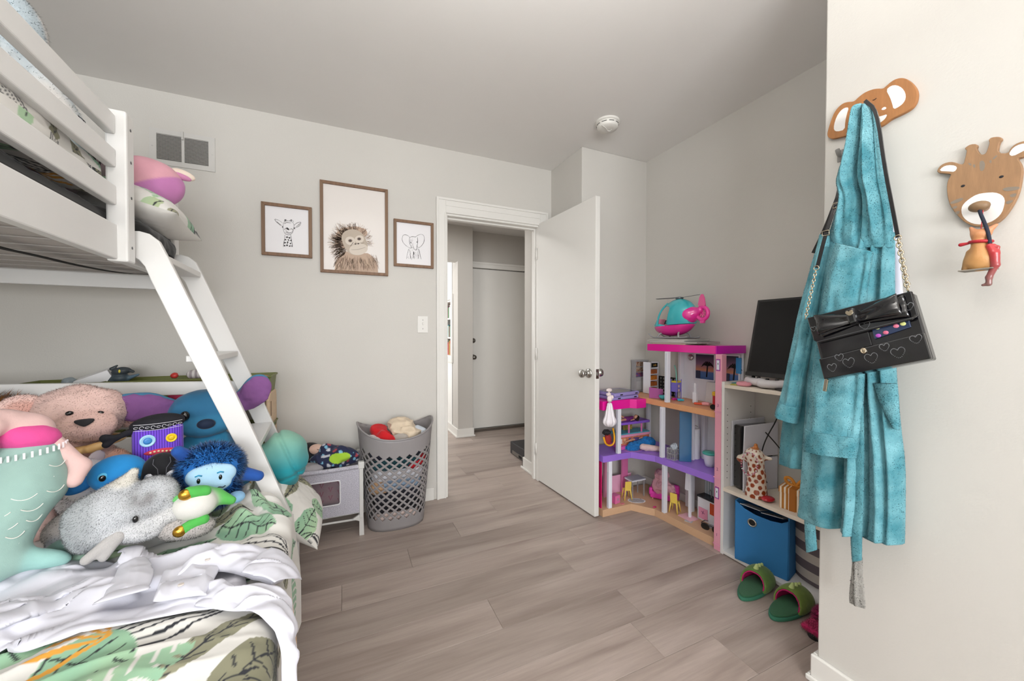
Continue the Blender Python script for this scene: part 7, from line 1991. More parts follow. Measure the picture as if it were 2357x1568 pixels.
# white doll dress hung at the door edge, with a toy swing below
dr = dt('white_doll_dress', 'white satin doll dress hanging in front of the low pink roof', 'doll dress', 1.497, 1.872, 0.585)
soft('skirt', [K((0, 0, 0.03), (0, 0, 0.13), 0.034, 0.014), E((0.0, 0, 0.025), (0.040, 0.028, 0.022))], M('white_satin', '#e7e2e8', rough=0.4, sheen=0.3), dr, res=0.003, k=0.02, disp=lambda x, y, z: 0.003 * np.sin(np.arctan2(y, x) * 9), base='#e7e2e8')
soft('bow', [E((0.0, 0, 0.165), (0.018, 0.014, 0.02)), E((-0.008, 0, 0.195), (0.016, 0.012, 0.012)), E((0.012, -0.004, 0.178), (0.014, 0.01, 0.014)), E((-0.004, 0, 0.222), (0.02, 0.012, 0.010))], M('ivory_ribbon', '#e3d5d3', rough=0.5), dr, res=0.003, k=0.006, disp=lump(2, 0.003, 120), base='#e3d5d3')
yw = dt('yellow_doll_swing', 'yellow doll swing chair with red cushion beside the door edge', 'doll furniture', 1.508, 1.880, 0.455)
MB().tube(smooth_pts([(-0.05, 0, 0.06), (-0.035, 0, 0.015), (0.0, 0, 0.0), (0.03, 0, 0.01), (0.035, 0, 0.05), (0.022, 0, 0.11)], 2), 0.006, 8).o('seat_frame', M('amber_plastic', '#e0a01e', rough=0.35), yw, smooth=True)
soft('cushion', [E((-0.01, 0.01, 0.04), (0.025, 0.02, 0.035))], M('dark_red_cloth', '#8e1f22', rough=0.8), yw, res=0.003, base='#8e1f22')
soft('doll_hair', [E((-0.02, 0.01, 0.085), (0.026, 0.02, 0.018))], m_nose, yw, res=0.003, disp=lump(3, 0.004, 100), base='#17141a')

# ------------------------------------------------------------------ books and the toy helicopter on the high roof
for k, (x0, y0, w, l, rz, c, lab) in enumerate([(1.925, 1.735, 0.19, 0.26, 0.02, '#c9a25a', 'orange and white thin book at the bottom of the roof pile'), (1.925, 1.705, 0.20, 0.36, 0.03, '#2a2a2e', 'black thin book second from the bottom of the roof pile'),
                                                (1.922, 1.755, 0.19, 0.31, -0.03, '#e3e0dd', 'white thin book in the middle of the roof pile'), (1.92, 1.740, 0.19, 0.31, 0.02, '#1c1c20', 'black thin book on top of the roof pile under the helicopter')]):
    z = 1.0905 + k * 0.0085
    bkk = thing('picture_book', lab, 'book', (x0, y0, z), (0, 0, rz), 'books on the dollhouse roof')
    box('pages', M('book_pages', '#e9e5dc', rough=0.8), bkk, -w / 2 + 0.003, w / 2 - 0.001, -l / 2 + 0.003, l / 2 - 0.003, 0.0012, 0.0071)
    box('cover', M('bookcover_' + c[1:], c, rough=0.3, coat=0.2), bkk, -w / 2, w / 2, -l / 2, l / 2, 0.0072, 0.0084); box('cover', MATS['bookcover_' + c[1:]], bkk, -w / 2, w / 2, -l / 2, l / 2, 0, 0.0011)
he = thing('toy_helicopter', 'turquoise and pink doll helicopter on books on the dollhouse roof', 'toy helicopter', (1.905, 1.735, 1.1255), (0, 0, math.radians(92)))
# local: nose towards +x, tail -x
TQ, PKH = '#3fb6bf', '#e8379c'
m_tq = M('turquoise_gloss', TQ, rough=0.15, coat=0.6); m_ph = M('pink_gloss', PKH, rough=0.15, coat=0.6)
hull = [E((0.0, 0, 0.125), (0.135, 0.075, 0.105), (0, 4, 0)), E((0.075, 0, 0.075), (0.085, 0.060, 0.050)), E((-0.03, 0, 0.16), (0.09, 0.065, 0.085))]
cut_low = [B((0.0, 0, -0.02), (0.4, 0.3, 0.105), 0.004, (0, 3, 0))]
rear = B((-0.20, 0, 0.12), (0.085, 0.2, 0.055), 0.004, (0, 18, 0))
holes = [B((0.050, 0, 0.140), (0.046, 0.2, 0.066), 0.02, (0, -12, 0)), E((0.045, 0, 0.142), (0.105, 0.062, 0.088)), B((0.15, 0, 0.125), (0.05, 0.042, 0.040), 0.015)]
soft('cabin', hull, m_tq, he, res=0.0032, k=0.04, sub=cut_low + [rear] + holes, base=TQ)
soft('hull', hull, m_ph, he, res=0.0034, k=0.04, sub=[B((0.0, 0, 0.29), (0.5, 0.3, 0.207), 0.004, (0, 3, 0)), E((0.06, 0, 0.11), (0.085, 0.050, 0.055))], base=PKH)
soft('nose', [E((0.100, 0, 0.082), (0.062, 0.056, 0.024), (0, -6, 0))], m_tq, he, res=0.003, sub=[E((0.085, 0, 0.10), (0.060, 0.046, 0.034))], base=TQ)
for s in (-1, 1): MB().tube(smooth_pts([(0.112, s * 0.044, 0.088), (0.104, s * 0.046, 0.135), (0.078, s * 0.044, 0.185), (0.035, s * 0.036, 0.222)], 2), 0.006, 8).o('window_pillar', m_tq, he, smooth=True)
soft('rear_shell', [E((-0.085, 0, 0.145), (0.065, 0.062, 0.055)), K((-0.11, 0, 0.15), (-0.165, 0, 0.17), 0.035, 0.02)], m_ph, he, res=0.0035, k=0.02, base=PKH)
MB().tube([(-0.180 + 0.036 * math.cos(a), -0.002, 0.150 + 0.036 * math.sin(a)) for a in np.linspace(0, 2 * PI, 33)[:-1]], 0.012, 10, True).o('tail_ring', m_ph, he, smooth=True)
for k in range(8):
    a = k * PI / 4
    MB().tube([(-0.180, -0.004, 0.150), (-0.180 + 0.03 * math.cos(a), -0.004, 0.150 + 0.03 * math.sin(a))], [0.004, 0.006], 6).o('fan_blade', M('fan_pink', '#e0669a', rough=0.3), he, smooth=True)
bead(he, (-0.180, -0.006, 0.150), (0.010, 0.008, 0.010), m_ph, 'fan_hub')
MB().prism(smooth_pts([(-0.150, 0.185), (-0.205, 0.175), (-0.190, 0.262), (-0.168, 0.262)], 1, True), -0.006, 0.006, 'xz').o('tail_fin', M('pink_fin', '#ea5c9c', rough=0.2, coat=0.4), he, bevel=0.002)
MB().prism([(-0.17, 0.118), (-0.20, 0.118), (-0.195, 0.092), (-0.172, 0.092)], -0.008, 0.008, 'xz').o('tail_stand', m_ph, he, bevel=0.002)
for s in (-1, 1):
    MB().tube(smooth_pts([(0.175, s * 0.055, 0.030), (0.145, s * 0.055, 0.010), (0.12, s * 0.055, 0.006), (-0.10, s * 0.055, 0.006), (-0.125, s * 0.055, 0.012)], 2), 0.0045, 8).o('skid', m_chrome if False else greyp, he, smooth=True)
    for x in (0.09, -0.055): MB().tube(smooth_pts([(x * 0.8, s * 0.03, 0.04), (x, s * 0.05, 0.03), (x * 1.12, s * 0.055, 0.006)], 2), 0.0055, 8).o('skid_strut', greyp, he, smooth=True)
MB().lathe([(0.018, 0.235), (0.018, 0.246), (0.024, 0.250), (0.024, 0.258), (0.001, 0.262)], c=(-0.02, 0, 0), n=20).o('rotor_hub', M('rotor_grey', '#6a6c70', rough=0.4), he, smooth=False)
for a in (0.06, PI - 0.22):
    rb_ = MB().prism([(0.01, -0.008), (0.10, -0.013), (0.170, -0.009), (0.172, 0.008), (0.10, 0.010), (0.01, 0.008)], -0.0012, 0.0012, 'xy').o('rotor_blade', MATS['rotor_grey'], he, bevel=0.0006)
    rb_.location = (-0.02, 0, 0.2555 if a < 1 else 0.2535); rb_.rotation_euler = (0.12, -0.03 if a < 1 else -0.02, a)
for y in (-0.022, 0.022):
    soft('pilot_seat', [B((0.045, y, 0.083), (0.022, 0.017, 0.008), 0.006), B((0.012 + 0.006, y, 0.112), (0.006, 0.017, 0.032), 0.006, (0, -12, 0))], M('seat_leopard', '#b86a86', rough=0.5, var=0.5, vscale=160), he, res=0.003, k=0.006, base='#b86a86')
MB().tube([(0.095, 0, 0.085), (0.088, 0, 0.105), (0.082, 0, 0.118)], 0.003, 6).o('control_stick', m_dark, he)
box('windscreen_visor', M('pink_visor', '#f08aa8', rough=0.2, alpha=0.85), he, 0.112, 0.118, -0.03, 0.03, 0.08, 0.125, bevel=0.002)
# ================================================================== white shelf unit and its things
m_lam = M('white_laminate', '#e7e5e3', rough=0.4, var=0.015, vscale=6)
m_lam_edge = M('birch_edge', '#e3d8c9', rough=0.45, var=0.04, vscale=14)
su = thing('shelf_unit', 'white open shelf unit along the closet wall', 'shelf', (1.80, 1.0, 0))
SB = np.array([1.80, 1.0, 0.0])
def sbox(name, mat, x0, x1, y0, y1, z0, z1, bevel=0.001, **k): return box(name, mat, su, x0 - SB[0], x1 - SB[0], y0 - SB[1], y1 - SB[1], z0, z1, bevel=bevel, **k)
side = sbox('side_panel', m_lam, 1.80, 2.045, 1.327, 1.343, 0, 0.905)
sbox('side_panel', m_lam, 1.80, 2.045, 0.735, 0.751, 0, 0.905)
sbox('top_shelf', m_lam_edge, 1.80, 2.045, 0.751, 1.327, 0.874, 0.892)
sbox('middle_shelf', m_lam_edge, 1.798, 2.045, 0.751, 1.327, 0.335, 0.354)
sbox('bottom_shelf', m_lam, 1.80, 2.045, 0.751, 1.327, 0.006, 0.022)
for x in (1.825, 2.01):
    for k in range(12):
        mbp = MB().cyl((x - SB[0], 1.3268 - SB[1], 0.40 + k * 0.033), (x - SB[0], 1.3262 - SB[1], 0.40 + k * 0.033), 0.0025, n=8)
        mbp.o('peg_hole', m_dark, side)
# monitor
mo = thing('monitor', 'black flat monitor leaning back on the shelf unit', 'monitor', (1.865, 1.045, 0.893), (0, 0, -PI / 2))
# local: x along -Y world... screen faces local -y (world -x)
tilt = math.radians(-13)
m_bez = M('monitor_bezel', '#121214', rough=0.25, coat=0.3); m_scr = M('monitor_screen', '#141415', rough=0.18, spec=0.3)
def mbx(x0, x1, y0, y1, z0, z1): 
    mb = MB().box(x0, x1, y0, y1, z0, z1); R_ = Matrix.Rotation(tilt, 3, 'X'); mb.v = [tuple(R_ @ Vector(p) + Vector((0, 0, 0.052))) for p in mb.v]; return mb
mbx(-0.215, 0.26, 0.0, 0.022, 0.0, 0.395).o('case', m_bez, mo, bevel=0.003)
mbx(-0.203, 0.248, -0.0008, 0.0006, 0.022, 0.383).o('screen', m_scr, mo)
mbx(-0.215, 0.26, -0.004, 0.0, 0.0, 0.018).o('chin', m_bez, mo, bevel=0.001)
mbx(-0.06, 0.10, 0.02, 0.05, 0.04, 0.30).o('back_housing', m_bez, mo, bevel=0.008)
MB().cyl((0.02, 0.03, 0.006), (0.02, 0.035, 0.13), 0.018, n=20).o('stand_neck', m_bez, mo, smooth=True)
MB().lathe([(0.095, 0), (0.095, 0.006), (0.02, 0.012)], c=(0.02, 0.03, 0), n=36).o('stand_base', m_bez, mo, smooth=False)
# game controllers, ring, card
def controller(label, x, y, rz):
    c = thing('game_controller', label, 'game controller', (x, y, 0.892), (0, 0, rz), 'white game controllers')
    wc = M('controller_white', '#d9d5d8', rough=0.4)
    soft('shell', [E((0, 0.005, 0.024), (0.050, 0.026, 0.019)), K((-0.042, 0.0, 0.026), (-0.055, -0.050, 0.016), 0.018, 0.014), K((0.042, 0.0, 0.026), (0.055, -0.050, 0.016), 0.018, 0.014)], wc, c, res=0.003, k=0.02, base='#d9d5d8')
    soft('grip_trim', [K((-0.020, -0.012, 0.030), (0.020, -0.012, 0.030), 0.012, 0.012), K((-0.057, -0.052, 0.010), (-0.055, -0.040, 0.010), 0.010, 0.010)], M('controller_black', '#19191b', rough=0.4), c, res=0.003, base='#19191b')
    for s in (-1, 1): MB().lathe([(0.008, 0.038), (0.008, 0.048), (0.006, 0.050), (0.001, 0.049)], c=(s * 0.019, -0.006, 0), n=16).o('thumb_stick', MATS['controller_black'], c, smooth=True)
    return c
controller('white game controller next to the pink ring on the shelf', 1.870, 1.215, math.radians(70))
controller('white game controller below the monitor beside the robe sleeve', 1.842, 1.115, math.radians(120))
o = MB().tube([(0.024 * math.cos(a), 0.024 * math.sin(a), 0.010) for a in np.linspace(0, 2 * PI, 33)[:-1]], 0.0105, 10, True).o('pink_ring', M('pink_rubber_ring', '#e39aa6', rough=0.4), None, smooth=True, loc=(1.832, 1.245, 0.893)); tag(o, 'small pink rubber ring on the shelf top', 'toy')
cd = thing('activity_card', 'green and yellow printed card on the shelf corner', 'card', (1.850, 1.292, 0.8925), (0, 0, 0.5))
box('card', M('card_print', '#9fae5a', rough=0.4, col2='#d9c34a', vscale=26), cd, -0.045, 0.045, -0.028, 0.028, 0, 0.0025); box('card_back', M('card_teal', '#2d8fa8', rough=0.4), cd, 0.02, 0.075, -0.01, 0.045, 0.0026, 0.006)
# game console
gc = thing('game_console', 'upright white and black game console on the middle shelf', 'game console', (1.925, 1.258, 0.3545), (0, 0, math.radians(-10)))
m_gc = M('console_white', '#cdcdd6', rough=0.45)
box('core', M('console_black', '#0e0f12', rough=0.15, coat=0.5), gc, -0.085, 0.115, -0.018, 0.040, 0.005, 0.330, bevel=0.010)
for nm, y0, y1, z0, z1 in (('side_plate', -0.034, -0.026, 0.0, 0.168), ('side_plate', -0.034, -0.026, 0.174, 0.345), ('side_plate', 0.044, 0.051, 0.0, 0.355)):
    pts = [(-0.09, z0), (0.125, z0), (0.125, z1), (-0.085 if z1 > 0.2 else -0.09, z1 - (0.010 if z1 > 0.2 else 0))]
    MB().prism(pts, y0, y1, 'xz').o(nm, m_gc, gc, bevel=0.003)
# cable
cb = MB().tube(smooth_pts([(1.985, 1.15, 0.86), (1.97, 1.16, 0.74), (1.94, 1.20, 0.63), (1.925, 1.215, 0.55), (1.92, 1.21, 0.46), (1.95, 1.20, 0.40)], 3), 0.0028, 7).o('power_cable', m_dark, None, smooth=True); tag(cb, 'black cable hanging behind the game console', 'cable')
cb = MB().tube(smooth_pts([(1.965, 1.225, 0.655), (1.95, 1.18, 0.63), (1.94, 1.12, 0.58), (1.95, 1.05, 0.52), (1.98, 0.98, 0.50)], 3), 0.0028, 7).o('power_cable', m_dark, None, smooth=True); tag(cb, 'black cable running from the game console towards the robe', 'cable')
# giraffe figurine
gf = thing('giraffe_figurine', 'glazed giraffe head figurine with bead necklace on the middle shelf', 'figurine', (1.852, 1.190, 0.3545), (0, 0, math.radians(90)))
CRM, SPT, ORG_ = '#e9dccb', '#94401e', '#c9752c'
# local: face looks to +x  (world +y, viewer left), front -y towards the room (world... )
def spots(V, C):
    C = C.copy()
    r = np.random.default_rng(5)
    ang = np.arctan2(V[:, 1], V[:, 0])
    u = ang * 0.045; v = V[:, 2]
    pts = []
    for i in range(9):
        for j in range(10):
            pts.append(((i - 4.5) * 0.0315 + (0.015 if j % 2 else 0) + r.uniform(-.004, .004), 0.010 + j * 0.0245 + r.uniform(-.004, .004), r.uniform(0.0095, 0.013)))
    for (a, b, q) in pts:
        q2 = q * (0.62 if b > 0.165 else 1.0)
        m = ((u - a) / q2) ** 2 + ((v - b) / (q2 * 1.0)) ** 2 < 1
        if b > 0.165: m &= V[:, 0] < 0.055
        C[m & (V[:, 2] < 0.23)] = lin(SPT)
    top = V[:, 2] > 0.232
    C[top] = lin(ORG_)
    return C
soft('body', [K((0, 0, 0.0), (0, 0, 0.10), 0.050, 0.038), K((0, 0, 0.10), (0.005, 0, 0.19), 0.037, 0.036), E((0.012, 0, 0.200), (0.042, 0.034, 0.036)), K((0.03, 0, 0.19), (0.070, 0, 0.165), 0.026, 0.021), E((0.078, 0, 0.160), (0.021, 0.021, 0.018)), K((0.012, -0.012, 0.225), (0.014, -0.014, 0.246), 0.007, 0.008), K((-0.005, 0.014, 0.225), (-0.006, 0.017, 0.244), 0.007, 0.008), E((-0.038, -0.020, 0.195), (0.022, 0.007, 0.010), (0, 0, 25)), E((-0.03, 0.03, 0.195), (0.02, 0.007, 0.010))],
     M('glazed_ceramic', '#ffffff', rough=0.15, attr=True, coat=0.6), gf, res=0.0028, k=0.014, sub=[B((0, 0, -0.05), (0.1, 0.1, 0.05), 0.001)], base=CRM, paint=spots)
bead(gf, (0.035, 0.030, 0.205), (0.006, 0.003, 0.003)); bead(gf, (0.035, -0.030, 0.205), (0.006, 0.003, 0.003))
nk = thing('bead_necklace', 'pink and clear bead necklace hung on the giraffe figurine', 'necklace', (1.852, 1.190, 0.3545))
for k in range(28):
    a = 2 * PI * k / 28
    p_ = (-0.052 + 0.010 * math.sin(a), 0.002 + 0.040 * math.cos(a), 0.165 + 0.052 * math.sin(a))
    bead(nk, p_, 0.0036, M('bead_%d' % (k % 3), ('#d98fa6', '#e8e2e6', '#b75a7c')[k % 3], rough=0.1, coat=0.5), 'bead')
o = soft('red_heart_case', [E((0, 0, 0.012), (0.034, 0.026, 0.012))], M('red_gloss', '#b3152a', rough=0.15, coat=0.5), None, res=0.003, base='#b3152a'); o.location = (1.842, 1.128, 0.3545); tag(o, 'flat red glossy case leaning by the giraffe figurine', 'case')
# striped gift box
gb = thing('striped_gift_box', 'small orange and white striped gift box on the middle shelf', 'gift box', (1.885, 1.030, 0.3545), (0, 0, 0.25))
m_st = M('orange_stripes', '#c07f2a', rough=0.5, wave=(1, 62.0, '#b57322', '#eee3d2', 0.55))
box('box', m_st, gb, -0.05, 0.05, -0.05, 0.05, 0, 0.078, bevel=0.001); box('lid', m_st, gb, -0.053, 0.053, -0.053, 0.053, 0.074, 0.100, bevel=0.001)
box('ribbon', M('amber_ribbon', '#a8641c', rough=0.4), gb, -0.0545, 0.0545, -0.012, 0.012, 0, 0.1015)
for s in (-1, 1): MB().tube(smooth_pts([(0, 0, 0.10), (0, s * 0.02, 0.135), (0, s * 0.045, 0.13), (0, s * 0.035, 0.105), (0, 0, 0.10)], 2), 0.007, 8).o('bow_loop', M('amber_satin', '#c9801f', rough=0.3), gb, smooth=True)
# blue fabric bin with papers
bb = thing('blue_storage_bin', 'blue fabric storage bin with metal grommet under the shelf', 'storage bin', (1.935, 1.175, 0.0225), (0, 0, math.radians(14)))
m_bb = M('blue_fabric', '#2f78b4', rough=0.85, bump=0.15, bscale=500, var=0.05, vscale=8)
hw2, hd2, hz2 = 0.118, 0.112, 0.295
MB().prism([(-hd2, 0), (hd2, 0), (hd2, 0.297), (0.07, 0.268), (0.02, 0.254), (-0.04, 0.250), (-0.085, 0.256), (-hd2, 0.275)], -hw2 - 0.006, -hw2, 'yz').o('front_panel', m_bb, bb, bevel=0.002); box('back_panel', m_bb, bb, hw2 - 0.018, hw2 - 0.012, -hd2, hd2, 0, hz2, bevel=0.002)
for s in (-1, 1): box('side_panel', m_bb, bb, -hw2, hw2 - 0.018, s * hd2 - 0.003, s * hd2 + 0.003, 0, hz2, bevel=0.002)
box('bottom_panel', m_bb, bb, -hw2, hw2 - 0.018, -hd2, hd2, 0, 0.005)
gr = MB().tube([(-hw2 - 0.007, 0.035 + 0.017 * math.cos(a), 0.212 + 0.017 * math.sin(a)) for a in np.linspace(0, 2 * PI, 33)[:-1]], 0.004, 8, True).o('grommet', m_chrome, bb, smooth=True)
MB().cyl((-hw2 - 0.0075, 0.035, 0.212), (-hw2 - 0.0062, 0.035, 0.212), 0.0145, n=24).o('grommet_hole', m_dark, bb)
m_ppr = M('flash_card_paper', '#c3c6cc', rough=0.7)
for k, (x, y, z, rx, ry, words) in enumerate([(-0.060, -0.045, 0.276, -0.05, 0.30, ('that', 'her', 'said', 'just')), (-0.055, 0.050, 0.282, 0.05, 0.28, ()), (0.02, 0.0, 0.270, 0.0, 0.35, ())]):
    cdd = thing('flash_card_sheet', ['sheet of printed word cards in the blue bin', 'ruled paper sheet in the blue bin', 'folded paper deep in the blue bin'][k], 'paper', tuple(Vector((1.935, 1.175, 0.0225)) + Matrix.Rotation(math.radians(14), 3, 'Z') @ Vector((x, y, z - 0.02))), (rx, ry, math.radians(14)))
    box('sheet', m_ppr, cdd, -0.06, 0.06, -0.045, 0.045, 0, 0.002)
    for q, wd in enumerate(words):
        text3(wd, 0.017, m_nose, cdd, (-0.03 - 0.0 + 0.025 * (q // 2), 0.02 - 0.04 * (q % 2), 0.0024), (0, 0, -PI / 2), 'printed_word')
    if k == 1:
        for q in range(5): box('ruled_line', M('rule_grey', '#8b8f99', rough=0.8), cdd, -0.045 + q * 0.018, -0.043 + q * 0.018, -0.035, 0.03, 0.0021, 0.0024)
# striped basket
sbk = thing('striped_basket', 'grey and beige striped fabric basket behind the closet wall', 'basket', (1.985, 0.955, 0.0))
m_sb = M('basket_stripes', '#7d7276', rough=0.9, wave=(2, 12.2, '#6d6268', '#c6bcb4', 0.5))
prof = [(0.122, 0.023), (0.128, 0.10), (0.132, 0.20), (0.134, 0.285)]
MB().lathe(prof, n=40, cap=False).o('wall', m_sb, sbk, smooth=True)
MB().lathe([(0.120, 0.023), (0.001, 0.024)], n=40, cap=False).o('bottom', m_sb, sbk)
MB().tube([(0.134 * math.cos(a), 0.134 * math.sin(a), 0.285) for a in np.linspace(0, 2 * PI, 41)[:-1]], 0.005, 8, True).o('rim', M('basket_rim', '#6b645e', rough=0.8), sbk, smooth=True)
for ch_ in sbk.children: ch_.scale = (0.62, 1.0, 1.0)
for k, (x, y, z, c, lab) in enumerate([(1.955, 0.985, 0.268, '#c43a22', 'red toy block in the striped basket'), (1.965, 0.945, 0.262, '#1f4fa8', 'blue toy block in the striped basket'), (2.005, 0.97, 0.268, '#d8d4d0', 'white toy block in the striped basket'), (1.96, 0.895, 0.255, '#a82a4c', 'dark pink toy block in the striped basket')]):
    o = box('toy_block', M('block_' + c[1:], c, rough=0.35), None, -0.02, 0.02, -0.032, 0.032, -0.012, 0.012, bevel=0.004, loc=(x, y, z), rot=(0.2, 0.15 * k, 0.4 * k)); tag(o, lab, 'toy block', 'blocks in the striped basket')

# ------------------------------------------------------------------ slippers
def dino(label, x, y, rz, dark):
    s = thing('dinosaur_slipper', label, 'slipper', (x, y, 0), (0, 0, rz), 'green dinosaur slippers', 1.14)
    g1, g2 = ('#3f6b48', '#5b7a3a') if dark else ('#46704a', '#6b8038')
    # sole along +x (toe), opening at the heel end
    out = [(0.105 * math.cos(a) * (1.0 if math.cos(a) > 0 else 0.98), (0.043 + 0.008 * math.cos(a)) * math.sin(a)) for a in np.linspace(0, 2 * PI, 41)[:-1]]
    MB().prism(out, 0.0, 0.013, 'xy').o('sole', M('slipper_sole_green', '#2f6e55', rough=0.8), s, bevel=0.004)
    MB().prism([(a * 0.93, b * 0.9) for a, b in out], 0.013, 0.019, 'xy').o('insole', M('slipper_insole', '#2a5b3c', rough=0.95, sheen=0.4, bump=0.4, bscale=300), s, bevel=0.003)
    sh_ = [E((0.035, 0, 0.022), (0.080, 0.052, 0.055)), E((0.075, 0, 0.022), (0.045, 0.048, 0.040))]
    ub = [B((-0.075, 0, 0.05), (0.075, 0.2, 0.12), 0.004, (0, 18, 0)), B((0, 0, -0.05), (0.3, 0.3, 0.058), 0.001), E((0.035, 0, 0.022), (0.074, 0.046, 0.049)), E((0.075, 0, 0.022), (0.038, 0.042, 0.034))]
    up = soft('upper', sh_, M('slipper_plush_' + ('a' if dark else 'b'), g2, rough=0.95, sheen=0.5, bump=0.4, bscale=300, var=0.25, vscale=22), s, res=0.0034, k=0.02, sub=ub, base=g2)
    soft('lining', [E((0.035, 0, 0.022), (0.0745, 0.0465, 0.0495)), E((0.075, 0, 0.022), (0.0385, 0.0425, 0.0345))], M('slipper_lining_pink', '#b3155e', rough=0.9), s, res=0.0034, k=0.02, sub=[ub[0], ub[1], E((0.035, 0, 0.022), (0.070, 0.042, 0.045)), E((0.075, 0, 0.022), (0.034, 0.038, 0.030))], base='#b3155e')
    for k in range(3): soft('back_spike', [K((0.028 + k * 0.024, 0, 0.074 - k * 0.006), (0.036 + k * 0.024, 0, 0.086 - k * 0.007), 0.010, 0.006)], M('spike_sage', '#a9b878', rough=0.9), s, res=0.003, base='#a9b878')
    for sg_ in (-1, 1): bead(s, (0.088, sg_ * 0.030, 0.052), (0.005, 0.003, 0.005), m_bead, 'eye')
    return s
dino('green dinosaur slipper against the blue bin', 1.672, 1.085, math.radians(12), True)
dino('green dinosaur slipper between its pair and the pink slipper', 1.680, 0.945, math.radians(4), False)
fs = thing('pink_fluffy_slipper', 'hot pink fluffy slide slipper at the corner of the closet wall', 'slipper', (1.700, 0.815, 0), (0, 0, math.radians(0)))
out = [(0.10 * math.cos(a), 0.044 * math.sin(a)) for a in np.linspace(0, 2 * PI, 41)[:-1]]
MB().prism(out, 0, 0.02, 'xy').o('sole', M('slipper_sole_black', '#1a1618', rough=0.7), fs, bevel=0.004)
fi = soft('footbed', [B((0, 0, 0.027), (0.098, 0.042, 0.011), 0.010)], M('pink_plush_base', '#ffffff', rough=0.95, attr=True, sheen=0.4), fs, res=0.004, base='#b01a55')
fu = soft('fluffy_band', [E((0.02, 0, 0.035), (0.055, 0.050, 0.050))], MATS['pink_plush_base'], fs, res=0.004, sub=[E((0.02, 0, 0.03), (0.08, 0.032, 0.033)), B((0, 0, -0.02), (0.2, 0.2, 0.045), 0.001)], base='#b01a60')
fur(fi, 5000, 0.009, m_fur, fs, seed=51); fur(fu, 6500, 0.013, m_fur, fs, seed=52, width=0.0016)
fp = copy_tree(fs); fp.location = (1.775, 0.765, 0); fp.rotation_euler = (0, 0, 0.12)
fp['label'] = 'hot pink fluffy slide slipper hidden behind the closet wall edge'
fs['group'] = fp['group'] = 'pink fluffy slippers'
# outline rows of the robe parts on the closet wall: (depth plane, rows of two (y, z) points)
ROBE = {
    'hood': (1.365, [((0.586, 1.811), (0.568, 1.801)), ((0.599, 1.802), (0.558, 1.779)), ((0.609, 1.751), (0.549, 1.722)), ((0.62, 1.693), (0.543, 1.659)), ((0.637, 1.629), (0.537, 1.597)), ((0.64, 1.604), (0.533, 1.565)), ((0.634, 1.556), (0.527, 1.528)), ((0.648, 1.502), (0.519, 1.472)), ((0.663, 1.453), (0.515, 1.424)), ((0.663, 1.413), (0.515, 1.388))]),
    'body': (1.375, [((0.675, 1.464), (0.515, 1.431)), ((0.695, 1.359), (0.514, 1.33)), ((0.708, 1.221), (0.512, 1.211)), ((0.716, 1.081), (0.509, 1.092)), ((0.72, 0.968), (0.504, 0.998)), ((0.725, 0.853), (0.496, 0.898)), ((0.73, 0.737), (0.487, 0.801)), ((0.734, 0.65), (0.485, 0.707)), ((0.741, 0.553), (0.485, 0.587))]),
    'rear': (1.385, [((0.694, 1.442), (0.659, 1.434)), ((0.726, 1.279), (0.663, 1.273)), ((0.759, 1.108), (0.672, 1.111)), ((0.784, 0.958), (0.682, 0.972)), ((0.804, 0.82), (0.693, 0.832)), ((0.812, 0.698), (0.71, 0.707))]),
    'sleeveL': (1.350, [((0.677, 1.461), (0.648, 1.448)), ((0.702, 1.358), (0.662, 1.338)), ((0.728, 1.25), (0.68, 1.233)), ((0.752, 1.123), (0.699, 1.11)), ((0.777, 0.991), (0.719, 0.983)), ((0.793, 0.915), (0.729, 0.904))]),
    'cuffL': (1.345, [((0.788, 0.923), (0.725, 0.915)), ((0.799, 0.884), (0.731, 0.875)), ((0.796, 0.873), (0.733, 0.861))]),
    'sleeveF': (1.325, [((0.625, 1.421), (0.54, 1.378)), ((0.649, 1.309), (0.55, 1.284)), ((0.667, 1.165), (0.552, 1.158)), ((0.68, 1.03), (0.554, 1.024)), ((0.69, 0.907), (0.559, 0.901)), ((0.696, 0.858), (0.562, 0.858))]),
    'cuffF': (1.320, [((0.695, 0.859), (0.56, 0.861)), ((0.7, 0.796), (0.565, 0.808)), ((0.699, 0.79), (0.566, 0.804))]),
    'belt': (1.325, [((0.575, 0.954), (0.556, 0.957)), ((0.579, 0.816), (0.552, 0.824)), ((0.581, 0.677), (0.552, 0.689)), ((0.579, 0.565), (0.554, 0.578)), ((0.575, 0.501), (0.554, 0.516))]),
    'beltend': (1.335, [((0.579, 0.506), (0.557, 0.518)), ((0.581, 0.46), (0.556, 0.478)), ((0.586, 0.394), (0.551, 0.416)), ((0.585, 0.371), (0.549, 0.378))]),
    'belt2': (1.345, [((0.71, 0.621), (0.678, 0.627)), ((0.709, 0.552), (0.679, 0.559)), ((0.705, 0.49), (0.675, 0.506)), ((0.702, 0.454), (0.673, 0.478))]),
    'pocket': (1.335, [((0.538, 1.017), (0.49, 1.021)), ((0.528, 0.979), (0.487, 0.985)), ((0.513, 0.94), (0.485, 0.945)), ((0.498, 0.902), (0.484, 0.9))]),
    'lining': (1.400, [((0.534, 1.456), (0.519, 1.452)), ((0.532, 1.359), (0.512, 1.355)), ((0.531, 1.249), (0.504, 1.247))]),
}
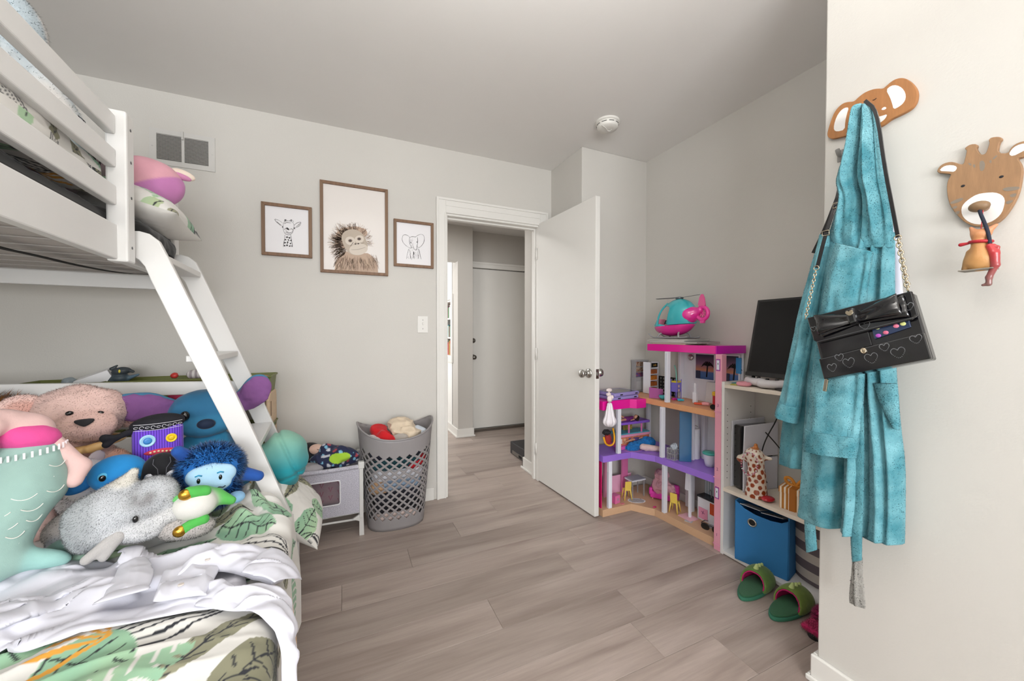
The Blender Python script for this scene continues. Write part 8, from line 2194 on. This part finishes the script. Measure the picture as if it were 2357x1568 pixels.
# ================================================================== robe and handbag on the elephant hook
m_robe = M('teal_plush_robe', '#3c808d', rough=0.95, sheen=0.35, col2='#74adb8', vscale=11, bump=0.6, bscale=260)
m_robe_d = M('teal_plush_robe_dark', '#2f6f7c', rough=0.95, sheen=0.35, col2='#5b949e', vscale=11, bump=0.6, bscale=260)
m_robe_f = M('robe_pile', '#5fb3c4', rough=0.9, sheen=0.5, rand=0.0)
rob = thing('teal_bathrobe', 'teal plush hooded child bathrobe hanging from the elephant hook', 'bathrobe', (1.40, 0.60, 0.36))
RB = np.array([1.40, 0.60, 0.36])


def robe_part(key, name, dep, mat, folds=(), nrow=70, nphi=72, parent=rob, seed=1, flat=0.0, back=None, pile=0):
    Xc, rows = ROBE[key]
    R = np.array(rows)                                   # k,2,2
    k = len(R); t = np.linspace(0, k - 1, nrow); i = np.minimum(t.astype(int), k - 2); f_ = (t - i)[:, None, None]
    P0, P1, P2, P3 = R[np.clip(i - 1, 0, k - 1)], R[i], R[i + 1], R[np.clip(i + 2, 0, k - 1)]
    Q = 0.5 * (2 * P1 + (-P0 + P2) * f_ + (2 * P0 - 5 * P1 + 4 * P2 - P3) * f_ ** 2 + (-P0 + 3 * P1 - 3 * P2 + P3) * f_ ** 3)
    phi = np.linspace(0, 2 * PI, nphi + 1)[:-1]
    w = 0.5 - 0.5 * np.cos(phi)                          # 0 at left, 1 at right
    YZ = Q[:, :1] * (1 - w[None, :, None]) + Q[:, 1:] * w[None, :, None]
    s = np.sin(phi)[None, :]
    v = np.linspace(0, 1, nrow)[:, None]
    d = dep(v) if callable(dep) else dep + 0 * v
    prof = np.sign(s) * np.abs(s) ** 0.75
    x = Xc - d * np.where(s > 0, prof, prof * 0.55)
    front = np.clip(s, 0, 1) ** 0.5
    for (w0, amp, wid, drift) in folds:                  # vertical folds: ridge centre, height, width, sideways drift
        x = x - front * amp * np.exp(-((w[None, :] - w0 - drift * v) / wid) ** 2) * np.clip(v / 0.12, 0.25, 1) * (np.clip((1 - v) / 0.25, 0.15, 1) if key == 'hood' else 1)
    x = x - front * 0.004 * fbm(YZ[..., 0] * 22, YZ[..., 1] * 9, 0, seed, 3)
    x = np.minimum(x, 1.4235)
    P = np.stack([x, YZ[..., 0], YZ[..., 1]], -1) - RB
    n, m = nrow, nphi
    idx = np.arange(n * m).reshape(n, m)
    nx = np.roll(idx, -1, 1)
    q = np.stack([idx[:-1], nx[:-1], nx[1:], idx[1:]], -1).reshape(-1, 4)
    V = P.reshape(-1, 3)
    c0, c1 = P[0].mean(0), P[-1].mean(0)
    V = np.concatenate([V, [c0, c1]])
    a, b = n * m, n * m + 1
    t1 = np.stack([np.full(m, a), nx[0], idx[0], np.full(m, a)], -1); t2 = np.stack([np.full(m, b), idx[-1], nx[-1], np.full(m, b)], -1)
    F = [tuple(r) for r in q] + [(a, int(i1), int(i0)) for i0, i1 in zip(idx[0], nx[0])] + [(b, int(i0), int(i1)) for i0, i1 in zip(idx[-1], nx[-1])]
    o = mesh_obj(name, [tuple(p) for p in V], F, mat, parent, smooth=True)
    if pile:
        fur(o, pile, 0.0042, mat, parent, name='pile', width=0.0016, seed=seed, jitter=0.45, comb=(0, 0, -0.35))
    return o


robe_part('body', 'skirt', lambda v: 0.030 + 0.020 * v, m_robe, [(0.66, 0.034, 0.04, -0.05), (0.79, 0.022, 0.035, 0.06), (0.50, -0.034, 0.030, -0.02), (0.73, -0.022, 0.025, 0.0), (0.93, 0.024, 0.045, 0.0), (0.86, -0.018, 0.022, 0.04), (0.30, 0.014, 0.10, 0)], nrow=150, nphi=120, seed=3, pile=30000)
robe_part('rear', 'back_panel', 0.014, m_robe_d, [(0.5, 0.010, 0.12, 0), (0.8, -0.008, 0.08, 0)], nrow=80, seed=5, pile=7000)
robe_part('hood', 'hood', lambda v: 0.022 + 0.024 * np.sin(PI * np.clip(v, 0, 1) * 0.97), m_robe, [(0.30, 0.026, 0.10, -0.10), (0.52, -0.042, 0.035, 0.05), (0.78, 0.024, 0.06, 0.02), (0.92, -0.016, 0.03, -0.02), (0.16, -0.016, 0.04, 0.15)], nrow=90, nphi=100, seed=7, pile=14000)
robe_part('sleeveL', 'sleeve', 0.022, m_robe, [(0.55, 0.008, 0.15, 0), (0.85, -0.008, 0.06, 0)], nrow=80, seed=9, pile=6000)
robe_part('cuffL', 'cuff', 0.028, m_robe, nrow=24, seed=10, pile=1500)
robe_part('sleeveF', 'sleeve', lambda v: 0.022 + 0.014 * v, m_robe, [(0.25, 0.008, 0.12, 0), (0.85, -0.010, 0.06, 0.03)], nrow=100, nphi=90, seed=11, pile=13000)
robe_part('cuffF', 'cuff', 0.041, m_robe, nrow=26, nphi=80, seed=12, pile=4500)
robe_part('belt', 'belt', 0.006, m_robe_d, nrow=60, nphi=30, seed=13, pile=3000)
robe_part('beltend', 'belt_end', 0.006, M('grey_plush', '#9a9893', rough=0.95, sheen=0.6, var=0.2, vscale=30, bump=0.6, bscale=260), [(0.4, 0.006, 0.1, 0.1)], nrow=40, nphi=30, seed=14, pile=2200)
robe_part('belt2', 'belt', 0.006, m_robe, nrow=40, nphi=30, seed=15, pile=2200)
robe_part('pocket', 'pocket', 0.012, m_robe, nrow=40, nphi=40, seed=16, pile=2500)
robe_part('lining', 'lining', 0.008, M('lavender_lining', '#cfd0dd', rough=0.95), nrow=40, nphi=30, seed=17)
robe_part('hood', 'seam', lambda v: 0.0, m_robe_d) if False else None

# ------------------------------------------------------------------ black patent handbag
# bag plane: corners at the traced places; local x runs along the top edge, local y down the front
A_ = np.array([1.290, 0.676, 1.200]); B_ = np.array([1.298, 0.453, 1.258]); C_ = np.array([1.272, 0.407, 1.094]); D_ = np.array([1.262, 0.620, 1.022])
m_pat = M('black_patent', '#0b0b0f', rough=0.14, coat=0.8, bump=0.06, bscale=40)
m_goldm = M('pale_gold_metal', '#cdbfa6', rough=0.25, metal=1.0)
bag = thing('black_handbag', 'black patent handbag with bow, open flap and chain strap over the robe', 'handbag', tuple(D_))
nrm = np.cross(B_ - A_, D_ - A_); nrm /= np.linalg.norm(nrm)
if nrm[0] > 0: nrm = -nrm


def bp(u, v, d=0.0):
    p = A_ * (1 - u) * (1 - v) + B_ * u * (1 - v) + D_ * (1 - u) * v + C_ * u * v
    return tuple(p + nrm * d - D_)


def bag_slab(name, uv, d0, d1, mat, parent=bag, bevel=0.002, sub=6):
    n = len(uv)
    V = [bp(u, v, d0) for u, v in uv] + [bp(u, v, d1) for u, v in uv]
    F = [tuple(range(n)), tuple(range(2 * n - 1, n - 1, -1))] + [(i, i + n, (i + 1) % n + n, (i + 1) % n) for i in range(n)]
    return mesh_obj(name, V, F, mat, parent, bevel=bevel)


bag_slab('body', [(0, 0.0), (1, 0.0), (1, 1), (0, 1)], -0.030, -0.006, m_pat, bevel=0.004)
bag_slab('lower_front', [(0.0, 0.68), (1.0, 0.62), (1, 1.0), (0, 1.0)], -0.006, 0.002, m_pat)
bag_slab('card_pocket', [(0.03, 0.40), (0.55, 0.36), (0.55, 0.64), (0.03, 0.68)], -0.006, -0.003, m_pat)
idw = bag_slab('card_window', [(0.585, 0.315), (0.915, 0.275), (0.915, 0.50), (0.585, 0.56)], -0.006, -0.002, M('card_navy', '#20304f', rough=0.15, coat=0.6))
for k, (u, v, c) in enumerate(((0.88, 0.33, '#d84a78'), (0.80, 0.44, '#dc7a94'), (0.70, 0.50, '#d06a88'), (0.64, 0.40, '#b9c48a'), (0.86, 0.43, '#cfd68a'), (0.63, 0.52, '#a84ab0'))):
    MB().ell(bp(u, v, -0.0016), (0.002, 0.006, 0.005), 10, 6).o('flower_print', M('floral_' + c[1:], c, rough=0.4), idw)
bag_slab('flap', [(-0.01, -0.01), (1.01, -0.01), (1.005, 0.36), (0.95, 0.41), (0.05, 0.44), (0.0, 0.38)], -0.002, 0.006, m_pat, bevel=0.003)
# bow
def bow_half(u0, u1, v0, v1, puff, seed):
    nu, nv = 24, 14
    P = np.zeros((nu, nv, 3))
    for i in range(nu):
        for j in range(nv):
            a, b = i / (nu - 1), j / (nv - 1)
            u = u0 + (u1 - u0) * a
            pinch = 0.35 + 0.65 * a
            v = (v0 + v1) / 2 + (b - 0.5) * (v1 - v0) * pinch - 0.03 * a
            d = 0.008 + puff * (a ** 0.7) * (1 - (a) ** 6 * 0.5) * (0.35 + 0.65 * math.sin(PI * b)) + 0.004 * math.sin(b * 7 + a * 2)
            P[i, j] = bp(u, v, d)
    return P
for u1, nm in ((0.09, 'bow_loop'), (0.90, 'bow_loop')):
    sheet(bow_half(0.48, u1, 0.02, 0.36, 0.022, 1), nm, m_pat, bag, thick=0.002, flip=u1 > 0.5)
    sheet(bow_half(0.48, u1 + (0.02 if u1 < 0.5 else 0.045), 0.06, 0.40, 0.010, 2), nm, m_pat, bag, thick=0.002, flip=u1 > 0.5)
bag_slab('bow_knot', [(0.435, 0.06), (0.53, 0.05), (0.53, 0.29), (0.435, 0.30)], 0.006, 0.030, m_pat, bevel=0.006)
hrt = [(0.0, -0.5), (0.45, 0.0), (0.5, 0.3), (0.3, 0.5), (0.1, 0.42), (0.0, 0.25), (-0.1, 0.42), (-0.3, 0.5), (-0.5, 0.3), (-0.45, 0.0)]
bag_slab('heart_stud', [(0.482 + a * 0.075, 0.14 - b * 0.095) for a, b in smooth_pts(hrt, 1, True)], 0.029, 0.033, m_goldm, bevel=0.001)
MB().tube([bp(0.47 + 0.022 * math.cos(a), 0.70 + 0.034 * math.sin(a), 0.004) for a in np.linspace(0, 2 * PI, 25)[:-1]], 0.002, 6, True).o('snap_ring', m_goldm, bag, smooth=True)
MB().ell(bp(0.47, 0.70, 0.003), (0.003, 0.006, 0.006), 14, 8).o('snap_button', m_goldm, bag, smooth=True)
hs = MB()
def heart_dots(cu, cv, s, d):
    pts = smooth_pts(hrt, 2, True)
    for a, b in pts[::1]:
        hs.ell(bp(cu + a * s, cv - b * s * 1.35, d), (0.0006, 0.0009, 0.0009), 5, 4)
for cu, cv, s, d in ((0.12, 0.86, 0.10, 0.0024), (0.30, 0.84, 0.12, 0.0024), (0.52, 0.84, 0.125, 0.0024), (0.76, 0.84, 0.125, 0.0024), (0.93, 0.70, 0.10, 0.0024), (0.66, 0.72, 0.09, 0.0024), (0.22, 0.73, 0.09, 0.0024), (0.95, 0.22, 0.09, 0.0064), (0.55, 0.34, 0.10, 0.0064), (0.035, 0.2, 0.06, 0.0064)):
    heart_dots(cu, cv, s, d)
for k in range(90):
    u = 0.03 + 0.94 * k / 89
    hs.ell(bp(u, 0.695 - 0.06 * u, 0.0023), (0.0005, 0.0008, 0.0005), 5, 4); hs.ell(bp(0.04 + 0.92 * k / 89, 0.415 - 0.03 * u, 0.0063), (0.0005, 0.0009, 0.0006), 5, 4)
hs.o('heart_stitching', M('bead_stitch', '#8e9094', rough=0.3, metal=0.6), bag, kind='stuff')
MB().box(-0.003, 0.003, -0.0045, 0.0045, -0.036, 0.0).o('zip_pull', m_goldm, bag, bevel=0.001, loc=bp(0.0, 0.99, -0.014), rot=(0.12, 0, 0))
# straps and chains, world coordinates relative to the bag base
def W(p): return tuple(np.array(p) - D_)
def links(name, p0, p1, n, r):
    p0, p1 = np.array(p0), np.array(p1); mb = MB(); d = (p1 - p0) / n
    ez = d / np.linalg.norm(d); ex = np.cross(ez, [1, 0, 0]); ex /= np.linalg.norm(ex); ey = np.cross(ez, ex)
    for k in range(n):
        c = p0 + d * (k + 0.5); s = ex if k % 2 else (ex * 0.55 + ey * 0.83)
        L = np.linalg.norm(d) * 0.72
        mb.tube([W(c + ez * L * math.cos(a) + s * L * 0.62 * math.sin(a)) for a in np.linspace(0, 2 * PI, 13)[:-1]], r, 6, True)
    return mb.o(name, m_goldm, bag, smooth=True, kind='stuff')
links('chain', (1.300, 0.664, 1.345), (1.288, 0.684, 1.200), 17, 0.0013)
links('chain', (1.320, 0.488, 1.400), (1.297, 0.459, 1.262), 13, 0.0018)
def flat_strap(name, pts, w, th=0.003):
    P = [np.array(p) for p in smooth_pts(pts, 2)]
    mb = MB()
    V, F = [], []
    for i, p in enumerate(P):
        d = P[min(i + 1, len(P) - 1)] - P[max(i - 1, 0)]; d = d / np.linalg.norm(d)
        t_ = np.cross(d, np.array([1.0, 0, 0])); t_ /= max(np.linalg.norm(t_), 1e-6); nn = np.cross(t_, d)
        V += [W(p + t_ * w / 2 + nn * th / 2), W(p - t_ * w / 2 + nn * th / 2), W(p - t_ * w / 2 - nn * th / 2), W(p + t_ * w / 2 - nn * th / 2)]
    for i in range(len(P) - 1):
        a = 4 * i; b = a + 4
        F += [(a + k, a + (k + 1) % 4, b + (k + 1) % 4, b + k) for k in range(4)]
    F += [(3, 2, 1, 0), (len(V) - 4, len(V) - 3, len(V) - 2, len(V) - 1)]
    return mesh_obj(name, V, F, m_pat, bag, bevel=0.0006)
flat_strap('strap', [(1.345, 0.572, 1.812), (1.345, 0.545, 1.770), (1.340, 0.526, 1.612), (1.330, 0.502, 1.476), (1.322, 0.489, 1.405)], 0.0085)
flat_strap('strap', [(1.352, 0.590, 1.815), (1.375, 0.615, 1.755), (1.385, 0.640, 1.640), (1.340, 0.634, 1.545), (1.318, 0.650, 1.450), (1.302, 0.662, 1.352)], 0.010)
flat_strap('strap_tail', [(1.345, 0.634, 1.560), (1.338, 0.662, 1.470), (1.335, 0.690, 1.405)], 0.010)
for p_ in ((1.336, 0.630, 1.535), (1.318, 0.648, 1.455)):
    MB().tube([W(np.array(p_) + np.array([-0.002, 0.009 * a, 0.007 * b])) for a, b in ((-1, -1), (1, -1), (1, 1), (-1, 1))], 0.0014, 6, True).o('buckle', m_goldm, bag, smooth=True)
for p_ in ((1.303, 0.664, 1.352), (1.322, 0.489, 1.404)):
    MB().tube([W(np.array(p_) + np.array([-0.001, 0.007 * math.cos(a), 0.007 * math.sin(a)])) for a in np.linspace(0, 2 * PI, 17)[:-1]], 0.0014, 6, True).o('strap_ring', m_goldm, bag, smooth=True)
# done
